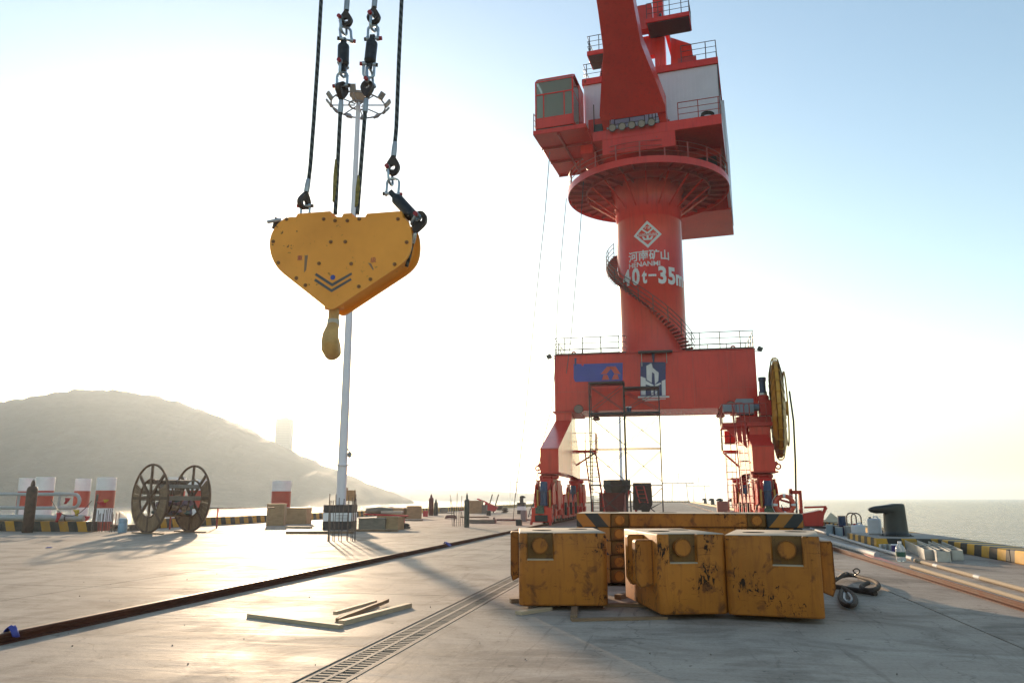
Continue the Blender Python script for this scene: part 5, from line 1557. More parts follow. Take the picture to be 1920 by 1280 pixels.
def shackle(label, pin, bow, axis, size=0.14, r=0.022):
    """bow shackle: bow from the pin towards 'bow', pin along 'axis' with a red head"""
    pin, bow, axis = Vector(pin), Vector(bow).normalized(), Vector(axis).normalized()
    t = thing('shackle', label, 'shackle', tuple(pin), 0, 'shackles of the rigging')
    w = size * 0.36
    pts = [pin + axis * w + bow * 0.0]
    for k in range(9):
        a = math.pi * k / 8
        pts.append(pin + bow * (size * 0.72 + size * 0.28 * math.sin(a)) + axis * (w * math.cos(a)))
    pts.append(pin - axis * w)
    part('bow', MB().tube(pts, r, n=8), M_SHK, t)
    for s in (-1, 1):
        part('eye', MB().lathe([(r * 1.9, -r), (r * 1.9, r)], pin + axis * (s * w), axis, n=14), M_SHK, t)
    part('pin', MB().cyl(pin - axis * (w + 0.05), pin + axis * (w + 0.03), r * 0.9, n=10), M_SHK, t)
    part('pin_head', MB().cyl(pin - axis * (w + 0.02), pin - axis * (w + 0.07), r * 1.55, n=12), M_PINR, t)
    part('nut', MB().cyl(pin + axis * (w + 0.025), pin + axis * (w + 0.06), r * 1.4, n=6, smooth=False), M_THIM, t)
    return t
def swivel(label, a, b, r=0.10):
    a, b = Vector(a), Vector(b)
    d = (b - a).normalized(); L = (b - a).length
    t = thing('rope_swivel', label, 'swivel', tuple(b), 0, 'black rope swivels')
    part('casing', MB().lathe([(r * 0.62, L * 0.17), (r * 0.92, L * 0.22), (r, L * 0.26), (r, L * 0.72), (r * 1.02, L * 0.725), (r * 1.02, L * 0.755), (r * 0.96, L * 0.76), (r * 0.9, L * 0.80), (r * 0.6, L * 0.84)], a, d, n=22), M_SWV, t)
    x = d.orthogonal().normalized()
    for p0, p1 in ((0.0, 0.2), (0.80, 1.0)):
        part('end_eye', MB().bar(a + d * (L * p0), a + d * (L * p1), r * 0.95, r * 0.7, up=(0, 1, 0)), M_SWV, t, bevel=0.015, seg=2)
    return t
def hy(u, v, y=HYF + 0.22): return ay(u, v, y)
UP = Vector((0, 0, 1)); XX = Vector((1, 0, 0)); YY = Vector((0, 1, 0))
def rope(label, pts, extra, r=0.034):
    t = thing('wire_rope', label, 'wire rope', tuple(pts[-1]), 0, 'hoist ropes of the hook block')
    part('strands', MB().tube(pts, r, n=10), M_ROPE, t)
    for nm, mb, mt in extra:
        part(nm, mb, mt, t)
    return t
def ferrule(a, b, r=0.048):
    a, b = Vector(a), Vector(b)
    d = (b - a)
    return MB().tube([a, a + d * 0.12, a + d * 0.5, b], [r * 0.6, r * 0.85, r, r], n=14)
ZT = 57.6
# left outer rope
pL = hy(579.5, 336)
topL = Vector((pL.x + 0.02, pL.y, ZT))
f0, f1 = hy(579, 334), hy(574.5, 360)
rope('leftmost steel wire rope, ending in a ferrule above the block', [topL, hy(602, 2), hy(596, 110), hy(588, 230), hy(582, 310), hy(579, 336), f1],
     [('ferrule', ferrule(f0, f1, 0.046), M_GALV), ('thimble', teardrop_mb(hy(573.5, 360), (-0.10, 0, -1), (0.25, 1, 0), 0.26, 0.31, 0.085), M_THIM)])
shackle('shackle joining the leftmost rope to the top of the hook block', hy(573, 386), (0, 0, -1), (1, 0.2, 0), 0.20, 0.02)
# right outer rope with its swivel chain
f0, f1 = hy(741, 265), hy(738, 293)
topR = Vector((hy(752, 2).x + 0.03, HYF + 0.22, ZT))
rope('rightmost steel wire rope, bending into a thimble above the block', [topR, hy(753, 2), hy(748, 110), hy(745, 190), hy(743, 240), hy(740.5, 268), f1],
     [('ferrule', ferrule(f0, f1, 0.046), M_GALV), ('thimble', teardrop_mb(hy(738, 291), (-0.03, 0, -1), (1, 0, 0), 0.235, 0.36, 0.08), M_THIM)])
shackle('upper shackle in the thimble of the rightmost rope', hy(731, 318), (0.10, 0, -1), (0, 1, 0), 0.27, 0.022)
shackle('lower shackle above the tilted black swivel', hy(735.5, 364), (0.05, 0, 1), (-1, -0.35, 0), 0.27, 0.022)
swivel('black swivel lying aslant against the right shoulder of the block', hy(731, 359), hy(787, 420), 0.098)
shackle('shackle at the lower end of the tilted swivel', hy(783, 405, HYF + 0.02), (-0.6, 0.2, -0.7), (0, 1, 0), 0.16, 0.024)
tp = thing('rope_end', 'drop shaped rope end hanging at the right edge of the block', 'rope end', tuple(hy(775, 455)))
part('thimble', teardrop_mb(hy(777, 438, HYF + 0.10), (0.35, 0, 1), (1, 0, -0.35), 0.25, 0.38, 0.08), M_THIM, tp)
part('ferrule', ferrule(hy(778, 436, HYF + 0.10), hy(773, 456, HYF + 0.14), 0.04), M_GALV, tp)
part('strands', MB().tube([hy(773.5, 454, HYF + 0.14), hy(768, 480, HYF + 0.18), hy(762, 500, HYF + 0.2)], 0.03, n=8), M_ROPE, tp)
# two inner ropes
def inner_line(n_, ub, ut, uf, sw0, sw1, ut2, uf2, th_dir, offs, labs):
    f1, f0 = hy(ub[1][0], ub[1][1]), hy(uf[0], uf[1])
    extra = [('ferrule', ferrule(hy(*uf), hy(*ub[1]), 0.046), M_GALV)]
    extra.append(('thimble', teardrop_mb(hy(*uf), (th_dir[0], 0, 1), th_dir[1], th_dir[2], 0.32, 0.095), M_THIM))
    extra.append(('strap_wrap', MB().tube([hy(*ub[2][0]), hy(*ub[2][1]), hy(*ub[2][2])], [0.036, 0.048, 0.040], n=9), m_wrap))
    rope(labs[0], [hy(*uf), hy(*ub[1]), hy(*ub[0])], extra)
    swivel(labs[1], hy(*sw0), hy(*sw1), 0.10)
    extra2 = [('ferrule', MB().cyl(hy(uf2[0], uf2[1]), hy(uf2[2], -14), 0.048, n=14), M_GALV), ('thimble', teardrop_mb(hy(uf2[0], uf2[1]), (0, 0, -1), (1, 0, 0), 0.235, 0.33, 0.08), M_THIM)]
    rope(labs[2], [Vector((hy(uf2[2], -10).x + 0.02, HYF + 0.22, ZT)), hy(uf2[2], -20), hy(uf2[0], uf2[1])], extra2)
m_wrap = m_simple('frayed yellow strap', (0.23, 0.19, 0.055), 0.9, 0, 0.5, 20, 0.8)
inner_line(0, [(628.5, 402), (638, 212), [(632, 300), (630, 330), (627.5, 378)]], None, (640, 187), (644.5, 72), (643, 134), None, (649.5, 20, 652), (0.02, (0.3, 1, 0), 0.24), 0,
           ['left inner wire rope with yellow strap scraps, running into the block', 'left black swivel in the upper rigging', 'left short rope end above the upper swivel'])
inner_line(1, [(670, 402), (684.5, 210), [(674, 330), (672, 355), (669.5, 388)]], None, (687, 184), (699, 66), (692, 130), None, (701.5, 14, 704), (0.05, (1, 0, 0), 0.22), 0,
           ['right inner wire rope with yellow strap scraps, running into the block', 'right black swivel in the upper rigging', 'right short rope end above the upper swivel'])
A1 = Vector((0.15, 1, 0)); A2 = Vector((1, 0.15, 0))
shackle('top shackle of the left rigging chain', hy(644, 39), (0.06, 0, -1), A1, 0.26, 0.023)
shackle('second shackle of the left rigging chain, above its swivel', hy(649, 75), (-0.12, 0, 1), (-1, -0.6, 0), 0.26, 0.023)
shackle('third shackle of the left rigging chain, below its swivel', hy(643.5, 120), (-0.02, 0, -1), A1, 0.24, 0.023)
shackle('lowest shackle of the left rigging chain, on the brown thimble', hy(641, 161), (0, 0, 1), (1, 0.1, 0), 0.25, 0.023)
shackle('top shackle of the right rigging chain', hy(701, 32), (-0.03, 0, -1), A1, 0.26, 0.023)
shackle('second shackle of the right rigging chain, above its swivel', hy(699, 73), (0, 0, 1), (-1, -0.1, 0), 0.25, 0.023)
shackle('third shackle of the right rigging chain, below its swivel', hy(692, 121), (0.0, 0, -1), (1, 0.35, 0), 0.25, 0.023)
shackle('lowest shackle of the right rigging chain, on the brown thimble', hy(694, 155), (-0.08, 0, 1), A1, 0.26, 0.023)
# ------------------------------------------------------------------ left side of the deck
M_POLE = m_simple('pale grey lamp mast paint', (0.72, 0.70, 0.76), 0.4, 0, 0.05, 0.6)
M_LAMPH = m_simple('grey lamp housing', (0.24, 0.23, 0.235), 0.5)
M_WHT = m_simple('white band paint', (0.78, 0.76, 0.78), 0.55, 0, 0.1, 1.2)
M_REDB = m_simple('red band paint', (0.42, 0.055, 0.03), 0.55, 0, 0.12, 1.2)
M_BLK = m_simple('black band paint', (0.035, 0.024, 0.026), 0.6, 0, 0.2, 1.2)
M_REBAR = m_simple('rusty rebar', (0.13, 0.095, 0.078), 0.7, 0.2, 0.4, 12)
M_CYLG = m_simple('grey green gas cylinder', (0.055, 0.065, 0.055), 0.5, 0.2, 0.3, 5)
M_CYLR = m_simple('maroon gas cylinder', (0.10, 0.022, 0.018), 0.5, 0.1, 0.3, 5)
M_CYLB = m_simple('brown rusty gas cylinder', (0.085, 0.05, 0.035), 0.6, 0.2, 0.4, 5)
M_PLY = m_wood('plywood box', (0.30, 0.18, 0.09), (0.46, 0.30, 0.16), 'X', 3.0)
M_OLDW = m_wood('grey weathered boards', (0.15, 0.12, 0.095), (0.27, 0.22, 0.17), 'X', 4.0)
M_FLANGE = m_simple('brown reel steel', (0.115, 0.062, 0.035), 0.65, 0.1, 0.4, 5, 0.3)
M_REELW = m_wood('reel boards', (0.16, 0.095, 0.05), (0.30, 0.19, 0.11), 'Z', 3.0)
M_CLOTHR = m_simple('red cloth', (0.45, 0.03, 0.04), 0.8)
M_CLOTHY = m_simple('yellow cloth', (0.55, 0.38, 0.04), 0.8)
M_BLUEC = m_simple('pale blue drum plastic', (0.26, 0.38, 0.50), 0.5)

# --- high mast lamp
mb_ = gp(637, 992)
hm = thing('high_mast_light', 'tall pale lamp mast with a ring of floodlights at its top', 'lamp mast', (mb_.x, mb_.y, 0))
ptop = ay(672, 190, mb_.y)
H = ptop.z
part('pole', MB().lathe([(0.25, 0.0), (0.25, 3.2), (0.36, 3.22), (0.36, 3.26), (0.24, 3.28), (0.12, H)], (mb_.x, mb_.y, 0), n=16), M_POLE, hm)
part('pole_cap', MB().lathe([(0.16, H - 0.1), (0.38, H + 0.1), (0.42, H + 0.3), (0.52, H + 0.33), (0.52, H + 0.42), (0.0, H + 0.5)], (mb_.x, mb_.y, 0), n=20), m_simple('brown cap', (0.30, 0.21, 0.15), 0.6), hm)
part('lightning_rod', MB().cyl((mb_.x + 0.3, mb_.y, H + 0.4), (mb_.x + 0.36, mb_.y, H + 2.2), 0.02, n=5), M_LAMPH, hm)
RZ, RRr = H - 0.25, 1.52
part('lamp_ring', MB().ring((mb_.x, mb_.y, RZ), RRr, 0.045, (0, 0, 1), 56, 6), M_LAMPH, hm)
part('inner_ring', MB().ring((mb_.x, mb_.y, RZ), 0.52, 0.05, (0, 0, 1), 32, 6), M_LAMPH, hm)
for k in range(8):
    a = 2 * math.pi * k / 8 + 0.2
    c, s = math.cos(a), math.sin(a)
    part('spoke', MB().cyl((mb_.x + 0.2 * c, mb_.y + 0.2 * s, RZ), (mb_.x + RRr * c, mb_.y + RRr * s, RZ), 0.035, n=6), M_LAMPH, hm)
for k in range(12):
    a = 2 * math.pi * (k + 0.4) / 12
    c, s = math.cos(a), math.sin(a)
    q = Quaternion((0, 0, 1), a) @ Quaternion((0, 1, 0), R(38))
    ctr = Vector((mb_.x + (RRr + 0.16) * c, mb_.y + (RRr + 0.16) * s, RZ + 0.12))
    fl = part('floodlight', MB().cbox(ctr, (0.10, 0.34, 0.44), q=q), M_LAMPH, hm)
    for j in range(3):
        off = q @ Vector((0.06, -0.11 + 0.11 * j, 0))
        part('lamp_cell', MB().cbox(ctr + off, (0.02, 0.075, 0.38), q=q), M_LENS, fl)
cc = ay(652, 843, mb_.y)
part('camera_arm', MB().tube([(mb_.x + 0.25, mb_.y, cc.z), (cc.x, mb_.y, cc.z + 0.05), (cc.x + 0.1, mb_.y, cc.z - 0.1)], 0.03, n=6).lathe([(0.0, -0.42), (0.1, -0.36), (0.12, -0.2), (0.06, -0.1)], (cc.x + 0.12, mb_.y, cc.z), n=12), M_LAMPH, hm)
pl = thing('mast_plinth', 'square black and white banded plinth at the foot of the lamp mast', 'plinth', (mb_.x, mb_.y, 0), YAW)
hw = 0.72
for nm, z0, z1, mt in (('black_band', 0.0, 0.42, M_BLK), ('white_band', 0.4205, 0.84, M_WHT), ('black_band', 0.8405, 1.24, M_BLK)):
    part(nm, MB().box((-hw, -hw, z0), (hw, hw, z1)), mt, pl, local=True, bevel=0.02)
for k in range(4):
    part('notice_line', MB().box((-0.05, -hw - 0.004, 0.50 + 0.07 * k), (0.55, -hw - 0.001, 0.525 + 0.07 * k)), M_LAMPH, pl, local=True)
jb = gp(652, 990)
cbx = thing('control_box', 'small brown switch box on posts beside the lamp mast', 'switch box', (jb.x + 0.15, jb.y - 0.2, 0))
for s in (-0.22, 0.42):
    part('post', MB().cyl((jb.x + s, jb.y - 0.2, 0), (jb.x + s, jb.y - 0.2, 1.55), 0.03, n=6), M_REBAR, cbx)
part('box_body', MB().box((jb.x - 0.18, jb.y - 0.32, 1.42), (jb.x + 0.42, jb.y - 0.08, 1.98)).box((jb.x - 0.34, jb.y - 0.28, 1.75), (jb.x - 0.05, jb.y - 0.06, 2.12)), M_PLY, cbx, bevel=0.015)

# --- rebar starters
def rebars(pts, group, lab):
    n = len(pts)
    for k, (p, h, lean) in enumerate(pts):
        top = Vector((p.x + lean[0], p.y + lean[1], h))
        mid = Vector((p.x + lean[0] * 0.35, p.y + lean[1] * 0.35, h * 0.5))
        tag(solo('rebar_rod', MB().tube([(p.x, p.y, -0.02), mid, top], 0.015, n=6), M_REBAR, lab, 'rebar', (p.x, p.y, 0)), group=group)
L1 = []
c1 = gp(641, 1014)
for k in range(15):
    ring_ = k / 15 * 2 * math.pi
    L1.append((Vector((c1.x + 0.52 * math.cos(ring_) + random.uniform(-0.06, 0.06), c1.y + 0.42 * math.sin(ring_) + random.uniform(-0.05, 0.05), 0)), random.uniform(1.35, 1.72), (random.uniform(-0.04, 0.04), random.uniform(-0.04, 0.04))))
rebars(L1, 'rebar starters by the lamp mast', 'upright rusty rebar in the ring of starters in front of the lamp mast')
c2 = gp(857, 986)
L2 = [(Vector((c2.x + dx, c2.y + dy, 0)), h, (lx, 0)) for dx, dy, h, lx in ((-0.28, 0, 1.5, -0.15), (-0.18, 0.2, 1.75, -0.32), (-0.05, 0.05, 1.85, 0.02), (0.08, 0.1, 0.95, 0.0), (0.2, 0, 1.7, 0.06), (0.3, 0.2, 0.8, -0.1), (-0.12, -0.1, 0.9, 0.02), (-0.24, 0.1, 1.1, 0.04))]
rebars(L2, 'rebar starters by the grey cylinder', 'thin rebar sticking up beside the tall grey gas cylinder')
c3 = gp(192, 997)
L3 = [(Vector((c3.x + (k % 7 - 3) * 0.17 + random.uniform(-0.05, 0.05), c3.y + (k // 7) * 0.35, 0)), random.uniform(0.75, 1.1), (random.uniform(-0.03, 0.03), 0)) for k in range(14)]
rebars(L3, 'rebar starters left of the reel', 'short upright rebar in the patch left of the big cable reel')

# --- gas cylinders
def gas(label, p, h, r, mat, rz=0.0):
    t = thing('gas_cylinder', label, 'gas cylinder', (p.x, p.y, 0), rz, 'gas cylinders standing on the deck')
    hb_ = h - 0.32
    part('body', MB().lathe([(r * 0.9, 0.0), (r, 0.03), (r, hb_ - r * 0.9), (r * 0.93, hb_ - r * 0.5), (r * 0.7, hb_ - r * 0.15), (r * 0.32, hb_)], (0, 0, 0), n=20), mat, t, local=True)
    part('valve_guard', MB().lathe([(r * 0.42, hb_ - 0.02), (r * 0.42, hb_ + 0.08), (r * 0.30, hb_ + 0.2), (r * 0.12, hb_ + 0.26)], (0, 0, 0), n=14), mat, t, local=True)
    part('valve', MB().cyl((-r * 0.3, 0, hb_ + 0.24), (r * 0.3, 0, hb_ + 0.24), 0.025, n=8).cyl((0, 0, hb_ + 0.22), (0, 0, h), 0.028, n=8), M_GALV, t, local=True)
    return t
gas('tall grey green gas cylinder standing alone beside bent rebar', gp(875, 988), 1.85, 0.145, M_CYLG)
gas('maroon gas cylinder, the taller of the two standing together', gp(808, 966), 1.98, 0.23, M_CYLR)
gas('dark gas cylinder, the shorter of the two standing together', gp(817, 966), 1.55, 0.19, M_CYLG)
gas('brown rusty gas cylinder in front of the pipe railing', gp(51, 998), 2.45, 0.235, M_CYLB)

# --- big cable reel
ra = gp(275, 1000); axd = Vector((math.sin(R(25)), math.cos(R(25)), 0))
RRd = 1.56
rl = thing('cable_drum', 'big brown cable drum with two spoked flanges, rags heaped inside', 'cable drum', (ra.x + axd.x * 1.25, ra.y + axd.y * 1.25, 0))
side = Vector((axd.y, -axd.x, 0))
for k, off in enumerate((0.0, 2.05)):
    c = Vector((ra.x, ra.y, RRd)) + axd * off
    fl = part('flange', MB().ring(c, RRd - 0.05, 0.055, axd, 56, 8), M_FLANGE, rl)
    part('inner_hoop', MB().ring(c, 0.85, 0.045, axd, 40, 6), M_FLANGE, fl)
    for j in range(8):
        a = 2 * math.pi * j / 8 + math.pi / 2
        d = side * math.cos(a) + UP * math.sin(a)
        part('spoke', MB().bar(c + d * 0.12, c + d * (RRd - 0.06), 0.12, 0.07, up=axd), M_FLANGE, fl)
    part('hub', MB().cyl(c - axd * 0.07, c + axd * 0.07, 0.2, n=16), M_FLANGE, fl)
    # boarded panels between rim and hoop
    lo_, hi_ = (0, 40)
    for j in range(40):
        a0 = 2 * math.pi * j / 40; a1 = 2 * math.pi * (j + 0.92) / 40
        up_ = math.sin((a0 + a1) / 2)
        if up_ > 0.42 and not (k == 1 and 0.42 < up_ < 0.62): continue
        if k == 0 and up_ > 0.25 and math.cos((a0 + a1) / 2) > 0.0 and False: continue
        q = []
        for rr_, aa in ((0.88, a0), (RRd - 0.1, a0), (RRd - 0.1, a1), (0.88, a1)):
            q.append(c + (side * math.cos(aa) + UP * math.sin(aa)) * rr_ - axd * 0.02)
        g = MB().add(q + [p + axd * 0.04 for p in q], [(0, 1, 2, 3), (7, 6, 5, 4), (0, 4, 5, 1), (1, 5, 6, 2), (2, 6, 7, 3), (3, 7, 4, 0)])
        part('board', g, M_REELW, fl)
c0 = Vector((ra.x, ra.y, RRd)); 
part('axle', MB().cyl(c0 - axd * 0.1, c0 + axd * 2.15, 0.09, n=12), M_FLANGE, rl)
for j in range(18):
    a = 2 * math.pi * j / 18
    if 0.25 < math.sin(a) < 0.97 and j % 2: continue
    if -0.95 < math.sin(a) < -0.1: continue
    d = side * math.cos(a) + UP * math.sin(a)
    part('drum_slat', MB().bar(c0 + d * 0.82 + axd * 0.05, c0 + d * 0.82 + axd * 2.0, 0.20, 0.05, up=d), M_OLDW if math.sin(a) > -0.3 else M_REELW, rl)
for off in (0.65, 1.05, 1.45):
    part('drum_hoop', MB().ring(c0 + axd * off, 0.80, 0.035, axd, 36, 6), M_FLANGE, rl)
# rags heaped in the drum
M_RAG = []
for i, cl in enumerate(((0.30, 0.16, 0.17), (0.16, 0.15, 0.20), (0.34, 0.22, 0.15), (0.12, 0.16, 0.15), (0.28, 0.20, 0.27))):
    M_RAG.append(m_simple('rag cloth %d' % i, cl, 0.85, 0, 0.4, 6.0, 0.5))
for j in range(34):
    pos = c0 + axd * random.uniform(0.25, 1.85) + side * random.uniform(-0.55, 0.55) + UP * random.uniform(-0.72, -0.15)
    sz = random.uniform(0.13, 0.26)
    g = MB(); P = []; n1, n2 = 5, 8
    sd = random.uniform(0, 50)
    for i in range(n1 + 1):
        th = math.pi * i / n1
        for k in range(n2):
            ph = 2 * math.pi * k / n2
            d = Vector((math.sin(th) * math.cos(ph), math.sin(th) * math.sin(ph), math.cos(th) * 0.7))
            P.append(pos + d * sz * (1 + 0.45 * noise.noise(d * 2.2 + Vector((sd, 0, 0)))))
    g.add(P, [(i * n2 + k, (i + 1) * n2 + k, (i + 1) * n2 + (k + 1) % n2, i * n2 + (k + 1) % n2) for i in range(n1) for k in range(n2)], smooth=True)
    tag(solo('rag_bundle', g, M_RAG[j % 5], 'crumpled bundle of rags heaped inside the big cable drum', 'rag'), group='rags in the cable drum')
for k, (o_, nm) in enumerate(((0.0, 'thin timber under the near flange of the cable drum'), (2.05, 'thin timber under the far flange of the cable drum'))):
    p = ra + axd * o_
    solo('bearer_timber', MB().bar((p.x - 1.0 * side.x - 0.1, p.y - 1.0 * side.y, 0.03), (p.x + 1.3 * side.x, p.y + 1.3 * side.y, 0.03), 0.16, 0.05), M_PLANKD, nm, 'timber')

# --- red and white piles standing in the water
def pile(u, r, y, v_top, label):
    p = ay(u, v_top, y)
    t = thing('mooring_pile', label, 'pile', (p.x, p.y, SEA_Z), 0, 'red and white piles in the water')
    zt_ = p.z
    bands = [(SEA_Z - 4, 0.05, M_REDB, 'red_band'), (0.05, 0.92, M_WHT, 'white_band'), (0.92, 2.08, M_REDB, 'red_band'), (2.08, zt_, M_WHT, 'white_band')]
    for z0, z1, mt, nm in bands:
        part(nm, MB().lathe([(r, z0 + 0.001), (r, z1 - 0.001)] if z1 < zt_ else [(r, z0 + 0.001), (r, z1 - 0.02), (r - 0.02, z1)], (p.x, p.y, 0), n=28), mt, t)
    return t
for a in ((52, 0.54, 50.0, 896, 'leftmost red and white pile, half hidden by its neighbour'), (86, 0.60, 46.5, 894, 'red and white pile behind the rusty gas cylinder'),
          (157, 0.52, 49.0, 897, 'red and white pile left of the rebar patch, the farther of the pair'), (201, 0.60, 46.0, 895, 'red and white pile directly behind the rebar patch'),
          (333, 0.58, 49.0, 895, 'red and white pile seen through the middle of the cable drum'), (372, 0.60, 48.0, 899, 'red and white pile behind the right flange of the cable drum'),
          (529, 0.70, 54.0, 901, 'red and white pile standing behind the plywood boxes')):
    pile(*a)

# --- pipe railing on the left kerb
ey = APY - 0.15
pr = thing('pipe_railing', 'grey pipe railing with a rounded end on the left kerb', 'railing', (-34.0, ey, 0.48))
e1 = ay(139, 926, ey); e2 = ay(139, 952, ey)
pts = [(APX + 4, ey, e1.z), (e1.x - 0.2, ey, e1.z)]
for k in range(1, 8):
    a = math.pi / 2 - math.pi * k / 8
    pts.append((e1.x + 0.0 + 0.34 * math.cos(a), ey, (e1.z + e2.z) / 2 + (e1.z - e2.z) / 2 * math.sin(a)))
pts += [(e1.x - 0.2, ey, e2.z), (APX + 4, ey, e2.z)]
part('rail_pipe', MB().tube(pts, 0.085, n=10), M_PIPE, pr)
for u in (33, 110, -60, -160, -280):
    q = ay(u, 950, ey)
    part('post', MB().cyl((q.x, ey, 0.45), (q.x, ey, e1.z), 0.06, n=8), M_PIPE, pr)
# pipeline lying behind the kerb
pw = thing('kerb_pipeline', 'fat grey pipe lying along the top of the left kerb', 'pipe', (-40, APY - 0.3, 0.48))
part('pipe_run', MB().cyl((APX, APY - 0.22, 0.63), (-27.6, APY - 0.22, 0.63), 0.15, n=14), M_PIPE, pw)
for k in range(12):
    part('pipe_clamp', MB().cyl((-28.6 - 1.9 * k, APY - 0.22, 0.63), (-28.53 - 1.9 * k, APY - 0.22, 0.63), 0.162, n=14), M_STEELD, pw)
# wire and pennants strung on the railing
def sag(a, b, d, n=10):
    a, b = Vector(a), Vector(b)
    return [a.lerp(b, k / n) - UP * (d * 4 * (k / n) * (1 - k / n)) for k in range(n + 1)]
w1 = ay(96, 936, 32.2); w2 = ay(172, 938, 32.0)
solo('slack_wire', MB().tube(sag(w1, w2, 0.75, 14), 0.018, n=5), M_STEELD, 'black wire sagging from the pipe railing to a thin stake', 'wire', (w1.x, w1.y, 0))
sk_ = gp(172, 997)
solo('stake', MB().cyl((sk_.x, sk_.y, 0), (sk_.x + 0.1, sk_.y, 1.75), 0.055, n=8), M_REBAR, 'thin dark stake left of the rebar patch carrying red tape', 'stake', (sk_.x, sk_.y, 0))
def cloth(label, u, v, y, w, h, mat, sk=0.0):
    p = ay(u, v, y)
    P = []; n = 5
    for i in range(n + 1):
        for j in range(n + 1):
            a, b = i / n, j / n
            q = Vector((p.x + (a - 0.5) * w * (1 - 0.6 * b) + sk * b, p.y + 0.05 * math.sin(a * 7 + b * 3), p.z - b * h))
            P.append(q)
    g = MB().add(P, [(i * (n + 1) + j, (i + 1) * (n + 1) + j, (i + 1) * (n + 1) + j + 1, i * (n + 1) + j + 1) for i in range(n) for j in range(n)], smooth=True)
    o = solo('cloth_pennant', g, mat, label, 'pennant', (p.x, p.y, p.z - h))
    s_ = o.modifiers.new('thickness', 'SOLIDIFY'); s_.thickness = 0.008
    tag(o, group='pennants by the pipe railing')
cloth('red pennant hanging inside the rounded railing end', 127, 933, 32.7, 0.3, 0.28, M_CLOTHR, -0.1)
cloth('red rag hanging low on the kerb front, largest of the rags', 111, 960, 32.3, 0.3, 0.45, M_CLOTHR, -0.08)
cloth('yellow rag caught below the railing end', 142, 955, 32.3, 0.35, 0.3, M_CLOTHY, 0.1)
cloth('small red rag beside the stake', 163, 967, 31.6, 0.28, 0.22, M_CLOTHR, 0.0)
cloth('red tape hanging over the rebar patch', 190, 940, 32.0, 0.55, 0.2, M_CLOTHR, 0.1)
cloth('yellow tape end tied over the rebar patch', 198, 936, 32.0, 0.3, 0.14, M_CLOTHY, 0.0)
db = gp(229, 998)
solo('plastic_drum', MB().lathe([(0.18, 0.0), (0.2, 0.04), (0.2, 0.4), (0.185, 0.43), (0.2, 0.46), (0.2, 0.62), (0.15, 0.66)], (db.x, db.y, 0), n=18), M_BLUEC, 'pale blue plastic drum between the rebar patch and the cable drum', 'drum', (db.x, db.y, 0))
bx_ = gp(205, 996) + Vector((0, 0.9, 0))
solo('pallet_stack', MB().box((bx_.x - 0.7, bx_.y, 0), (bx_.x + 0.5, bx_.y + 0.8, 0.12)).box((bx_.x - 0.7, bx_.y, 0.2), (bx_.x + 0.5, bx_.y + 0.8, 0.3)).box((bx_.x - 0.65, bx_.y + 0.05, 0.12), (bx_.x - 0.5, bx_.y + 0.75, 0.2)).box((bx_.x + 0.3, bx_.y + 0.05, 0.12), (bx_.x + 0.45, bx_.y + 0.75, 0.2)), M_OLDW, 'low wooden pallet lying behind the rebar patch', 'pallet', bevel=0.01)
# temporary rail right of the drum
t_ = thing('guard_rail', 'thin dark red guard rail right of the cable drum', 'railing', tuple(gp(406, 990)))
ga, gb = gp(318, 992), gp(406, 990)
part('rail_tube', MB().cyl((ga.x, ga.y, 1.05), (gb.x + 2.2, gb.y + 2.0, 1.05), 0.03, n=6).cyl((ga.x, ga.y, 0.55), (gb.x + 1.4, gb.y + 1.3, 0.55), 0.025, n=6), M_STEELD, t_)
for q in (ga, gb): part('post', MB().cyl((q.x, q.y, 0), (q.x, q.y, 1.05), 0.045, n=8), M_REDR, t_)

# --- plywood boxes and heaps of site goods
def crate(label, u0, u1, v, h, d, mat, rz=0.15, cat='box', name='plywood_box', z=0.0, battens=True):
    a, b = gp(u0, v), gp(u1, v)
    c = (a + b) / 2; w = (b - a).length
    t = thing(name, label, cat, (c.x, c.y, z), rz)
    part('body', MB().box((-w / 2, 0, 0), (w / 2, d, h)), mat, t, local=True, bevel=0.01)
    if battens:
        part('lid', MB().box((-w / 2 - 0.02, -0.02, h), (w / 2 + 0.02, d + 0.02, h + 0.03)), mat, t, local=True)
        for x in (-w / 2 + 0.06, w / 2 - 0.06):
            part('batten', MB().box((x - 0.05, -0.022, 0.02), (x + 0.05, -0.001, h - 0.02)), mat, t, local=True)
    return t
crate('tall plywood box on the left of the pair in front of the pile', 499, 531, 985, 1.22, 1.0, M_PLY, 0.35)
crate('wide plywood box on the right of the pair in front of the pile', 534, 574, 982, 0.95, 1.0, M_PLY, 0.12)
crate('grey wooden box under the red plank', 671, 722, 993, 0.55, 0.9, M_OLDW, 0.1)
crate('small open plywood box at the end of the grey box', 723, 747, 993, 0.62, 0.8, M_PLY, -0.05)
p0 = gp(715, 991)
solo('red_plank', MB().bar((p0.x - 1.05, p0.y + 0.2, 0.74), (p0.x + 1.25, p0.y + 0.5, 0.66), 0.45, 0.07), M_CLOTHR, 'red board lying across the grey wooden boxes', 'board', bevel=0.01)
solo('tarpaulin_roll', MB().tube([(p0.x - 1.1, p0.y + 0.6, 0.88), (p0.x - 0.4, p0.y + 0.7, 0.92), (p0.x + 0.3, p0.y + 0.75, 0.9)], [0.16, 0.2, 0.14], n=10), M_OLDW, 'grey rolled tarpaulin behind the red board', 'tarpaulin')
solo('polystyrene_slab', MB().cbox((p0.x + 0.35, p0.y + 0.6, 0.85), (1.1, 0.5, 0.12), 0.1), m_simple('pale insulation', (0.48, 0.40, 0.34), 0.7), 'pale slab lying on the red board', 'slab')
crate('long plywood case behind the red board, near the small bollard', 705, 757, 972, 0.8, 1.0, M_PLY, 0.0)
crate('plywood box standing by itself left of the gas cylinders', 762, 790, 972, 0.95, 1.1, M_PLY, 0.3)
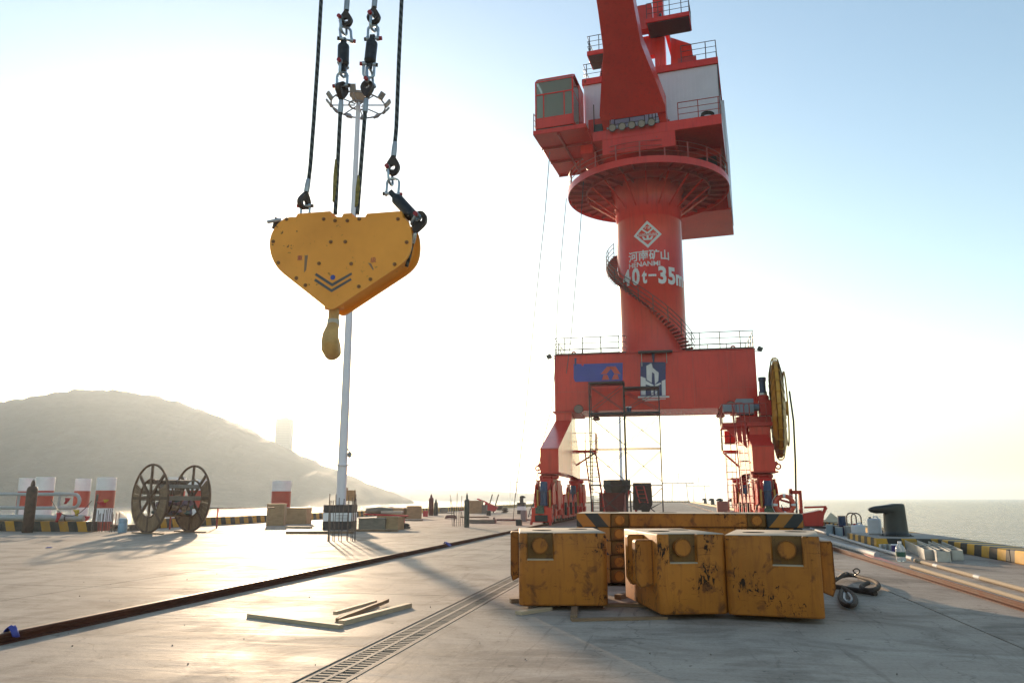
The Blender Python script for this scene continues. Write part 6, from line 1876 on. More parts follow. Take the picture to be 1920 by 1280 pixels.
crate('plywood case in the farther heap right of the bent rebar', 880, 903, 962, 1.3, 1.4, M_PLY, 0.1)
crate('low wooden case in front of the farther heap', 896, 912, 962, 0.85, 0.9, M_OLDW, 0.1)
rm = gp(920, 961)
t_ = thing('red_machine', 'red tipping machine with dark legs in the farther heap', 'machine', (rm.x, rm.y, 0))
part('hopper', MB().prism([(-0.9, 0.25), (0.3, 0.15), (0.7, 0.6), (-0.6, 1.15)], (rm.x, rm.y, 0), (1, 0, 0), (0, 0, 1), 0.9), M_CLOTHR, t_, bevel=0.02)
for s in (-0.5, 0.2): part('leg', MB().bar((rm.x + s, rm.y + 0.4, 0.0), (rm.x + s + 0.6, rm.y + 0.4, 2.0), 0.1), M_STEELD, t_)
part('chute', MB().bar((rm.x - 1.6, rm.y + 0.4, 1.5), (rm.x - 0.5, rm.y + 0.4, 1.1), 0.5, 0.12), M_CLOTHR, t_)
fs = gp(905, 980)
solo('steel_sheet', MB().cbox((fs.x, fs.y, 0.12), (1.7, 1.3, 0.22), 0.15).cbox((fs.x + 0.75, fs.y, 0.26), (0.12, 0.12, 0.2)), M_OLDW, 'low dark grey steel hatch lying right of the gas cylinder', 'hatch', bevel=0.02)
for (u, v, r_, lab) in ((938, 956, 0.35, 'brown heap of rope in front of the far striped kerb'), (947, 961, 0.22, 'small dark rope heap lying nearer than the brown one')):
    p = gp(u, v)
    g = MB()
    for k in range(5):
        g.ring((p.x + random.uniform(-0.1, 0.1), p.y, 0.06 + 0.11 * k), r_ * (1.4 - 0.12 * k), 0.07, (random.uniform(-0.2, 0.2), random.uniform(-0.2, 0.2), 1), 18, 6)
    solo('rope_heap', g, M_CYLB, lab, 'rope')
for (u, v, L_, lab) in ((955, 975, 2.2, 'dark red hose lying left of the front bogie'), (935, 976, 2.0, 'thin brown hose lying flat further left of the bogie')):
    p = gp(u, v)
    solo('deck_hose', MB().tube([(p.x - L_ + 0.3 * k, p.y + 0.25 * math.sin(k * 1.3), 0.05) for k in range(int(L_ / 0.15))], 0.05, n=6), M_CYLR, lab, 'hose')
# more site goods strewn between the mast and the crane
for (u, v, L_, rz_, mt, lab) in ((700, 996, 2.4, 0.1, M_PLANKD, 'dark board lying flat in front of the grey wooden box'), (600, 1000, 3.0, 0.25, M_PLANKD, 'long dark board lying left of the mast plinth'), (830, 962, 2.5, 0.0, M_OLDW, 'grey board lying right of the two gas cylinders'), (842, 957, 3.5, 0.15, M_CLOTHR, 'red steel bar lying by the far left kerb'), (770, 976, 1.8, -0.2, M_OLDW, 'grey board lying in front of the lone plywood box'), (890, 970, 2.4, 0.05, M_PLANKD, 'dark plank lying in front of the farther heap'), (560, 990, 1.5, -0.1, M_PLANK, 'pale board lying in front of the plywood boxes')):
    p = gp(u, v)
    solo('site_board', MB().cbox((p.x, p.y, 0.06), (L_, 0.3, 0.1), rz_), mt, lab, 'board', bevel=0.01)
for (u0, u1, v, h, mt, lab) in ((793, 801, 968, 0.5, M_CLOTHR, 'small red box left of the maroon gas cylinder'), (826, 838, 960, 0.55, M_OLDW, 'low grey box behind the two gas cylinders'), (745, 756, 985, 0.4, M_CLOTHR, 'small red case right of the open plywood box'), (912, 920, 966, 0.45, M_BLACK, 'black case in front of the red tipping machine')):
    crate(lab, u0, u1, v, h, 0.5, mt, 0.15, 'case', 'tool_case', battens=False)
for (u, v, r_, mt, lab) in ((756, 990, 0.3, M_RUBBER, 'black hose coil right of the grey wooden box'), (845, 972, 0.4, M_CYLR, 'red brown hose coil behind the bent rebar')):
    p = gp(u, v); g = MB()
    for k in range(4): g.ring((p.x, p.y, 0.04 + 0.06 * k), r_ * (1.2 - 0.08 * k), 0.035, (random.uniform(-0.1, 0.1), random.uniform(-0.1, 0.1), 1), 22, 6)
    solo('hose_coil', g, mt, lab, 'hose')
# small boxes of gear left of the bogie
for (u0, u1, v, h, mt, lab) in ((976, 986, 977, 0.75, M_LAMPH, 'small grey cabinet left of the front bogie'), (967, 977, 985, 0.35, M_BLACK, 'black box on the rail left of the front bogie')):
    crate(lab, u0, u1, v, h, 0.4, mt, 0.0, 'cabinet', 'cabinet', battens=False)
# bollards
def small_bollard(label, p, s, plinth=None, rz=0.0, z=0.0):
    t = thing('mooring_bollard', label, 'bollard', (p.x, p.y, z), rz, 'mooring bollards')
    z0 = 0.0
    if plinth:
        w, h = plinth
        for k, mt in enumerate((M_BLK, M_WHT, M_BLK)):
            part('plinth_band', MB().box((-w / 2, -w / 2, h * k / 3 + 0.0005), (w / 2, w / 2, h * (k + 1) / 3 - 0.0005)), mt, t, local=True)
        z0 = h
    part('bollard_body', MB().lathe([(0.42 * s, z0), (0.40 * s, z0 + 0.06 * s), (0.33 * s, z0 + 0.12 * s), (0.30 * s, z0 + 0.7 * s), (0.34 * s, z0 + 0.95 * s), (0.30 * s, z0 + 1.02 * s), (0.0, z0 + 1.05 * s)], (0, 0, 0), n=18), M_BLACK, t, local=True)
    part('bollard_horn', MB().tube([(0.0, 0, z0 + 0.86 * s), (0.35 * s, 0, z0 + 0.90 * s), (0.66 * s, 0, z0 + 0.80 * s)], [0.28 * s, 0.2 * s, 0.08 * s], n=12), M_BLACK, t, local=True)
    return t
small_bollard('small dark bollard with horn on the left kerb behind the plywood case', gp(732, 962), 0.62)
small_bollard('small bollard on a black and white banded block left of the crane', gp(978, 963), 0.62, (0.78, 1.15))
for u, v, lab in ((1323, 944, 'farthest dark bollard on the right quay edge beyond the crane'), (1335, 946, 'second farthest dark bollard on the right quay edge'), (1348, 948, 'third dark bollard on the right quay edge, partly behind a cabinet'), (1369, 950, 'nearest of the four dark bollards beyond the right leg')):
    p = Vector((KX - 0.2, 1437 * 1.55 / (v - 934) * 1.02, 0)); y = {1323: 196, 1335: 163, 1348: 137, 1369: 109}[u]
    small_bollard(lab, Vector((KX + 0.3, y, 0)), 1.15, None, math.pi, 0.31)

# --- loose boards in the sun
def board(label, a, b, w, h, mat=None, z=0.0, zb=None):
    a, b = gp(*a), gp(*b)
    zb = z if zb is None else zb
    d = (b - a).normalized(); L = (b - a).length
    base = (a + b) / 2
    ang = math.atan2(d.y, d.x)
    g = MB()
    n = 6
    P = []
    for k in range(n + 1):
        t = k / n
        jx = random.uniform(-0.006, 0.006)
        for yy, zz in ((-w / 2, 0), (w / 2, 0), (w / 2, h), (-w / 2, h)):
            P.append((-L / 2 + L * t, yy + jx, zz + z + (zb - z) * t))
    F = [(k * 4 + i, k * 4 + (i + 1) % 4, (k + 1) * 4 + (i + 1) % 4, (k + 1) * 4 + i) for k in range(n) for i in range(4)]
    F += [(3, 2, 1, 0), tuple(n * 4 + i for i in range(4))]
    g.add(P, F, flip=True)
    M = Matrix.Translation((base.x, base.y, 0.001)) @ Matrix.Rotation(ang, 4, 'Z')
    o = bpy.data.objects.new('timber_board', g.mesh('timber_board', [mat or M_PLANK]))
    COL.objects.link(o)
    o.location = (base.x, base.y, 0.001); o.rotation_euler = (0, 0, ang)
    MW[o] = M
    tag(o, label, 'board', 'loose boards on the deck')
    return o
board('long single pale board lying left of the crossed boards', (467, 1156), (640, 1178), 0.07, 0.045)
board('thick pale board, nearest of the crossed boards', (640, 1172), (767, 1138), 0.09, 0.06)
board('thin brown board lying between the crossed boards', (632, 1166), (727, 1133), 0.05, 0.05, M_PLANKD, 0.0, 0.035)
board('thin pale board, farthest of the crossed boards', (628, 1160), (704, 1133), 0.05, 0.045, M_PLANK, 0.05, 0.02)
board('timber bearer sticking out left of the left counterweight', (957, 1130), (1010, 1128), 0.10, 0.065, M_PLANKD)
board('timber wedge under the left corner of the left counterweight', (972, 1152), (1030, 1143), 0.12, 0.045, M_PLANK)
board('long flat plank in front of the gap between the counterweights', (1072, 1164), (1250, 1160), 0.10, 0.035, M_PLANKD)
board('plank in the gap between left and middle counterweights', (1130, 1137), (1240, 1137), 0.10, 0.05, M_PLANKD)
board('brown offcut lying aslant in the gap, nearest the slab stack', (1158, 1123), (1205, 1114), 0.12, 0.07, M_PLANKD)
board('short cross piece under the left counterweight front', (1076, 1162), (1078, 1140), 0.09, 0.06, M_PLANKD)
board('timber bearer under the slab stack at its left', (1145, 1092), (1200, 1087), 0.14, 0.054, M_PLANKD)
board('timber bearer under the slab stack at its right', (1420, 1080), (1480, 1080), 0.14, 0.054, M_PLANKD)
# scraps of blue plastic on and by the rail
for u, v, lab, s in ((18, 1203, 'blue plastic sheet scrap wrapped on the near end of the left rail', 0.10), (700, 1052, 'pale tape scrap tied round the left rail', 0.13), (752, 1041, 'pale tape scrap further along the left rail', 0.13), (835, 1025, 'blue plastic scrap by the rail in front of the gas cylinder', 0.22), (92, 1027, 'tiny dark blue scrap on the deck in front of the kerb', 0.12)):
    p = gp(u, v)
    P = []
    for i in range(5):
        for j in range(5):
            P.append((p.x + (i / 4 - 0.5) * s * 1.6, p.y + (j / 4 - 0.5) * s, 0.012 + s * 0.55 * abs(noise.noise(Vector((i * 0.9 + u, j * 0.8, 3.0)))) + (0.15 * math.exp(-((p.x + (i / 4 - 0.5) * s * 1.6 - RX0) / 0.07) ** 2))))
    o = solo('plastic_scrap', MB().add(P, [(i * 5 + j, (i + 1) * 5 + j, (i + 1) * 5 + j + 1, i * 5 + j + 1) for i in range(4) for j in range(4)], smooth=True), M_BLUEP if u in (18, 835, 92) else M_WHT, lab, 'scrap')
    s_ = o.modifiers.new('thickness', 'SOLIDIFY'); s_.thickness = 0.006
# ------------------------------------------------------------------ right side of the deck
M_HAZB = m_stripes('bollard base stripes', (0.60, 0.31, 0.035), (0.035, 0.034, 0.032), (1.0, 1.0, 0.2), 0.86, 0.3)
M_CAST = m_simple('black tarred bollard', (0.017, 0.018, 0.016), 0.45, 0.0, 0.35, 4.0, 0.2)
M_JERRY = m_simple('white jerry can plastic', (0.52, 0.53, 0.57), 0.45, 0, 0.08, 5)
M_PLATE = m_simple('galvanised plate', (0.42, 0.42, 0.40), 0.35, 0.35, 0.15, 5)
M_PINK = m_simple('salmon plastic mat', (0.52, 0.16, 0.12), 0.6, 0, 0.15, 6, 0.3)
M_SLING = m_simple('greasy wire sling', (0.050, 0.034, 0.026), 0.75, 0.0, 0.5, 25, 0.6, spec=0.2)
M_GREENL = m_simple('green bottle label', (0.02, 0.085, 0.055), 0.5)
M_PURP = m_simple('purple pot label', (0.05, 0.03, 0.14), 0.5)
M_CLEAR, _nt, _b = new_mat('clear bottle plastic')
_b.inputs['Base Color'].default_value = (0.85, 0.88, 0.88, 1)
_b.inputs['Roughness'].default_value = 0.12
_b.inputs['Transmission Weight'].default_value = 0.55
_b.inputs['IOR'].default_value = 1.2

BBX0, BBX1, BBY0, BBY1 = 6.42, KX - 0.004, 27.0, 31.2
bbase = thing('bollard_base', 'raised yellow and black striped block carrying the big bollard', 'plinth', ((BBX0 + QX1) / 2, (BBY0 + BBY1) / 2, 0))
part('block', MB().box((BBX0, BBY0 + 0.004, 0), (QX1 + 0.02, BBY1 - 0.004, 0.305)), M_HAZB, bbase, bevel=0.02)
part('concrete_top', MB().box((BBX0 + 0.03, BBY0 + 0.03, 0.304), (QX1 - 0.02, BBY1 - 0.03, 0.312)), M_KERBC, bbase)
bc = ay(1681, 1004, 28.6)
big_s = 0.80
big = thing('mooring_bollard', 'big black horned bollard standing on the striped block', 'bollard', (bc.x, 28.6, 0.312), 0, 'mooring bollards')
part('base_plate', MB().lathe([(0.66, 0.0), (0.66, 0.04), (0.56, 0.07)], (0, 0, 0), n=28), M_CAST, big, local=True)
g = MB()
prof = [(0.54, 0.07), (0.49, 0.12), (0.465, 0.25), (0.44, 0.75), (0.43, 0.95)]
# leaning cast head with a long horn towards the deck
secs = []
n = 24
P = []
for r_, z in prof:
    for k in range(n):
        a = 2 * math.pi * k / n
        P.append((r_ * math.cos(a), r_ * math.sin(a), z))
for hz_, sx, ex in ((1.00, 1.0, 0.20), (1.06, 1.0, 0.34), (1.16, 0.99, 0.40), (1.25, 0.97, 0.36), (1.31, 0.93, 0.24), (1.335, 0.8, 0.10)):
    for k in range(n):
        a = 2 * math.pi * k / n
        c, s_ = math.cos(a), math.sin(a)
        rx = 0.43 * sx
        x = rx * c; y = rx * s_
        if c < 0:
            x *= 1 + ex / 0.43 * 1.55 * (-c) ** 0.8
        P.append((x, y, hz_ - 0.08 * max(0.0, -c)))
m_ = len(P) // n
g.add(P, [(i * n + k, i * n + (k + 1) % n, (i + 1) * n + (k + 1) % n, (i + 1) * n + k) for i in range(m_ - 1) for k in range(n)], smooth=True)
g.add(P[-n:], [tuple(range(n))], smooth=True)
part('bollard_body', g, M_CAST, big, local=True)
big.scale = (big_s, big_s, big_s)
for k in range(6):
    a = 2 * math.pi * k / 6 + 0.3
    part('anchor_nut', MB().cyl((0.6 * math.cos(a), 0.6 * math.sin(a), 0.04), (0.6 * math.cos(a), 0.6 * math.sin(a), 0.09), 0.035, n=6, smooth=False), M_CAST, big, local=True)

def jerry(label, p, z, s, rz, cap):
    t = thing('jerry_can', label, 'jerry can', (p.x, p.y, z), rz, 'white jerry cans')
    w, d, h = 0.40 * s, 0.28 * s, 0.52 * s
    part('body', MB().box((-w / 2, -d / 2, 0), (w / 2, d / 2, h)), M_JERRY, t, local=True, bevel=0.05 * s, seg=3)
    part('handle', MB().tube([(-0.02, 0, h - 0.01), (-0.01, 0, h + 0.06 * s), (0.1 * s, 0, h + 0.06 * s), (0.13 * s, 0, h - 0.01)], 0.022 * s, n=8), M_JERRY, t, local=True)
    part('cap', MB().cyl((-0.12 * s, 0, h - 0.005), (-0.12 * s, 0, h + 0.05 * s), 0.04 * s, n=12), cap, t, local=True)
    return t
jerry('white jerry can with a red cap on the deck before the striped block', gp(1611, 1013), 0.0, 1.1, 0.3, M_PINR)
q = ay(1641, 999, 29.8)
jerry('white jerry can standing on the striped block beside the bollard', Vector((q.x, 29.8, 0)), 0.312, 1.05, -0.4, M_BLACK)

def pot(label, p, r, h, mat, lid, z=0.0, name='paint_pot', cat='paint pot'):
    t = thing(name, label, cat, (p.x, p.y, z), 0, 'paint pots on the right of the deck')
    part('body', MB().lathe([(r * 0.94, 0.0), (r, 0.02), (r, h)], (0, 0, 0), n=18), mat, t, local=True)
    part('rim', MB().lathe([(r * 1.05, h), (r * 1.05, h + 0.025), (r * 0.85, h + 0.02)], (0, 0, 0), n=18), lid, t, local=True)
    return t
pc = gp(1580, 1004)
mats_ = [M_BOXG, M_LAMPH, M_PURP, M_JERRY, M_BLACK, M_BOXG]
labs = ['grey paint pot, front left in the cluster by the kerb', 'dark grey paint pot, front right in the cluster by the kerb', 'purple paint pot at the back of the cluster by the kerb', 'pale paint pot at the right end of the cluster', 'black paint pot behind the front row of the cluster', 'grey paint pot at the left end of the cluster']
for k, (dx, dy) in enumerate(((-0.15, -0.1), (0.22, 0.0), (0.1, 0.4), (0.55, 0.15), (-0.2, 0.35), (-0.48, 0.1))):
    pot(labs[k], Vector((pc.x + dx, pc.y + dy, 0)), 0.15, 0.34 + 0.05 * (k % 3), mats_[k], M_GALV)
pot('blue and white paint pot stacked on top of the cluster', Vector((pc.x + 0.04, pc.y + 0.1, 0)), 0.16, 0.36, M_MOTOR, M_CYLB, 0.44)
pot('small purple and white pot in front of the bollard block', gp(1679, 1036), 0.10, 0.22, M_PURP, M_WHT)
for k in range(3):
    q = gp(1656 + k * 8, 1033)
    tag(solo('steel_bracket', MB().box((q.x - 0.06, q.y, 0), (q.x - 0.04, q.y + 0.2, 0.2)).box((q.x - 0.06, q.y + 0.18, 0), (q.x + 0.06, q.y + 0.2, 0.2)), M_PLATE,
        ['leftmost grey steel bracket against the striped block', 'middle grey steel bracket against the striped block', 'rightmost grey steel bracket, next to the small pot'][k], 'bracket'), group='brackets against the block')
# ladder hoops on the kerb
for k, (u, y) in enumerate(((1597, 37.4), (1606, 36.6))):
    q = ay(u, 980, y)
    w = 0.2
    pts = [(q.x - w, y, 0.31)] + [(q.x - w * math.cos(math.pi * i / 8), y, 0.72 + w * math.sin(math.pi * i / 8)) for i in range(9)] + [(q.x + w, y, 0.31)]
    tag(solo('ladder_hoop', MB().tube(pts, 0.028, n=8), M_STEELD, ['far bent steel ladder hoop on the right kerb', 'near bent steel ladder hoop on the right kerb'][k], 'ladder hoop', (q.x, y, 0.31)), group='ladder hoops on the kerb')
# red skip with raised arm
rs = gp(1528, 990)
t_ = thing('red_skip', 'bright red tipping skip with a raised arm near the right kerb', 'skip', (rs.x, rs.y, 0))
part('skip_body', MB().prism([(-0.5, 0.12), (0.42, 0.12), (0.50, 0.62), (0.40, 0.95), (-0.95, 0.66), (-0.55, 0.55)], (rs.x, rs.y, 0), (1, 0, 0), (0, 0, 1), 0.8), M_RED2, t_, bevel=0.015)
part('arm', MB().bar((rs.x - 0.45, rs.y + 0.1, 1.08), (rs.x + 0.68, rs.y + 0.1, 1.12), 0.08, 0.1).bar((rs.x + 0.66, rs.y + 0.1, 1.1), (rs.x + 0.42, rs.y + 0.1, 0.66), 0.1, 0.16), M_RED2, t_)
part('skid', MB().box((rs.x - 0.5, rs.y - 0.1, 0.0), (rs.x + 1.5, rs.y + 0.9, 0.115)), M_STEELD, t_)
solo('bent_sheet', MB().cbox((rs.x + 1.15, rs.y + 1.2, 0.42), (0.6, 0.02, 0.5), 0.4, q=Quaternion((0, 1, 0), 0.7)), M_PLATE, 'bent pale sheet leaning right of the red skip', 'sheet')
solo('red_beam_scrap', MB().bar((rs.x + 1.1, rs.y + 0.6, 0.22), (rs.x + 2.1, rs.y + 0.1, 0.08), 0.12, 0.1), M_RED2, 'short red steel bar lying right of the red skip', 'steel bar')
solo('grey_tray', MB().box((rs.x + 2.2, rs.y - 2.6, 0.0), (rs.x + 3.3, rs.y - 1.4, 0.03)), M_STEELD, 'flat dark tray in front of the paint pots', 'tray')

# bottle of water
bt = gp(1690, 1052)
wb = thing('water_bottle', 'clear plastic water bottle with a green label beside the right rail', 'bottle', (bt.x, bt.y, 0))
part('bottle_body', MB().lathe([(0.095, 0.0), (0.115, 0.02), (0.115, 0.14), (0.105, 0.15), (0.115, 0.16), (0.115, 0.30), (0.10, 0.35), (0.045, 0.42), (0.038, 0.45)], (0, 0, 0), n=22), M_CLEAR, wb, local=True)
part('label_band', MB().lathe([(0.1175, 0.12), (0.1175, 0.235)], (0, 0, 0), n=22), M_GREENL, wb, local=True)
part('screw_cap', MB().lathe([(0.046, 0.445), (0.046, 0.49), (0.0, 0.492)], (0, 0, 0), n=14), M_WHT, wb, local=True)

# folded plates lying by the kerb
def channel(label, u0, v0, u1, v1, h, w):
    a, b = gp(u0, v0), gp(u1, v1)
    d = (b - a).normalized(); x = Vector((d.y, -d.x, 0))
    t = thing('folded_plate', label, 'steel plate', (a.x, a.y, 0), 0, 'folded plates by the right kerb')
    part('web_plate', MB().bar(a + UP * h / 2, b + UP * h / 2, 0.012, h), M_PLATE, t)
    part('web_plate', MB().bar(a + x * w + UP * h / 2, b + x * w + UP * h / 2, 0.012, h), M_PLATE, t)
    part('end_plate', MB().bar(a + x * 0.008 + UP * h / 2 - d * 0.008, a + x * (w - 0.008) + UP * h / 2 - d * 0.008, 0.012, h * 0.94), M_PLATE, t)
    for k in range(1, 4):
        p = a.lerp(b, k / 4)
        part('stiffener', MB().bar(p + x * 0.01 + UP * h * 0.9, p + x * (w - 0.01) + UP * h * 0.9, 0.04, 0.012), M_GALV, t)
channel('folded steel plate nearest the water bottle, its long side lit', 1735, 1049, 1698, 1028, 0.27, 0.35)
channel('middle folded steel plate by the right kerb', 1758, 1053, 1722, 1031, 0.27, 0.30)
channel('folded steel plate farthest from the bottle, nearest the kerb', 1786, 1050, 1750, 1030, 0.26, 0.25)
# salmon mat, conduits
a, b = gp(1624, 1041), gp(1678, 1063)
dm = (b - a).normalized(); xm = Vector((dm.y, -dm.x, 0))
o = solo('plastic_mat', MB().add([a - xm * 0.2 + UP * 0.02, b - xm * 0.2 + UP * 0.02, b + xm * 0.06 + UP * 0.05, a + xm * 0.06 + UP * 0.05, a - xm * 0.2 + UP * 0.004, b - xm * 0.2 + UP * 0.004, b + xm * 0.06 + UP * 0.034, a + xm * 0.06 + UP * 0.034], [(0, 1, 2, 3), (7, 6, 5, 4), (0, 4, 5, 1), (1, 5, 6, 2), (2, 6, 7, 3), (3, 7, 4, 0)]), M_PINK, 'salmon coloured mat lying against the right rail', 'mat')
def conduit(label, pts, r, mats, couplings):
    t = thing('deck_conduit', label, 'conduit', tuple(pts[0]), 0, 'conduits along the right rail')
    part('pipe', MB().tube([Vector((p.x, p.y, r + 0.002)) for p in pts], r, n=12), mats, t)
    for p, d in couplings:
        part('coupling', MB().cyl(Vector((p.x, p.y, r + 0.002)) - d * 0.16, Vector((p.x, p.y, r + 0.002)) + d * 0.16, r * 1.08, n=12), M_PIPE, t)
c0_, c1_ = Vector((5.22, 4.0, 0)), Vector((5.30, 19.4, 0))
conduit('beige conduit lying right beside the right rail', [c0_, Vector((5.20, 12.0, 0)), c1_], 0.042, M_BEIGEPIPE, [(Vector((5.20, 12.0, 0)), YY)])
conduit('fat grey conduit continuing beside the rail behind the mat', [Vector((5.35, 22.6, 0)), Vector((5.4, 30.0, 0)), Vector((5.7, 44.0, 0))], 0.075, M_PIPE, [])
e0, e1, e2 = gp(1921, 1110), gp(1756, 1064), gp(1716, 1053)
conduit('beige conduit further right with a grey coupling', [e0 + (e0 - e1) * 1.2, e0, e1, e2], 0.042, M_BEIGEPIPE, [(e1, (e1 - e0).normalized()), (e0.lerp(e1, 0.45), (e1 - e0).normalized())])
conduit('thin grey pipe running beyond the bottle towards the far deck', [gp(1712, 1051), gp(1640, 1030), gp(1560, 1005), gp(1520, 992)], 0.05, M_PIPE, [])

# wire sling
def gpath(L, z=0.06): return [gp(u, v, z) for u, v in L]
sl = thing('wire_sling', 'greasy wire rope sling lying beside the right counterweight', 'sling', tuple(gp(1600, 1095)))
def smooth_path(P, it=2):
    for _ in range(it):
        Q = [P[0]]
        for a, b in zip(P[:-1], P[1:]):
            Q += [a.lerp(b, 0.25), a.lerp(b, 0.75)]
        Q.append(P[-1]); P = Q
    return P
part('upper_strand', MB().tube(smooth_path(gpath([(1560, 1090), (1578, 1079), (1600, 1077), (1618, 1083), (1640, 1088), (1650, 1098), (1640, 1106), (1622, 1106), (1612, 1099), (1628, 1092)], 0.09)), 0.038, n=8), M_SLING, sl)
part('lower_strand', MB().tube(smooth_path(gpath([(1566, 1099), (1582, 1102), (1605, 1106), (1642, 1112)], 0.055)), 0.042, n=8), M_SLING, sl)
part('eye_loop', MB().tube(smooth_path(gpath([(1578, 1107), (1574, 1118), (1580, 1131), (1596, 1137), (1606, 1128), (1600, 1113), (1586, 1105), (1579, 1100)], 0.06)), 0.038, n=8), M_SLING, sl)
part('eye_thimble', MB().tube(smooth_path(gpath([(1583, 1112), (1582, 1122), (1588, 1129), (1597, 1129), (1598, 1120), (1590, 1111)], 0.05)), 0.022, n=6), M_LAMPH, sl)
cw = [gp(1570, 1082, 0.1), gp(1580, 1074, 0.3), gp(1590, 1072, 0.32), gp(1596, 1078, 0.22), gp(1604, 1078, 0.2), gp(1614, 1070, 0.35), gp(1606, 1064, 0.45), gp(1598, 1069, 0.35), gp(1606, 1076, 0.25)]
solo('curled_wire', MB().tube(smooth_path(cw), 0.012, n=6), M_BLACK, 'thin black wire curling above the wire sling', 'wire')
# ------------------------------------------------------------------ under and behind the crane
M_TUBE = m_simple('dull scaffold tube', (0.07, 0.066, 0.066), 0.8, 0.0, 0.3, 5, spec=0.2)
M_GREEN = m_simple('dark green hopper paint', (0.022, 0.030, 0.024), 0.5, 0, 0.3, 2)
M_MAROON = m_simple('maroon bin paint', (0.085, 0.016, 0.014), 0.55, 0, 0.3, 2)
sx = [-5.0, -2.72, -0.42]
sy = [51.0, 52.3]
lv = [0.0, 2.38, 4.75, 7.05, 9.12]
sc = thing('scaffold', 'two bay tube scaffold standing in front of the red beam', 'scaffold', (-2.7, 51.6, 0))
for i, x in enumerate(sx):
    top = 9.2 if i < 2 else 8.7
    for y in sy:
        part('standard', MB().cyl((x, y, 0), (x, y, top), 0.034, n=8), M_TUBE, sc)
    for k in range(14):
        z = 0.4 + 0.66 * k
        if z < top: part('frame_rung', MB().cyl((x, sy[0], z), (x, sy[0] + (0.32 if k % 4 else 1.3), z), 0.028, n=6), M_TUBE, sc)
    part('inner_upright', MB().cyl((x, sy[0] + 0.32, 0.2), (x, sy[0] + 0.32, top - 0.3), 0.028, n=6), M_TUBE, sc)
for b_ in range(2):
    x0, x1 = sx[b_], sx[b_ + 1]
    for k, z in enumerate(lv[1:]):
        zz = z if not (b_ == 1 and k == 3) else 8.72
        for y in sy:
            part('ledger', MB().cyl((x0, y, zz), (x1, y, zz), 0.03, n=8), M_REDR if k == 1 else M_TUBE, sc)
        if k >= 2:
            part('platform_board', MB().box((x0 - 0.05, sy[0] + 0.03, zz + 0.04), (x1 + 0.05, sy[1] - 0.03, zz + 0.10)), M_FLOOR, sc)
    for k in range(4):
        z0, z1 = lv[k] + 0.25, lv[k + 1] - 0.15
        if b_ == 1 and k == 3: z1 = 8.55
        for y in sy:
            part('brace', MB().cyl((x0, y - 0.05, z0), (x1, y - 0.05, z1), 0.018, n=6), M_TUBE, sc)
            part('brace', MB().cyl((x0, y - 0.09, z1), (x1, y - 0.09, z0), 0.018, n=6), M_TUBE, sc)
bk = thing('paint_bucket', 'blue and white paint bucket on the upper scaffold boards', 'bucket', (-2.42, 51.5, 7.16))
part('bucket_body', MB().lathe([(0.15, 0.0), (0.19, 0.34)], (0, 0, 0), n=18), M_MOTOR, bk, local=True)
part('bucket_rim', MB().lathe([(0.195, 0.30), (0.205, 0.30), (0.205, 0.38), (0.18, 0.38)], (0, 0, 0), n=18), M_WHT, bk, local=True)

# hopper, bin and screen on the quay behind the portal
hx = ay(1157.5, 930, 74.0)
hp2 = thing('steel_hopper', 'dark green eight sided steel hopper behind the scaffold', 'hopper', (hx.x, 74.0, 0))
g = MB()
def octo(r, z, yy=74.0): return [(hx.x + r * math.cos(math.pi / 8 + math.pi / 4 * k), yy + r * math.sin(math.pi / 8 + math.pi / 4 * k), z) for k in range(8)]
rings = [octo(0.55, 1.2), octo(1.35, 2.5), octo(1.35, 3.25), octo(1.27, 3.25), octo(1.27, 2.52), octo(0.48, 1.22)]
P = [p for r_ in rings for p in r_]
g.add(P, [(i * 8 + k, i * 8 + (k + 1) % 8, (i + 1) * 8 + (k + 1) % 8, (i + 1) * 8 + k) for i in range(5) for k in range(8)])
part('funnel', g, M_GREEN, hp2)
for s in (-1, 1):
    part('leg', MB().bar((hx.x + s * 1.15, 73.2, 2.3), (hx.x + s * 0.75, 73.0, 0.0), 0.14), M_RED2, hp2)
    part('leg', MB().bar((hx.x + s * 1.15, 74.8, 2.3), (hx.x + s * 1.2, 74.9, 0.0), 0.14), M_GREEN, hp2)
bx2 = ay(1147.5, 940, 68.0)
bn = thing('steel_bin', 'low maroon steel bin in front of the green hopper', 'bin', (bx2.x, 68.0, 0))
w = 1.1
part('bin_body', MB().box((bx2.x - w, 68.0, 0.1), (bx2.x + w, 69.6, 1.95)), M_MAROON, bn, bevel=0.03)
for k in range(4): part('stiffener', MB().box((bx2.x - w + 0.05 + k * 0.7, 67.94, 0.12), (bx2.x - w + 0.13 + k * 0.7, 67.999, 1.9)), M_MAROON, bn)
part('bin_rim', MB().box((bx2.x - w - 0.05, 67.92, 1.951), (bx2.x + w + 0.05, 69.65, 2.03)), M_MAROON, bn)
sx_ = ay(1204, 930, 72.0)
scn = thing('steel_chute', 'dark steel chute box right of the hopper', 'chute', (sx_.x, 72.0, 0))
part('chute_body', MB().prism([(-0.86, 0.55), (-0.1, 0.5), (-0.1, 0.35), (0.55, 0.32), (0.88, 1.0), (0.88, 1.9), (0.84, 2.95), (-0.80, 2.95)], (sx_.x, 72.0, 0), (1, 0, 0), (0, 0, 1), 1.2), M_GREEN, scn, bevel=0.02)
for s in (-0.6, 0.5): part('skid', MB().box((sx_.x + s - 0.1, 72.05, 0.0), (sx_.x + s + 0.1, 73.1, 0.6)), M_RED2, scn)
ld = thing('red_ladder', 'short red ladder leaning on the dark chute box', 'ladder', (sx_.x + 0.3, 71.7, 0.7))
la, lb = Vector((sx_.x - 0.22, 71.9, 2.75)), Vector((sx_.x + 0.15, 71.55, 1.15))
for s in (-0.36, 0.36): part('stile', MB().bar(la + XX * s, lb + XX * s, 0.13, 0.05), M_REDR, ld)
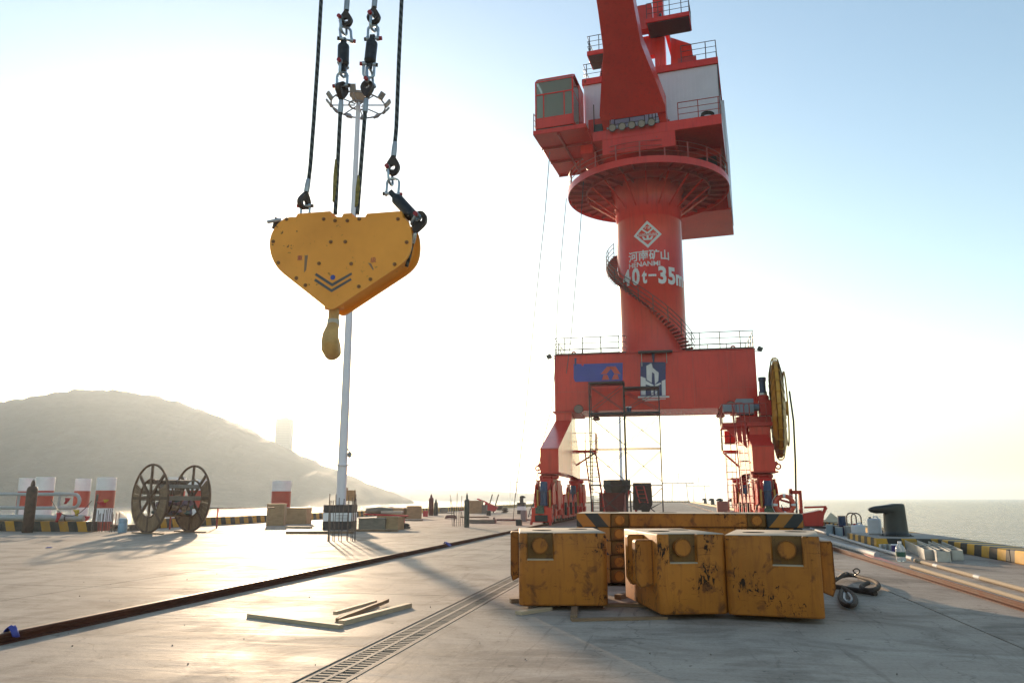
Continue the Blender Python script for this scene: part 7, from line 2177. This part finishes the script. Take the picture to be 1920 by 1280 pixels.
for k in range(5):
    c = la.lerp(lb, 0.06 + 0.88 * k / 4)
    part('rung', MB().bar(c - XX * 0.36, c + XX * 0.36, 0.05), M_REDR, ld)
sb = gp(1173, 953)
bag = ay(1173, 940, 67.5)
solo('bulk_bag', MB().tube([(bag.x, 67.5, 0.0), (bag.x, 67.5, 0.6), (bag.x + 0.05, 67.5, 1.3), (bag.x - 0.02, 67.5, 1.85)], [0.16, 0.19, 0.17, 0.08], n=10), m_simple('dirty bag cloth', (0.30, 0.20, 0.17), 0.9), 'narrow pale bag standing right of the maroon bin', 'bag', (bag.x, 67.5, 0))
cb = ay(1356, 950, 72.0)
t_ = thing('site_cabinet', 'pinkish brown cabinet with a white triangle left of the right bogies', 'cabinet', (cb.x, 72.0, 0))
part('cabinet_body', MB().box((cb.x - 0.52, 72.0, 0), (cb.x + 0.52, 72.8, 1.3)), m_simple('pinkish cabinet paint', (0.26, 0.11, 0.09), 0.6), t_, bevel=0.015)
part('triangle_mark', MB().prism([(-0.2, 0.06), (0.2, 0.06), (0.0, 0.42)], (cb.x + 0.02, 71.996, 0), (1, 0, 0), (0, 0, 1), 0.003), M_WHT, t_)
# second lamp mast, far along the quay
p2 = ay(1166, 934, 165.0)
m2 = thing('high_mast_light', 'far thin lamp mast seen under the red portal beam', 'lamp mast', (p2.x, 165.0, 0))
part('pole', MB().lathe([(0.42, 0.0), (0.2, 23.0)], (p2.x, 165.0, 0), n=12), M_POLE, m2)
part('lamp_ring', MB().ring((p2.x, 165.0, 22.7), 1.5, 0.06, (0, 0, 1), 32, 6), M_LAMPH, m2)
part('pole_cap', MB().lathe([(0.25, 23.0), (0.5, 23.3), (0.0, 23.6)], (p2.x, 165.0, 0), n=12), M_LAMPH, m2)

# tower block on the far flank of the hill
M_TOWER = m_simple('pale tower block', (0.30, 0.28, 0.25), 0.8)
M_PANE = m_simple('dark far panes', (0.26, 0.245, 0.22), 0.8)
tb = ay(532.5, 820, 1010.0)
tw = thing('tower_block', 'tall pale tower block rising behind the slope of the hill', 'building', (tb.x, 1010.0, 0))
hw_ = 10.5
fz = ay(532.5, 786, 1010.0).z
part('wall', MB().cbox((tb.x, 1010, fz / 2), (hw_ * 2, 18, fz), R(15)), M_TOWER, tw)
part('roof', MB().cbox((tb.x, 1010, fz + 1.2), (hw_ * 0.9, 9, 2.4), R(15)), M_TOWER, tw)
Rw = Matrix.Translation((tb.x, 1010, 0)) @ Matrix.Rotation(R(15), 4, 'Z')
for r_ in range(14):
    part('window_band', MB(Rw).box((-hw_ + 1.5, -9.06, fz - 4.5 - r_ * 3.4), (hw_ - 1.5, -9.005, fz - 2.9 - r_ * 3.4)), M_PANE, tw)
# far port cranes across the water
M_FARS = m_simple('far crane steel', (0.22, 0.20, 0.19), 0.7)
def far_crane(label, u, Y, h, w):
    b = ay(u, 934, Y)
    t = thing('far_gantry_crane', label, 'crane', (b.x, Y, 0), 0, 'gantry cranes across the water')
    for s in (-1, 1):
        part('leg', MB().bar((b.x + s * w / 2, Y, SEA_Z), (b.x + s * w / 2 * 0.85, Y, h * 0.62), 2.0), M_FARS, t)
    part('girder', MB().bar((b.x - w * 1.1, Y, h * 0.62), (b.x + w * 0.9, Y, h * 0.62), 2.2), M_FARS, t)
    part('apex', MB().bar((b.x - w * 0.1, Y, h * 0.62), (b.x, Y, h), 1.5), M_FARS, t)
    part('stay', MB().bar((b.x, Y, h), (b.x - w * 1.0, Y, h * 0.64), 0.7), M_FARS, t)
    part('stay', MB().bar((b.x, Y, h), (b.x + w * 0.85, Y, h * 0.64), 0.7), M_FARS, t)
far_crane('hazy far gantry crane left of the red crane, above the sea', 963, 1450.0, 52.0, 14.0)
far_crane('hazy far gantry crane seen through the right bay of the portal', 1275, 1500.0, 48.0, 30.0)
far_crane('fainter far gantry crane right of the one under the portal', 1312, 1750.0, 46.0, 26.0)
# ------------------------------------------------------------------ grit and crumbs on the deck
lit = MB()
for k in range(170):
    y = 5.5 + 26 * random.random() ** 1.6
    x = random.uniform(-14, 7.5)
    s = random.uniform(0.004, 0.013)
    q = Quaternion((random.random(), random.random(), random.random(), random.random())).normalized()
    P = [q @ Vector(p) for p in ((s, 0, 0), (-s, 0, 0), (0, s, 0), (0, -s, 0), (0, 0, s * 0.8), (0, 0, -s * 0.8))]
    lit.add([Vector((x, y, s * 0.5)) + p for p in P], [(0, 2, 4), (2, 1, 4), (1, 3, 4), (3, 0, 4), (2, 0, 5), (1, 2, 5), (3, 1, 5), (0, 3, 5)])
o = part('deck_grit', lit, m_simple('grit', (0.20, 0.16, 0.13), 0.9, 0, 0.5, 9.0), None, kind='stuff')
o['label'] = 'crumbs of grit and wood scattered over the deck'; o['category'] = 'grit'
